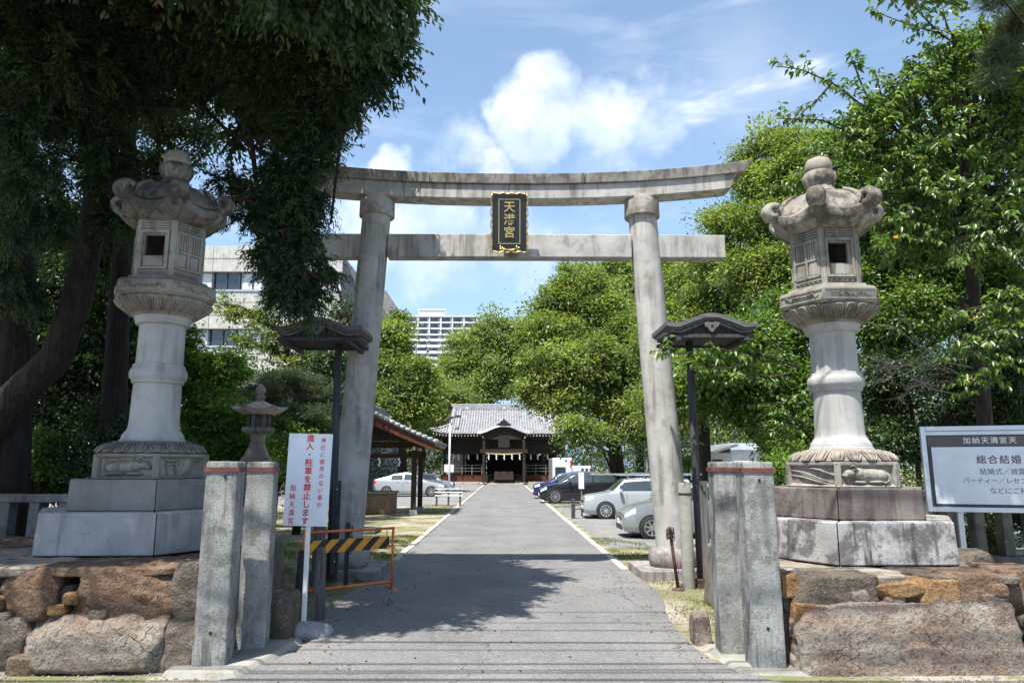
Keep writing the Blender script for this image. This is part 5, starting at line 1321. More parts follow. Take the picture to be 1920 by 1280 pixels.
# white stone marker seen through the hall
t_ = thing('stone_monument', (-5.35, 86, 0), 'pale stepped stone monument seen through the open left bay of the shrine hall', 'monument')
for k in range(5): MB().box(-1.25 + k * .2, 1.25 - k * .2, -.5, .5, .9 + .5 * k, .9 + .5 * (k + 1) - .06, .07, .05).build('tier', MT['kerb'], t_)
MB().box(-1.4, 1.4, -.7, .7, 0, .898).build('base', MT['fence'], t_)

# ================================================================== PURIFICATION PAVILION (left)
def pavilion():
    cx, y0, y1 = -4.75, 24.6, 28.4; hw = 2.45; zr, ze = 3.55, 2.42
    t_ = thing('purification_pavilion', (0, 0, 0), 'open timber wash pavilion with a dark tiled gable roof left of the avenue', 'pavilion')
    def rz_(a): a = abs(a); return zr - (zr - ze) * (1.18 * a - .18 * a * a)
    for s in (-1, 1):
        mb = MB(); mb.grid(lambda u, v: (cx + s * hw * u, y0 + (y1 - y0) * v, rz_(u)), 8, 2); o = mb.build('roof_slope', MT['tile_d'], t_)
        so = o.modifiers.new('t', 'SOLIDIFY'); so.thickness = .10; so.offset = -1 if s > 0 else 1
        for k in range(15):
            y = y0 + .08 + (y1 - y0 - .16) * k / 14
            mb = MB(); mb.tube([(cx + s * hw * u, y, rz_(u) + .045) for u in (0, .25, .5, .75, 1.02)], .06, 6); mb.build('tile_row', MT['tile_d'], t_)
        for k in range(13):      # stepped verge tiles along the front gable
            u = (k + .3) / 13; u2 = (k + 1.15) / 13
            mb = MB(); mb.tube([(cx + s * hw * u, y0 - .06, rz_(u) + .05), (cx + s * hw * u2, y0 - .06, rz_(u2) + .085)], [.055, .085], 8); mb.build('verge_tile', MT['tile'], t_)
        mb = MB(); mb.add([(cx, y0 - .03, zr - .12), (cx + s * hw * .98, y0 - .03, ze - .06), (cx + s * hw * .98, y0 - .03, ze - .26), (cx, y0 - .03, zr - .42), (cx, y0 + .03, zr - .12), (cx + s * hw * .98, y0 + .03, ze - .06), (cx + s * hw * .98, y0 + .03, ze - .26), (cx, y0 + .03, zr - .42)],
            [(0, 1, 2, 3), (7, 6, 5, 4), (0, 4, 5, 1), (3, 2, 6, 7), (1, 5, 6, 2)]); mb.build('barge_board', MT['redwood'], t_)
    mb = MB(); mb.box(cx - .16, cx + .16, y0 - .1, y1 + .1, zr - .02, zr + .16); mb.tube([(cx, y0 - .12, zr + .22), (cx, y1 + .1, zr + .22)], .10, 8); mb.build('ridge', MT['tile_d'], t_)
    mb = MB(); mb.prism([(cx - .3, zr - .1), (cx + .3, zr - .1), (cx + .24, zr + .25), (cx + .1, zr + .42), (cx - .1, zr + .42), (cx - .24, zr + .25)], y0 - .22, y0 - .12); mb.build('ridge_end_tile', MT['tile'], t_, bevel=.02)
    mb = MB(); mb.prism([(cx - .15, zr - .45), (cx + .15, zr - .45), (cx + .17, zr - .7), (cx + .08, zr - .92), (cx, zr - .98), (cx - .08, zr - .92), (cx - .17, zr - .7)], y0 - .09, y0 - .035); mb.build('gable_pendant', MT['greywood'], t_, bevel=.01)
    mb = MB(); mb.prism([(cx - hw * .8, ze + .1), (cx + hw * .8, ze + .1), (cx, zr - .2)], y0 + .35, y0 + .45); mb.build('gable_wall', MT['darkwood'], t_)
    for k in range(9):
        y = y0 + .3 + (y1 - y0 - .6) * k / 8
        for s in (-1, 1):
            mb = MB(); mb.tube([(cx + s * hw * u, y, rz_(u) - .16) for u in (.05, .5, .97)], .04, 4, smooth=False); mb.build('rafter', MT['redwood'], t_)
    px_ = (cx - 1.55, cx + 1.58)
    for x in px_:
        for y in (25.5, 27.5):
            mb = MB(); mb.box(x - .085, x + .085, y - .085, y + .085, .16, 2.35); mb.build('pillar', MT['brownwood'], t_, bevel=.01)
            mb = MB(); mb.box(x - .15, x + .15, y - .15, y + .15, 0, .16, .03, .03); mb.build('pillar_foot', MT['kerb'], t_, bevel=.01)
            MB().box(x - .2, x + .2, y - .06, y + .06, 2.1, 2.2).build('bracket', MT['brownwood'], t_)
            MB().box(x - .05, x + .05, y - .2, y - .19, 2.22, 2.34).build('bracket_cap', MT['white'], t_)
    for y in (25.5, 27.5): MB().box(px_[0] - .4, px_[1] + .4, y - .07, y + .07, 2.36, 2.52).build('tie_beam', MT['brownwood'], t_); MB().box(px_[0] - .2, px_[1] + .2, y - .04, y + .04, 1.98, 2.10).build('lower_beam', MT['brownwood'], t_)
    for x in px_: MB().box(x - .07, x + .07, y0 + .3, y1 - .3, 2.525, 2.66).build('wall_plate', MT['brownwood'], t_)
    for k in range(4):
        x = px_[0] + .5 + k * .7; mb = MB()
        for q in range(3): mb.box(x - .03 + .03 * (q % 2), x + .03 + .03 * (q % 2), 25.40, 25.404 + .001 * q, 1.96 - .1 * (q + 1), 1.955 - .1 * q)
        mb.build('paper_streamer', MT['paper'], t_)
pavilion()
b_ = thing('water_basin', (-4.55, 26.2, 0), 'brown stone water basin under the tiled pavilion roof', 'basin')
mb = MB(); mb.box(-.75, .62, -.6, .6, 0, .70); mb.build('tub', plain('brown_stone_basin', (.22, .14, .09), .8, var=.3, vscale=5, bump=.3), b_, bevel=.04)
mb = MB(); mb.box(-.80, .67, -.65, -.45, .701, .78); mb.box(-.80, .67, .45, .65, .701, .78); mb.box(-.80, -.6, -.449, .449, .701, .78); mb.box(.47, .67, -.449, .449, .701, .78); mb.build('rim', MT['lan_tan'], b_, bevel=.02)
MB().box(-.6, .47, -.45, .45, .70, .735).build('water', MT['glass'], b_)
# dark stone between column and basin, and slab
tag(rockshape('standing_stone', -3.70, 18.4, .55, .17, .16, .62, MT['fence'], None, 55, rough=.05), 'dark standing stone just right of the left gate column', 'boulder')
tag(MB().box(-3.85, -3.15, 18.0, 18.9, 0, .12).build('foot_slab', MT['fence'], bevel=.03), 'flat dark slab at the foot of the standing stone', 'slab')
# utility light pole
t_ = thing('light_pole', (at(843, 850, 35).x, 35, 0), 'slim white light pole with a small lamp head in front of the shrine hall', 'light pole')
mb = MB(); mb.tube([(0, 0, 0), (0, 0, 3.95)], .045, 10); mb.build('pole', MT['white'], t_)
mb = MB(); mb.lathe([(.06, 3.95), (.16, 4.0), (.15, 4.07), (.03, 4.12)], 14); mb.tube([(0, 0, 4.02), (.3, -.1, 4.1)], .03, 6); mb.box(.28, .52, -.18, -.02, 4.03, 4.15); mb.build('lamp_head', MT['ink'], t_)
# white bar fence
t_ = thing('white_bar_fence', (at(820, 905, 31).x, 31, 0), 'low white bar fence with dark posts beside the left parking row', 'fence')
for k in range(3): MB().box(-.05 + k * .5, .02 + k * .5, -.04, .04, 0, .78).build('fence_post', MT['blackwood'], t_)
for z in (.42, .56, .70): MB().box(-.1, 1.1, -.055, -.041, z, z + .05).build('fence_rail', MT['white'], t_)
# right: dark sign stakes beside the parking
t_ = thing('white_meter_post', (at(1090, 905, 24.5).x, 24.5, 0), 'small white box on a thin post between the parked cars', 'post')
mb = MB(); mb.tube([(0, 0, 0), (0, 0, .9)], .025, 8); mb.build('pole', MT['ink'], t_); MB().box(-.09, .09, -.05, .05, .9, 1.45).build('box_head', MT['white'], t_, bevel=.02)
t_ = thing('low_rail_fence', (at(1075, 940, 23.5).x, 23.5, 0), 'low dark rail with stubby posts in front of the silver van', 'fence')
for k in range(3): MB().box(-.07 + k * .7, .05 + k * .7, -.06, .06, 0, .62).build('fence_post', MT['blackwood'], t_, bevel=.01)
for z in (.45, .3): mb = MB(); mb.tube([(0, -.07, z), (1.5, -.07, z)], .02, 6); mb.build('fence_rail', MT['greywood'], t_)
# white hut
def hut():
    Y = 36; a = at(1322, 840, Y); b = at(1392, 840, Y)
    t_ = thing('white_hut', (0, 0, 0), 'small white walled hut with a lean-to grey roof behind the right lamp post', 'hut')
    zt = at(1340, 848, Y).z; zt2 = at(1340, 832, Y).z
    MB().box(a.x, a.x + 1.35, Y, Y + 3, 0, zt - .02).build('wall', MT['offwhite'], t_)
    MB().box(a.x + .35, a.x + .85, Y - .04, Y - .002, .4, zt - .35).build('door', MT['blackwood'], t_)
    mb = MB(); mb.prism([(a.x - .5, zt - .25), (a.x + 1.5, zt + .3), (a.x + 1.5, zt + .42), (a.x - .5, zt - .13)], Y - .5, Y + 3.3); mb.build('roof', MT['tile_d'], t_)
    t2 = thing('white_storehouse', (0, 0, 0), 'bright white flat-roofed storehouse beside the lean-to hut', 'building')
    MB().box(a.x + 1.6, a.x + 3.9, Y + 1, Y + 5, 0, zt + .15).build('wall', MT['white'], t2); MB().box(a.x + 1.5, a.x + 4.0, Y + .8, Y + 5.2, zt + .155, zt + .5).build('roof_edge', plain('pale_blue_sheet', (.5, .58, .65), .5), t2)
hut()
# ================================================================== VEHICLES
def car(name, label, loc, rz, L, Wd, prof, paint, extra=None, wheel_r=.31, group='cars parked beside the avenue', rimmat='rim', cat='car', sc=.85):
    """prof rows: x (0 front .. 1 rear), bottom, belt, roof, width fraction. nose points to local +x"""
    t_ = thing(name, loc, label, cat, group, rz)
    P_ = prof; t_.scale = (sc, sc, sc)
    def st(u):
        for a, b in zip(P_, P_[1:]):
            if a[0] <= u <= b[0]:
                k = (u - a[0]) / (b[0] - a[0]); k2 = k
                return [a[j] + (b[j] - a[j]) * k2 for j in range(5)]
        return list(P_[-1])
    def S(u, v, off=0.0):
        _, zb, be, ro, wf = st(u); w_ = Wd / 2 * wf; gh = max(0, min(1, (ro - be) / .42)); wr = w_ * (.93 - .20 * gh)
        pts = [(.86 * w_, zb), (.97 * w_, zb + .10), (w_, zb + .28), (w_ * .985, zb + (be - zb) * .78), (w_ * .955, be), (wr * 1.01, be + (ro - be) * .86), (wr * .93, ro - .01), (wr * .6, ro + .015), (0, ro + .03)]
        k = v * (len(pts) - 1); i = min(int(k), len(pts) - 2); q = k - i
        y = pts[i][0] + (pts[i + 1][0] - pts[i][0]) * q; z = pts[i][1] + (pts[i + 1][1] - pts[i][1]) * q
        if off:
            dy = pts[i + 1][1] - pts[i][1]; dz = -(pts[i + 1][0] - pts[i][0]); l_ = math.hypot(dy, dz) or 1
            y += dy / l_ * off; z += dz / l_ * off
        return (L * (.5 - u), y, z)
    us = sorted(set([round(p[0] + (q[0] - p[0]) * k / 4, 4) for p, q in zip(P_, P_[1:]) for k in range(4)] + [1.0]))
    nv = 17; mb = MB()
    for s in (1, -1):
        v = []; f = []
        for u in us:
            for j in range(nv):
                p = S(u, j / (nv - 1)); v.append((p[0], p[1] * s, p[2]))
        for i in range(len(us) - 1):
            for j in range(nv - 1):
                q = (i * nv + j, i * nv + j + 1, (i + 1) * nv + j + 1, (i + 1) * nv + j); f.append(q if s > 0 else q[::-1])
        mb.add(v, f, True)
        for u in (us[0], us[-1]):
            e = [S(u, j / (nv - 1)) for j in range(nv)]; e = [(p[0], p[1] * s, p[2]) for p in e] + [(e[0][0], 0, e[0][2])]
            mb.add(e, [tuple(range(len(e)))], True)
    body = mb.build('body', paint, t_, clean=True)
    es = body.modifiers.new('e', 'EDGE_SPLIT'); es.split_angle = R(38)
    MB().box(-L * .44, L * .44, -Wd * .42, Wd * .42, P_[2][1] - .05, P_[2][1] + .12).build('underbody', MT['plastic'], t_)
    ro_idx = [i for i, p in enumerate(P_) if p[3] - p[2] > .3]
    a, b = P_[ro_idx[0]][0], P_[ro_idx[-1]][0]
    pre, post_ = P_[ro_idx[0] - 1][0], P_[min(len(P_) - 1, ro_idx[-1] + 1)][0]
    def patch(nm, u0, u1, v0, v1, mat, off=.006, nu=8, nvv=5, sides=(1, -1), shear=0.0):
        for s in sides:
            mb = MB(); mb.grid(lambda i, j: (lambda p: (p[0], p[1] * s, p[2]))(S(u0 + (u1 - u0) * i + shear * (1 - j), v0 + (v1 - v0) * j, off)), nu, nvv); mb.build(nm, mat, t_)
    n8 = 8.0; mid = (a + b) / 2
    patch('side_window', pre + (a - pre) * .62, mid - .012, 4.12 / n8, 4.94 / n8, MT['carglass']); patch('side_window', mid + .012, b + (post_ - b) * .12, 4.12 / n8, 4.94 / n8, MT['carglass'])
    # wind- and rear screens
    for nm, u0, u1 in (('windscreen', pre + (a - pre) * .08, a - .004), ('rear_window', b + .01, b + (post_ - b) * .8)):
        if u1 - u0 < .01: continue
        mb = MB()
        def f_(i, j):
            u = u0 + (u1 - u0) * i; q = -1 + 2 * j; p = S(u, (8 - abs(q) * 2.0) / 8.0, .008); return (p[0], math.copysign(p[1], q) if abs(q) > 1e-6 else 0, p[2])
        mb.grid(f_, 6, 9); mb.build(nm, MT['carglass'], t_)
    z0 = P_[2][1]
    fr = P_[1]
    for s in (-1, 1):
        patch('headlight', .012, .085, 3.0 / n8, 3.9 / n8, MT['lampw'], .008, 4, 3, (s,)); patch('tail_light', .955, .992, 2.9 / n8, 3.95 / n8, MT['redlamp'], .008, 3, 3, (s,))
        for u in (.185, .80):
            x = L * (.5 - u); w_ = Wd / 2 * st(u)[4]
            mb = MB(); mb.M = tr(x, s * (w_ + .001), wheel_r) @ rot('X', R(-90) * s)
            mb.lathe([(.001, -.03), (wheel_r * 1.16, -.03), (wheel_r * 1.16, .004), (wheel_r * 1.06, .006), (.001, .0065)], 28); mb.build('wheel_arch', MT['plastic'], t_)
            wh = MB(); wh.M = tr(x, s * (w_ - .02), wheel_r) @ rot('X', R(-90) * s)
            wh.lathe([(wheel_r * .68, .05), (wheel_r * .9, .052), (wheel_r, .03), (wheel_r, -.12), (wheel_r * .5, -.14)], 32); w_o = wh.build('wheel', MT['rubber'], t_)
            rm = MB(); rm.M = tr(x, s * (w_ - .02), wheel_r) @ rot('X', R(-90) * s)
            rm.lathe([(wheel_r * .69, .048), (wheel_r * .64, .056), (wheel_r * .60, .036), (.001, .030)], 28)
            ri = rm.build('rim', MT['plastic'] if rimmat != 'steel' else MT['alu'], w_o)
            sp = MB(); n_sp = 7 if rimmat == 'rim' else 10
            for k in range(n_sp):
                sp.M = tr(x, s * (w_ - .02), wheel_r) @ rot('X', R(-90) * s) @ rot('Z', 2 * math.pi * k / n_sp); sp.box(-.022 if rimmat == 'rim' else -.013, .022 if rimmat == 'rim' else .013, .01, wheel_r * .66, .038, .056)
            sp.M = tr(x, s * (w_ - .02), wheel_r) @ rot('X', R(-90) * s); sp.lathe([(wheel_r * .16, .04), (wheel_r * .16, .062), (.001, .064)], 14); sp.lathe([(wheel_r * .70, .046), (wheel_r * .70, .06), (wheel_r * .62, .06), (wheel_r * .62, .046)], 28)
            sp.build('spoke', MT['rim'] if rimmat != 'steel' else MT['alu'], w_o)
        mm = MB(); xx = L * (.5 - a) + .18; mm.box(xx - .06, xx + .06, s * Wd * .5 - (.0 if s > 0 else .16), s * Wd * .5 + (.16 if s > 0 else .0), st(a)[2] - .02, st(a)[2] + .12); mm.build('door_mirror', paint, t_, bevel=.03)
        for u in (mid, a + .01):
            pts = [S(u, k / 16, .002) for k in range(2, 9)]; mb = MB(); mb.tube([(p[0], p[1] * s, p[2]) for p in pts], .006, 4); mb.build('door_gap', MT['plastic'], t_)
        for u in (mid - .05, b - .07): 
            p = S(u, 3.6 / n8, .01); MB().box(p[0] - .09, p[0] + .09, p[1] * s - .012, p[1] * s + .012, p[2] - .012, p[2] + .012).build('door_handle', paint, t_)
    MB().box(L * .5 - .02, L * .5 + .015, -Wd * .28, Wd * .28, z0 + .06, z0 + .20).build('lower_grille', MT['plastic'], t_, bevel=.01)
    MB().box(L * .5 - .03, L * .5 + .012, -Wd * .22, Wd * .22, fr[2] - .20, fr[2] - .10).build('grille', MT['plastic'], t_, bevel=.01)
    MB().box(L * .5 + .0, L * .5 + .025, -.165, .165, z0 + .22, z0 + .36).build('number_plate', MT['white'], t_)
    if extra: extra(t_, L, Wd)
    return t_
def paint(name, col, metal=.3): return plain(name, col, .28, metal, var=.02, coat=.8)
silver = paint('silver_paint', (.36, .38, .40), .5); whitep = paint('white_car_paint', (.74, .75, .76), .0); blue = paint('blue_car_paint', (.018, .028, .15), .3)
blackp = paint('black_car_paint', (.012, .013, .015), .2); bluegrey = paint('slate_blue_paint', (.10, .12, .20), .3)
liftback = [(0, .30, .52, .52, .80), (.012, .20, .64, .645, .86), (.06, .17, .74, .75, .95), (.18, .16, .86, .87, 1), (.27, .16, .92, .95, 1), (.43, .16, .95, 1.38, 1), (.55, .16, .96, 1.46, 1), (.72, .16, .98, 1.36, 1), (.90, .17, 1.02, 1.10, .97), (.975, .22, 1.0, 1.03, .92), (1, .34, .85, .86, .86)]
hatch = [(0, .30, .55, .55, .82), (.012, .20, .68, .69, .88), (.07, .17, .84, .85, .96), (.16, .16, .94, .95, 1), (.23, .16, .98, 1.0, 1), (.40, .16, 1.0, 1.46, 1), (.60, .16, 1.0, 1.52, 1), (.88, .17, 1.02, 1.44, .98), (.965, .20, 1.02, 1.08, .94), (1, .34, .88, .9, .88)]
wagon = [(0, .30, .58, .58, .84), (.012, .20, .78, .79, .90), (.06, .17, .86, .87, .97), (.17, .16, .93, .94, 1), (.24, .16, .97, .99, 1), (.36, .16, .98, 1.44, 1), (.55, .16, .98, 1.50, 1), (.93, .17, 1.0, 1.46, .98), (.985, .20, 1.0, 1.05, .95), (1, .34, .9, .92, .9)]
minivan = [(0, .30, .58, .58, .84), (.012, .20, .80, .81, .90), (.05, .17, .90, .91, .97), (.12, .16, 1.02, 1.03, 1), (.17, .16, 1.08, 1.12, 1), (.33, .16, 1.12, 1.74, 1), (.55, .16, 1.12, 1.80, 1), (.94, .17, 1.12, 1.74, .98), (.985, .20, 1.1, 1.15, .95), (1, .34, .9, .92, .9)]
# left row (noses to the right, towards the road)
car('parked_car', 'silver liftback car parked side-on behind the tiled pavilion, left of the avenue', (at(770, 900, 41.8).x, 41.7, 0), 0, 4.4, 1.75, liftback, paint('pearl_silver_paint', (.44, .46, .48), .3), sc=.93)
car('parked_car', 'second silver car, its nose showing beyond the liftback on the left', (at(815, 900, 46.5).x - .6, 47.2, 0), 0, 4.3, 1.72, wagon, silver)
# right row (noses to the left)
def front_at(px, Y, L, sc=.85): return at(px, 900, Y).x + L / 2 * sc
car('parked_car', 'silver compact car parked nearest, half hidden by the right gate column', (front_at(1163, 17.0, 4.2, .82), 17.35, 0), math.pi, 4.2, 1.70, hatch, silver, sc=.82)
def rack(t_, L, Wd):
    z = 1.61
    for s in (-1, 1):
        mb = MB(); mb.tube([(L * .18, s * .5, z), (-L * .46, s * .5, z)], .02, 6); mb.build('rack_rail', MT['alu'], t_)
    for k in range(5): mb = MB(); mb.tube([(L * .15 - k * .62, -.55, z), (L * .15 - k * .62, .55, z)], .015, 6); mb.build('rack_bar', MT['alu'], t_)
    for k in range(4):
        for s in (-1, 1): MB().box(L * .12 - k * .75 - .02, L * .12 - k * .75 + .02, s * .55 - .02, s * .55 + .02, 1.46, 1.60).build('rack_foot', MT['ink'], t_)
car('parked_van', 'white and silver estate van with a roof rack, second from the right gate column', (front_at(1092, 23.6, 4.3), 23.8, 0), math.pi, 4.3, 1.70, wagon, paint('greyish_white_paint', (.42, .45, .47), .2), rack, rimmat='steel')
lad = thing('ladder', (front_at(1092, 23.6, 4.3) - .1, 23.8, 1.40), 'aluminium ladder lying on the roof rack of the estate van', 'ladder')
for s in (-1, 1): mb = MB(); mb.tube([(-1.4, .42 * s - .1, 0), (2.1, .42 * s - .1, 0)], .032, 4, smooth=False); mb.build('stile', MT['alu'], lad)
for k in range(12): mb = MB(); mb.tube([(-1.75 + k * .33, -.50, 0), (-1.75 + k * .33, .30, 0)], .016, 6); mb.build('rung', MT['alu'], lad)
car('parked_car', 'black compact car with bright spoked wheels parked in the middle of the right row', (front_at(1016, 33.2, 4.3), 33.9, 0), math.pi, 4.3, 1.70, hatch, blackp, rimmat='spoke', wheel_r=.34, sc=.9)
car('parked_car', 'blue car with its bonnet beyond the black compact car', (front_at(1004, 38.5, 4.2), 38.9, 0), math.pi, 4.2, 1.69, wagon, blue, sc=.9)
car('parked_car', 'small white car parked beyond the blue one near the shrine', (front_at(1028, 44, 3.9), 44.3, 0), math.pi, 3.9, 1.66, [(a, b, c + .12, d + .12, e) for a, b, c, d, e in hatch], whitep)
car('parked_car', 'white car with slate bonnet glimpsed between the right lamp post and granite posts', (at(1345, 880, 21.5).x + .9, 22.6, 0), math.pi + .1, 4.3, 1.72, wagon, bluegrey)
car('parked_van', 'tall dark van just right of the right gate column', (at(1300, 880, 29).x + 1.2, 29.5, 0), math.pi, 4.4, 1.75, minivan, paint('grey_van_paint', (.15, .16, .18), .3))
car('parked_car', 'white car far back under the trees at the right edge of the row', (at(1130, 880, 50).x + 2.3, 50, 0), math.pi, 4.2, 1.7, hatch, whitep)
# ambulance-like white van
def amb():
    Y = 55; a = at(1036, 880, Y); b = at(1073, 880, Y)
    t_ = thing('box_van', (0, 0, 0), 'white high-roofed box van with red roof lamps near the shrine', 'van', 'cars parked beside the avenue')
    z1 = at(1040, 858, Y).z
    mb = MB(); mb.box(a.x, b.x, Y, Y + 4.6, .5, z1); mb.build('body', whitep, t_, bevel=.08)
    for k in (0, 1): MB().box(b.x - .16, b.x - .02, Y - .03, Y - .002, z1 - .42 - k * .28, z1 - .2 - k * .28).build('red_lamp', MT['redlamp'], t_)
    MB().box(b.x - .55, b.x - .40, Y - .02, Y - .002, z1 - .26, z1 - .14).build('green_mark', plain('green_mark', (.05, .3, .15)), t_)
    MB().box(a.x + .2, a.x + 1.0, Y - .02, Y - .002, z1 - 1.3, z1 - .7).build('rear_window', MT['carglass'], t_)
    for x in (a.x + .15, b.x - .15):
        w_ = MB(); w_.M = tr(x, Y + .8, .33) @ rot('Y', R(90)); w_.lathe([(.33, -.1), (.33, .1)], 20); w_.build('wheel', MT['rubber'], t_)
    t2 = thing('box_truck', (0, 0, 0), 'long white truck body seen just right of the box van', 'truck', 'cars parked beside the avenue')
    c = at(1106, 880, 57); z2 = at(1090, 873, 57).z
    MB().box(b.x + .15, c.x + .1, 57, 59.2, .7, z2).build('body', whitep, t2, bevel=.05)
    for k in range(3): MB().box(b.x + .9 + k * .33, b.x + 1.1 + k * .33, 56.97, 56.998, z2 - .5, z2 - .2).build('marking', MT['ink'], t2)
    for x in (b.x + .5, c.x - .4):
        w_ = MB(); w_.M = tr(x, 57.3, .4) @ rot('X', R(90)); w_.lathe([(.4, -.1), (.4, .1)], 20); w_.build('wheel', MT['rubber'], t2)
amb()
# ================================================================== TREES
def tree(name, label, base, trunk, tr_r, blobs, leaf, n, per, spread, L, Wd, seed, cat='tree', group=None, bark='bark', limb=.12, twigs=.2, twig_r=.015, **kw):
    t_ = thing(name, (0, 0, 0), label, cat, group)
    bw = blobs_world(blobs) if not isinstance(blobs[0][0], np.ndarray) else blobs
    o, C, B = leafy('crown', bw, t_, LEAF[leaf], n, per, spread, L, Wd, seed, **kw)
    branchy(bw, C, B, base, trunk, tr_r, t_, MT[bark], seed, limb, twigs, twig_r)
    return t_
def W3(*pts): return [tuple(at(*p)) for p in pts]
def grd(px, Y): p = at(px, 900, Y); return (p.x, Y, -.05)

# ---------------------------------------------------------------- drooping conifer (left foreground)
def droop_sprays(name, bw, parent, mat, n_spray, seed, Ls=.30, pairs=12, bl=.078, bwid=.019, per=9):
    """tufts: a few flat drooping sprays fan out from each twig end"""
    C, O, B = clump_centres(bw, n_spray / per, seed, .35, .3)
    r = np.random.default_rng(seed + 5); n0 = len(C); tv = np.repeat(r.random(n0), per)
    Co = C; n = n0 * per
    C = np.repeat(C, per, 0) + r.normal(size=(n, 3)) * .035; O = np.repeat(O, per, 0)
    A0 = nrm(O * np.array((.7, .7, .35)) + r.normal(size=(n, 3)) * .62 + np.array((0, 0, -.30)))
    side = nrm(np.cross(A0, np.array((0, 0, 1.0))) + r.normal(size=(n, 3)) * .3)
    Ln = Ls * r.uniform(.55, 1.4, n)
    P = []; D = []; V = []; LL = []
    for k in range(pairs):
        u = (k + .5) / pairs
        ax = C + (A0 * u * Ln[:, None]) + np.array((0, 0, -1.0)) * (.42 * u * u * Ln[:, None])
        dr = nrm(A0 + np.array((0, 0, -.84)) * u)
        for s in (-1, 1):
            P.append(ax + r.normal(size=(n, 3)) * .010); D.append(dr * .75 + side * s * (.8 - .35 * u) + np.array((0, 0, -.15)) + r.normal(size=(n, 3)) * .25)
            LL.append(bl * (1.2 - .6 * u) * r.uniform(.7, 1.3, n)); V.append(np.clip(.45 * tv + .25 * u + .30 * r.random(n), 0, .975))
    P = np.concatenate(P); D = np.concatenate(D); V = np.concatenate(V); LL = np.concatenate(LL)
    dead = np.tile(np.repeat(r.random(n0) > .985, per), pairs * 2); V[dead] = 1.0
    return leaf_mesh(name, P, D, LL, bwid * LL / bl, mat, parent, V, .12, .18, mid=.55), Co, B
def wb(x, y, z, rx, ry, rz): return (np.array((x, y, z), float), np.array((rx, ry, rz), float))
CYP_R = [(545, 45, 8.8, 95, 70), (640, 50, 8.8, 75, 62), (694, 60, 9.0, 28, 50), (692, 125, 9.0, 24, 42), (600, 135, 8.8, 75, 50), (480, 80, 8.6, 80, 70), (628, 195, 8.8, 34, 38), (575, 245, 8.8, 50, 36),
         (530, 320, 8.7, 38, 30), (492, 165, 8.7, 34, 28), (545, 370, 8.8, 50, 34), (490, 385, 8.7, 36, 32), (560, 430, 8.8, 38, 34), (520, 475, 8.7, 38, 32), (548, 530, 8.8, 42, 26), (590, 500, 8.8, 26, 16), (570, 562, 8.8, 34, 18), (425, 345, 9.0, 24, 20), (585, 305, 8.8, 28, 28)]
CYP_L = [(60, 60, 8.2, 120, 90), (190, 50, 8.6, 100, 75), (300, 50, 8.6, 90, 70), (400, 60, 8.6, 80, 75), (40, 200, 8.0, 75, 80), (140, 200, 8.6, 70, 75), (55, 320, 7.8, 75, 50), (60, 420, 8.2, 60, 45), (210, 300, 8.9, 50, 60),
         (330, 140, 9.0, 60, 45), (390, 150, 9.0, 55, 45), (110, 120, 8.0, 80, 60), (250, 170, 8.9, 50, 50), (10, 520, 8.8, 50, 60), (215, 410, 9.3, 30, 45)]
t_ = thing('conifer_tree', (0, 0, 0), 'big dark conifer with drooping sprays filling the upper left over the gate', 'tree')
bwR = blobs_world(CYP_R); bwL = blobs_world(CYP_L)
over = [wb(-6.8, 6.0, 7.6, 1.2, 1.1, .7), wb(-5.6, 5.8, 7.4, 1.1, 1.0, .7), wb(-4.5, 5.7, 7.2, 1.0, .9, .6), wb(-3.5, 5.6, 6.9, .9, .7, .5), wb(-2.7, 5.75, 6.8, .75, .55, .45), wb(-2.05, 6.35, 6.9, .6, .55, .45), wb(-1.75, 7.2, 7.0, .55, .6, .45),
        wb(-6.0, 7.6, 8.4, 1.3, 1.2, .8), wb(-4.4, 7.4, 8.3, 1.2, 1.2, .8), wb(-3.1, 7.2, 7.9, 1.0, 1.1, .7), wb(-2.1, 8.3, 7.9, .8, 1.0, .6), wb(-1.85, 8.75, 7.5, .42, .5, .4), wb(-3.2, 9.8, 7.9, 1.1, 1.0, .7), wb(-2.5, 9.6, 7.6, .7, .8, .6), wb(-4.6, 9.4, 8.6, 1.3, 1.2, .8), wb(-6.5, 9.4, 8.9, 1.4, 1.4, .8), wb(-5.1, 4.5, 7.2, .8, .5, .4), wb(-6.3, 4.6, 7.4, .9, .5, .4), wb(-3.4, 9.9, 7.0, .8, .6, .6), wb(-2.6, 6.6, 7.1, .7, .6, .4), wb(-2.0, 7.6, 7.3, .7, .6, .4)]
shade_crown = [wb(-8.6, 8.5, 9.0, 1.7, 1.6, 1), wb(-8.0, 11.0, 9.6, 1.8, 1.6, 1), wb(-10.5, 10, 9.5, 1.8, 1.8, 1.1), wb(-6.0, 12.2, 9.8, 1.7, 1.5, 1), wb(-10.5, 13.5, 10, 2, 1.8, 1.1), wb(-8.3, 14, 10.5, 1.9, 1.7, 1), wb(-9.0, 6.0, 8.2, 1.6, 1.3, .8), wb(-11.5, 7.0, 8.6, 1.8, 1.6, .9)]  # unseen crown masses added overhead to darken the ground left of the lantern
oR, C1, B1 = droop_sprays('hanging_sprays', bwR, t_, LEAF['cypress'], 6200, 31)
oL, C2, B2 = droop_sprays('hanging_sprays', bwL, t_, LEAF['cypress'], 4800, 32)
oO, C3, B3 = droop_sprays('hanging_sprays', over, t_, LEAF['cypress'], 12500, 33, .42, 7, .15, .06)
tp = [tuple(at(-120, 1010, 9.6)), *W3((-60, 850, 9.6), (30, 745, 9.5), (105, 670, 9.4), (142, 570, 9.3), (170, 440, 9.2), (195, 300, 9.1), (222, 150, 9.0), (240, 10, 9.0), (250, -160, 8.9))]
tp = [(tp[0][0], tp[0][1], -.1)] + tp[1:]
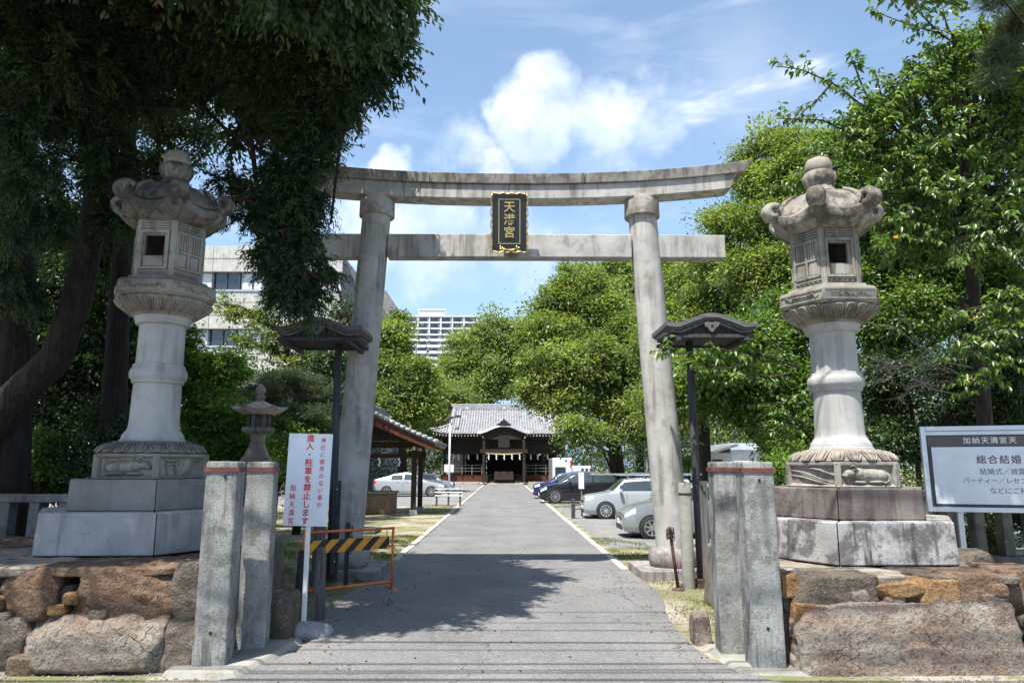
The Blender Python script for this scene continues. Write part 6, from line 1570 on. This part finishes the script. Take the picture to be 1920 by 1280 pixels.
mb = MB(); pts = [Vector(p) for p in tp]
mb.tube(pts, [.33, .25, .22, .20, .185, .17, .16, .15, .13, .10], 16); mb.build('trunk', MT['bark_d'], t_)
lm = MB()
def limb(pts, r0): lm.tube([at(*p) for p in pts], [r0 * (1 - .75 * i / (len(pts) - 1)) for i in range(len(pts))], 7)
for pts, r0 in (([(225, 130, 9.0), (330, 60, 8.9), (450, 20, 8.8), (600, 10, 8.8), (740, 60, 9.0)], .075), ([(205, 250, 9.1), (300, 190, 9.0), (370, 190, 9), (420, 240, 8.9), (520, 300, 8.8), (580, 420, 8.8)], .05),
                ([(200, 280, 9.1), (320, 330, 9.0), (250, 318, 9.0), (275, 322, 9.0)], .03), ([(215, 200, 9), (330, 200, 8.9), (390, 215, 8.9)], .03), ([(235, 60, 9), (380, 110, 8.9), (470, 250, 8.8), (490, 420, 8.7), (540, 560, 8.7)], .06),
                ([(230, 120, 9), (150, 100, 8.7), (60, 150, 8.2), (-40, 260, 8)], .05), ([(195, 300, 9.1), (120, 300, 8.8), (50, 360, 8.3)], .035), ([(240, 20, 9), (400, 60, 8.8), (560, 150, 8.8), (640, 250, 8.8), (620, 420, 8.8)], .06),
                ([(270, 20, 9), (500, 60, 8.8), (640, 120, 8.8), (730, 170, 9)], .04), ([(222, 150, 9), (262, 182, 8.9), (300, 250, 8.9)], .03)):
    limb(pts, r0)
for p in over: lm.tube([Vector(pts_) for pts_ in (tp[8], tuple((np.array(tp[8]) + p[0]) / 2 + np.array((0, 0, .3))), tuple(p[0]))], [.09, .06, .03], 6)
pieces(lm, 'limb', MT['bark_d'], t_)
tw = MB(); r_ = random.Random(4)
for C, n in ((C1, 620), (C2, 320)):
    for _ in range(n):
        c = Vector(C[r_.randrange(len(C))]); a = c + Vector((r_.uniform(-.5, -.1), r_.uniform(-.2, .3), r_.uniform(.1, .5)))
        tw.tube([a, a.lerp(c, .5) + Vector((0, 0, .06)), c, c + Vector((.02, 0, -r_.uniform(.1, .4)))], [.008, .006, .004, .002], 4, caps=False)
tag(tw.build('twig', MT['bark'], t_), kind='stuff')
# second conifer behind it, mostly trunk and hanging green
t_ = thing('conifer_tree', (0, 0, 0), 'straight dark conifer trunk at the far left edge behind the lantern wall', 'tree')
mb = MB(); mb.tube([(at(15, 900, 9.9).x, 9.9, -.1), tuple(at(18, 700, 9.9)), tuple(at(30, 400, 9.9)), tuple(at(40, 100, 9.9)), tuple(at(45, -150, 9.9))], [.36, .30, .27, .22, .15], 14); mb.build('trunk', MT['bark_d'], t_)
bw2 = shade_crown + blobs_world([(-60, 150, 9.9, 120, 110), (-120, 400, 9.5, 110, 120), (60, -60, 10, 120, 60), (-60, 650, 10.2, 60, 90), (160, -60, 10, 100, 60)])
o_, C, B = droop_sprays('hanging_sprays', bw2, t_, LEAF['cypress'], 4400, 35, .45, 7, .15, .05)
t_ = thing('conifer_tree', (0, 0, 0), 'dark bare trunk rising between the leaning conifer and the left lantern', 'tree')
mb = MB(); mb.tube([grd(215, 11.5), tuple(at(212, 800, 11.5)), tuple(at(222, 600, 11.6)), tuple(at(235, 380, 11.6)), tuple(at(250, 100, 11.6))], [.24, .20, .17, .14, .1], 12); mb.build('trunk', MT['bark_d'], t_)
bw3 = blobs_world([(260, 360, 11.8, 60, 45), (330, 100, 12, 90, 70), (180, 80, 12, 90, 70), (200, 470, 12, 50, 40)])
o_, C, B = droop_sprays('hanging_sprays', bw3, t_, LEAF['cypress'], 1600, 36, .45, 7, .14, .05)

# ---------------------------------------------------------------- shrubs in shade on the left
def shrub(name, label, blobs, leaf, n, L, Wd, seed, per=26, spread=.16, cat='shrub', group=None, **kw):
    c0 = at(blobs[0][0], blobs[0][1], blobs[0][2])
    base = (c0.x, c0.y, -.05)
    return tree(name, label, base, [base, (c0.x + .05, c0.y, max(.3, c0.z * .5)), (c0.x, c0.y, c0.z)], .07, blobs, leaf, n, per, spread, L, Wd, seed, cat=cat, group=group, limb=.05, twigs=.3, twig_r=.007, **kw)
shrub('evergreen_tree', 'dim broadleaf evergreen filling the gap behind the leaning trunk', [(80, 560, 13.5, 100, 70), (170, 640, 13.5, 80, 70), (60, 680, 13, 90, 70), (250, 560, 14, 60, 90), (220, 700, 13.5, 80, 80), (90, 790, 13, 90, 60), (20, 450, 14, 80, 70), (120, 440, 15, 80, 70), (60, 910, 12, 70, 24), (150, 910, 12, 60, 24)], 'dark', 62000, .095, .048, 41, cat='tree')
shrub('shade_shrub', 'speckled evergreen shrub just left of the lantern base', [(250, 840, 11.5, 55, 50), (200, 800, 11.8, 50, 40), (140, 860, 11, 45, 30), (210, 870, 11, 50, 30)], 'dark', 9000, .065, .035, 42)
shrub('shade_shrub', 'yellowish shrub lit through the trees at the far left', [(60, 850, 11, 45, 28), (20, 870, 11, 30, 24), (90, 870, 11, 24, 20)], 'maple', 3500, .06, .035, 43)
shrub('evergreen_tree', 'tall dark evergreen between the lantern cap and the office building', [(290, 600, 16, 60, 70), (260, 480, 17, 60, 70), (330, 480, 18, 50, 50), (300, 720, 15, 60, 70), (340, 400, 18, 50, 40), (280, 250, 17, 70, 60), (350, 210, 17, 60, 50)], 'dark', 26000, .10, .05, 44, cat='tree', twigs=.35) if False else None
tree('evergreen_tree', 'thin-leaved evergreen with bare arching branches behind the lantern cap', grd(270, 15), [grd(265, 15), tuple(at(262, 700, 15)), tuple(at(268, 450, 15)), tuple(at(300, 260, 15))], .14,
     [(300, 230, 15, 60, 35), (370, 250, 15, 50, 28), (250, 470, 15, 50, 60), (330, 300, 15, 50, 25), (200, 330, 15, 50, 50), (260, 330, 15, 45, 50), (290, 620, 15.5, 55, 60), (230, 560, 15, 50, 50), (270, 740, 15, 55, 60)], 'dark', 22000, 20, .20, .11, .045, 45, twigs=.5)
shrub('bright_maple_bush', 'bright green layered maple bush between the left lantern and the small lantern', [(400, 710, 15.5, 55, 45), (380, 780, 15, 50, 45), (430, 800, 14.8, 50, 45), (355, 700, 15.5, 30, 50), (370, 850, 14.5, 55, 40), (450, 860, 14.5, 45, 40), (425, 690, 15.5, 38, 30), (350, 640, 15.5, 18, 40)], 'maple', 34000, .075, .045, 46, per=24, spread=.13, flat=.35, cat='tree')
shrub('low_shrub', 'low green shrub behind the notice sign', [(520, 830, 17, 45, 40), (560, 850, 17, 40, 40), (500, 880, 16.5, 40, 30), (590, 820, 18, 35, 40)], 'maple', 9000, .07, .04, 47)
shrub('low_shrub', 'dark hedge under the pruned pine left of the gate', [(480, 880, 20, 60, 40), (560, 890, 20, 60, 35), (620, 880, 21, 40, 50), (400, 900, 20, 60, 35)], 'dark', 12000, .08, .045, 48)
# pruned pine
def pine(label, blobs, trunk, n, seed, L=.11, Wd=.011):
    t_ = thing('pine_tree', (0, 0, 0), label, 'tree'); bw = blobs_world(blobs)
    o, C, B = leafy('crown', bw, t_, LEAF['pine'], n, 34, .09, L, Wd, seed, droop=-.35, rnd=1.0, out=.5, flat=.5, fold=0, curl=0, shell=.5)
    branchy(bw, C, B, None, trunk, .11, t_, MT['bark'], seed, .07, .25, .01)
pine('pruned pine with flat grey-green pads left of the gate column', [(540, 718, 18, 62, 20), (490, 745, 17.5, 48, 18), (590, 745, 18, 42, 18), (545, 775, 17.5, 50, 18), (600, 800, 18, 34, 16), (500, 790, 17, 34, 15)],
     [grd(560, 18), tuple(at(570, 850, 18)), tuple(at(545, 790, 18)), tuple(at(560, 725, 18))], 52000, 49)
# thin tree in front of the office
tree('slender_tree', 'slender loosely leaved tree in front of the office building', grd(590, 24), [grd(600, 24), tuple(at(585, 800, 24)), tuple(at(560, 700, 24)), tuple(at(520, 620, 24)), tuple(at(470, 590, 24))], .16,
     [(440, 590, 24, 34, 16), (420, 570, 24, 16, 14), (490, 600, 24, 40, 20), (540, 625, 24, 40, 24), (500, 650, 24, 34, 20), (580, 640, 24, 40, 30), (610, 690, 24, 38, 40), (560, 690, 24, 40, 28), (460, 640, 24, 30, 16)], 'camphor', 9000, 22, .15, .11, .055, 50, twigs=.5, twig_r=.014, shell=.3)
tree('slender_tree', 'dark-stemmed tree beside the left lamp hood and gate column', grd(640, 22), [grd(655, 22), tuple(at(640, 800, 22)), tuple(at(615, 720, 22)), tuple(at(600, 660, 22))], .13,
     [(620, 680, 22, 36, 28), (590, 720, 22, 34, 24), (650, 740, 22, 30, 40), (620, 780, 22, 34, 30), (660, 640, 23, 25, 30), (650, 590, 24, 26, 24)], 'dark', 15000, 20, .16, .09, .05, 51, twigs=.5)
# ---------------------------------------------------------------- middle distance
tree('evergreen_tree', 'rounded green tree between the left gate column and the tower', grd(760, 48), [grd(755, 48), tuple(at(755, 800, 48)), tuple(at(745, 700, 48))], .35,
     [(735, 640, 48, 28, 30), (728, 700, 48, 34, 45), (765, 720, 47, 42, 40), (735, 770, 46, 45, 45), (775, 770, 48, 30, 30), (750, 610, 49, 16, 14), (780, 710, 49, 30, 22)], 'camphor', 44000, 170, .60, .23, .12, 52, shell=.66)
tree('evergreen_tree', 'yellow-green tree directly behind the shrine roof on the left', grd(790, 86), [grd(790, 86), tuple(at(795, 800, 86)), tuple(at(800, 760, 86))], .35,
     [(820, 790, 86, 34, 35), (800, 740, 86, 34, 28), (850, 745, 88, 40, 26), (860, 790, 88, 40, 30), (770, 800, 86, 30, 40)], 'far', 20000, 120, .9, .34, .18, 53, shell=.66)
tree('broad_tree', 'broad light green tree crown rising behind the shrine hall', grd(930, 100), [grd(925, 100), tuple(at(925, 780, 100)), tuple(at(915, 710, 100))], .6,
     [(880, 660, 100, 42, 30), (920, 635, 100, 44, 30), (960, 640, 100, 44, 32), (860, 700, 100, 36, 30), (910, 700, 99, 55, 36), (960, 700, 99, 50, 40), (1000, 660, 100, 40, 40), (890, 735, 98, 50, 24), (1010, 620, 102, 30, 24)], 'far', 52000, 170, 1.15, .40, .21, 54, shell=.66, limb=.3, twig_r=.04)
tree('camphor_tree', 'large rounded camphor tree shading the right parking row beside the shrine', grd(1165, 46), [grd(1160, 46), tuple(at(1155, 850, 46)), tuple(at(1140, 780, 46)), tuple(at(1120, 690, 46))], .55,
     [(1045, 582, 46, 36, 34), (1090, 545, 46, 48, 36), (1018, 630, 46, 32, 34), (1060, 640, 45, 60, 45), (1130, 600, 46, 60, 50), (1003, 692, 44, 30, 30), (1040, 710, 43, 52, 42), (1110, 690, 43, 60, 50), (1170, 660, 44, 50, 60), (1008, 748, 43, 30, 22), (1062, 762, 42, 36, 20), (1150, 750, 44, 55, 32), (1086, 818, 40, 28, 14), (1120, 822, 40, 26, 14), (1200, 720, 44, 40, 60), (1200, 790, 42, 36, 40)], 'camphor', 125000, 230, .56, .22, .12, 55, shell=.70, limb=.22, twig_r=.03)
tree('evergreen_tree', 'yellow-tipped tree behind the camphor, seen just left of the right gate column', grd(1200, 60), [grd(1200, 60), tuple(at(1195, 700, 60)), tuple(at(1180, 560, 60))], .4,
     [(1150, 515, 62, 30, 22), (1200, 520, 60, 44, 34), (1170, 570, 60, 40, 40), (1230, 560, 60, 50, 50), (1110, 510, 64, 20, 16)], 'far', 22000, 140, .75, .28, .15, 56, shell=.66)
# right hand belt of trees behind the gate
tree('evergreen_tree', 'tall tree with airy top above the right end of the gate lintel', grd(1460, 24), [grd(1450, 24), tuple(at(1450, 700, 24)), tuple(at(1455, 480, 24)), tuple(at(1470, 330, 24))], .28,
     [(1400, 300, 25, 22, 18), (1450, 270, 24, 34, 26), (1500, 285, 23, 34, 26), (1420, 350, 24, 44, 30), (1480, 350, 23, 50, 36), (1390, 420, 24, 46, 34), (1340, 420, 25, 24, 16), (1450, 430, 23, 55, 45), (1350, 490, 25, 44, 34), (1420, 520, 23, 60, 45), (1480, 520, 22, 50, 55), (1550, 300, 22, 50, 40)], 'camphor', 72000, 110, .34, .13, .065, 57, shell=.6, twigs=.3)
tree('evergreen_tree', 'dense green tree directly behind the right gate column', grd(1330, 27), [grd(1320, 27), tuple(at(1320, 800, 27)), tuple(at(1320, 600, 27))], .3,
     [(1290, 540, 28, 50, 40), (1290, 620, 27, 60, 55), (1350, 600, 26, 60, 50), (1280, 720, 27, 60, 55), (1350, 700, 24, 60, 55), (1240, 650, 30, 40, 60), (1260, 780, 27, 50, 40), (1240, 510, 30, 34, 24)], 'camphor', 80000, 150, .38, .14, .07, 58, shell=.66)
tree('evergreen_tree', 'leafy tree between the right lamp hood and the right lantern', grd(1450, 15), [grd(1450, 15), tuple(at(1450, 850, 15)), tuple(at(1440, 700, 15))], .16,
     [(1400, 650, 14, 60, 40), (1470, 620, 15, 50, 60), (1350, 690, 13, 50, 35), (1420, 730, 14, 60, 45), (1490, 730, 15, 50, 60), (1365, 750, 14, 50, 34), (1440, 785, 14, 44, 24), (1500, 820, 14.5, 36, 40), (1300, 740, 14, 36, 30)], 'cherry', 50000, 70, .24, .105, .052, 59, twigs=.3)
tree('evergreen_tree', 'deep green tree mass directly behind the right lantern', grd(1600, 16), [grd(1640, 16), tuple(at(1640, 800, 16)), tuple(at(1630, 600, 16)), tuple(at(1620, 420, 16))], .2,
     [(1560, 420, 16, 60, 60), (1640, 400, 15, 70, 60), (1700, 480, 15, 70, 60), (1640, 540, 15, 60, 60), (1720, 580, 14, 70, 50), (1800, 520, 14, 70, 60), (1880, 560, 14, 60, 60), (1660, 640, 15, 55, 45), (1560, 520, 17, 60, 60), (1700, 380, 14, 70, 50), (1800, 420, 13.5, 70, 50), (1900, 430, 13, 60, 60), (1640, 310, 15, 60, 40), (1730, 300, 14.5, 70, 50), (1830, 280, 14, 70, 60), (1920, 260, 14, 60, 70), (1560, 330, 16, 50, 40)], 'cherry', 95000, 34, .20, .10, .05, 60, twigs=.3)
shrub('understory_tree', 'dark understory tree with dead twigs right of the right lantern shaft', [(1700, 700, 14, 60, 40), (1780, 700, 13, 60, 40), (1860, 720, 13, 60, 50), (1660, 740, 14.5, 40, 50), (1920, 680, 12.5, 50, 60), (1680, 830, 14, 60, 34), (1800, 790, 14, 50, 30), (1900, 790, 13, 60, 30), (1640, 850, 14, 50, 30)], 'dark', 26000, .09, .045, 61, cat='tree')
shrub('shade_shrub', 'dark shrub under the information board beside the stone fence', [(1760, 970, 9.9, 30, 20), (1720, 940, 10, 24, 24), (1840, 1010, 9.9, 40, 20), (1900, 960, 10.2, 40, 40)], 'dark', 4500, .06, .035, 62)
shrub('low_shrub', 'sunlit low shrub between the right granite posts and lantern base', [(1462, 890, 12, 14, 26), (1480, 860, 12.5, 20, 30), (1450, 860, 13, 16, 30)], 'maple', 3500, .06, .03, 63)
shrub('low_shrub', 'small clipped bush beside the white hut', [(1290, 870, 30, 16, 10), (1270, 862, 32, 14, 10)], 'maple', 2500, .10, .05, 64)
# dead twigs
def dead_twigs():
    t_ = thing('dead_branch', (0, 0, 0), 'tangle of bare grey twigs hanging right of the lantern shaft', 'branch'); r = random.Random(2); mb = MB()
    def go(p, d, l, rad, k):
        q = p + d * l; md = p.lerp(q, .5) + Vector((r.uniform(-.05, .05), r.uniform(-.05, .05), -.03)) * l * 2
        mb.tube([p, md, q], [rad, rad * .8, rad * .6], 4, caps=False)
        if k:
            for _ in range(3): go(p.lerp(q, r.uniform(.4, 1)), (d + Vector((r.uniform(-.6, .6), r.uniform(-.5, .5), r.uniform(-.7, .5)))).normalized(), l * r.uniform(.5, .8), rad * .6, k - 1)
    for p0 in ((1860, 720, 11.5), (1830, 690, 11.2), (1800, 740, 11.5)): go(at(*p0), Vector((-1, -.1, .35)).normalized(), .9, .014, 4)
    mb.build('twigs', plain('dead_wood', (.30, .26, .22), .9), t_)
dead_twigs()
# ---------------------------------------------------------------- cherry-like tree, right foreground
def cherry():
    t_ = thing('cherry_tree', (0, 0, 0), 'broad-leaved tree in the right foreground with branches reaching over the lantern', 'tree')
    r = random.Random(12); nr = np.random.default_rng(12)
    trunk = [grd(1850, 11.2), tuple(at(1850, 850, 11.2)), tuple(at(1835, 620, 11.1)), tuple(at(1815, 450, 10.9)), tuple(at(1805, 330, 10.6)), tuple(at(1820, 220, 10.3))]
    mb = MB(); mb.tube(trunk, [.15, .12, .10, .09, .07, .04], 12); mb.build('trunk', MT['bark'], t_)
    mb = MB(); mb.tube([trunk[3], tuple(at(1640, 300, 10.6)), tuple(at(1560, 272, 10.4))], [.05, .035, .02], 8); mb.tube([trunk[4], tuple(at(1850, 350, 10.2)), tuple(at(1930, 380, 10))], [.06, .05, .04], 8)
    mb.tube([trunk[3], tuple(at(1650, 420, 10.6)), tuple(at(1610, 330, 10.4))], [.05, .04, .02], 8); mb.tube([trunk[2], tuple(at(1800, 560, 10.6)), tuple(at(1900, 600, 10))], [.05, .04, .02], 8); pieces(mb, 'limb', MT['bark'], t_)
    lines = []
    def L_(*p): lines.append([at(*q) for q in p])
    L_((1760, 330, 10.4), (1700, 255, 10), (1640, 215, 9.8), (1560, 155, 9.6), (1500, 130, 9.5), (1456, 124, 9.5)); L_((1640, 215, 9.8), (1612, 150, 9.7), (1592, 98, 9.6)); L_((1720, 290, 10), (1620, 262, 9.8), (1540, 225, 9.7), (1456, 222, 9.6))
    L_((1930, 200, 9.6), (1840, 115, 9.5), (1760, 62, 9.5), (1700, 45, 9.5), (1645, 24, 9.5)); L_((1800, 88, 9.5), (1775, 50, 9.5), (1766, 8, 9.5)); L_((1790, 240, 10), (1740, 180, 9.8), (1700, 112, 9.7)); L_((1900, 170, 9.6), (1850, 80, 9.5), (1835, 35, 9.4))
    L_((1740, 180, 9.8), (1790, 130, 9.7), (1800, 80, 9.6)); L_((1560, 155, 9.6), (1530, 190, 9.5), (1500, 215, 9.5)); L_((1610, 262, 9.8), (1560, 290, 9.7), (1520, 300, 9.7)); L_((1660, 230, 9.9), (1650, 170, 9.8), (1640, 130, 9.7))
    L_((1760, 62, 9.5), (1730, 30, 9.5), (1715, -10, 9.4))
    # reaching over the lamp post
    L_((1500, 690, 10.5), (1430, 665, 9.8), (1350, 655, 9.6), (1280, 662, 9.55), (1232, 664, 9.5)); L_((1430, 665, 9.8), (1370, 690, 9.6), (1300, 690, 9.5)); L_((1480, 660, 10), (1430, 620, 9.8), (1390, 630, 9.7)); L_((1480, 700, 10), (1400, 715, 9.7), (1330, 710, 9.6))
    for p in ((1850, 640, 9.2), (1900, 560, 9.2), (1820, 590, 9.3), (1870, 690, 9.2), (1910, 620, 9.1), (1530, 330, 11), (1480, 800, 10.5), (1500, 770, 10.6)):
        for k in range(3): L_((p[0] + 50, p[1] - 20, p[2] + .3), (p[0] + r.uniform(-10, 20), p[1] + r.uniform(-20, 10), p[2]), (p[0] + r.uniform(-70, -20), p[1] + r.uniform(-15, 50), p[2]))
    for _ in range(1050):
        x = r.uniform(1500, 1960); y = r.uniform(20, 500)
        if y < 300 - (x - 1480) * .80 or (x < 1640 and y > 290): continue
        Y = r.uniform(9.3, 11.2); a = at(x, y, Y); a2 = Vector(trunk[4]).lerp(a, .72)
        lines.append([a2, a2.lerp(a, .5) + Vector((0, 0, .06)), a])
    tw = MB(); P = []; D = []; V = []
    for ln in lines:
        n = len(ln); tw.tube(ln, [.016 * (1 - .8 * i / (n - 1)) + .003 for i in range(n)], 5, caps=False)
        segs = []
        for a, b in zip(ln, ln[1:]):
            m_ = max(2, int((b - a).length / .07))
            for k in range(m_): segs.append((a.lerp(b, k / m_), (b - a).normalized()))
        tot = len(segs)
        for i, (p, d) in enumerate(segs):
            if i < tot * .25: continue
            if r.random() < .55:
                s = Vector((r.uniform(-1, 1), r.uniform(-1, 1), r.uniform(-.3, .9))).normalized(); e = p + (s + d * .7).normalized() * r.uniform(.12, .34)
                tw.tube([p, p.lerp(e, .5) + Vector((0, 0, .02)), e], [.005, .004, .002], 4, caps=False)
                sub = [(p.lerp(e, k / 5), (e - p).normalized()) for k in range(1, 6)]
            else: sub = [(p, d)]
            cvv = r.random()
            for q, dd in sub:
                for s_ in (-1, 1):
                    sd_ = dd.cross(Vector((0, 0, 1))).normalized() * s_
                    P.append(q + Vector((r.gauss(0, .01), r.gauss(0, .01), 0))); D.append(dd * .45 + sd_ * .6 + Vector((r.gauss(0, .25), r.gauss(0, .25), -.55 + r.gauss(0, .25)))); V.append(.4 * cvv + .6 * r.random())
    tag(tw.build('twig', MT['bark'], t_), kind='stuff')
    for _ in range(300):  # loose leaf cluster out of view, added to shade the information board
        a = Vector((4.25 + r.gauss(0, .42), 6.35 + r.gauss(0, .33), 7.1 + r.gauss(0, .2))); e0 = Vector(trunk[5]).lerp(a, .86)
        tw_ = [e0, e0.lerp(a, .5) + Vector((0, 0, .05)), a]; 
        for k in range(16):
            q = e0.lerp(a, k / 15); P.append(q + Vector((r.gauss(0, .06), r.gauss(0, .06), r.gauss(0, .04)))); D.append(Vector((r.gauss(0, 1), r.gauss(0, 1), -.4))); V.append(r.random())
    P = np.array([tuple(p) for p in P]); D = np.array([tuple(p) for p in D]); V = np.clip(np.array(V), 0, 1)
    leaf_mesh('crown', P, D, .114 * nr.uniform(.65, 1.2, len(P)), .050 * nr.uniform(.8, 1.2, len(P)), LEAF['cherry'], t_, V, .22, .3)
    print('cherry leaves', len(P))
cherry()
# pine boughs in the upper right corner
t_ = thing('pine_branch', (0, 0, 0), 'dark pine boughs poking in at the top right corner', 'branch')
bw = blobs_world([(1875, -5, 8.8, 34, 12), (1900, 60, 9.2, 24, 30), (1880, 110, 9.2, 28, 26), (1860, 150, 9.2, 18, 14), (1930, 20, 9, 30, 30)])
o, C, B = leafy('needles', bw, t_, LEAF['pine'], 16000, 60, .06, .13, .007, 71, droop=-.2, rnd=1.2, out=.5, fold=0, curl=0)
mb = MB()
for c, rad in bw: mb.tube([tuple(at(1990, 120, 9.2)), tuple(c)], [.03, .012], 6)
pieces(mb, 'bough', MT['bark'], t_)
# ---------------------------------------------------------------- backdrop woods
def wood(name, label, x0, x1, Y, h0, n, seed, leaf='far', L=.45):
    r = random.Random(seed); bw = []
    m_ = int((x1 - x0) / 5)
    for i in range(m_):
        x = x0 + (x1 - x0) * (i + .5) / m_; bw.append(wb(x, Y + r.uniform(-3, 3), h0 * r.uniform(.35, .62), r.uniform(3, 4.6), 3, h0 * r.uniform(.35, .55)))
    o, C, B = leafy('wood_tmp', bw, None, LEAF[leaf], n, 26, .8, L, L * .55, seed)
    o.name = name; o.data.name = name; tag(o, label, None, None, 'stuff')
wood('distant_wood', 'distant belt of trees', -70, -9, 112, 13, 26000, 81)
wood('distant_wood', 'distant belt of trees', 10, 80, 100, 14, 26000, 82)
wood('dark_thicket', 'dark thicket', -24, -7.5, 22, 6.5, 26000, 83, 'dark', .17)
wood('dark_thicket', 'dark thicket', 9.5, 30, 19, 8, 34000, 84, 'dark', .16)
wood('dark_thicket', 'dark thicket', 12, 34, 43, 8, 26000, 85, 'camphor', .22)
wood('hedge_thicket', 'dark hedge', 11, 26, 64, 4.6, 16000, 86, 'dark', .2)
wood('hedge_thicket', 'dark hedge', -28, -11.5, 62, 4.0, 14000, 87, 'dark', .2)
wood('hedge_thicket', 'dark hedge', 11.5, 24, 60, 6.5, 16000, 88, 'dark', .22)
wood('hedge_thicket', 'dark hedge', -20, -8.6, 51, 3.6, 14000, 89, 'dark', .18)
wood('hedge_thicket', 'dark hedge', -14, 14, 93, 6.0, 16000, 90, 'dark', .28)
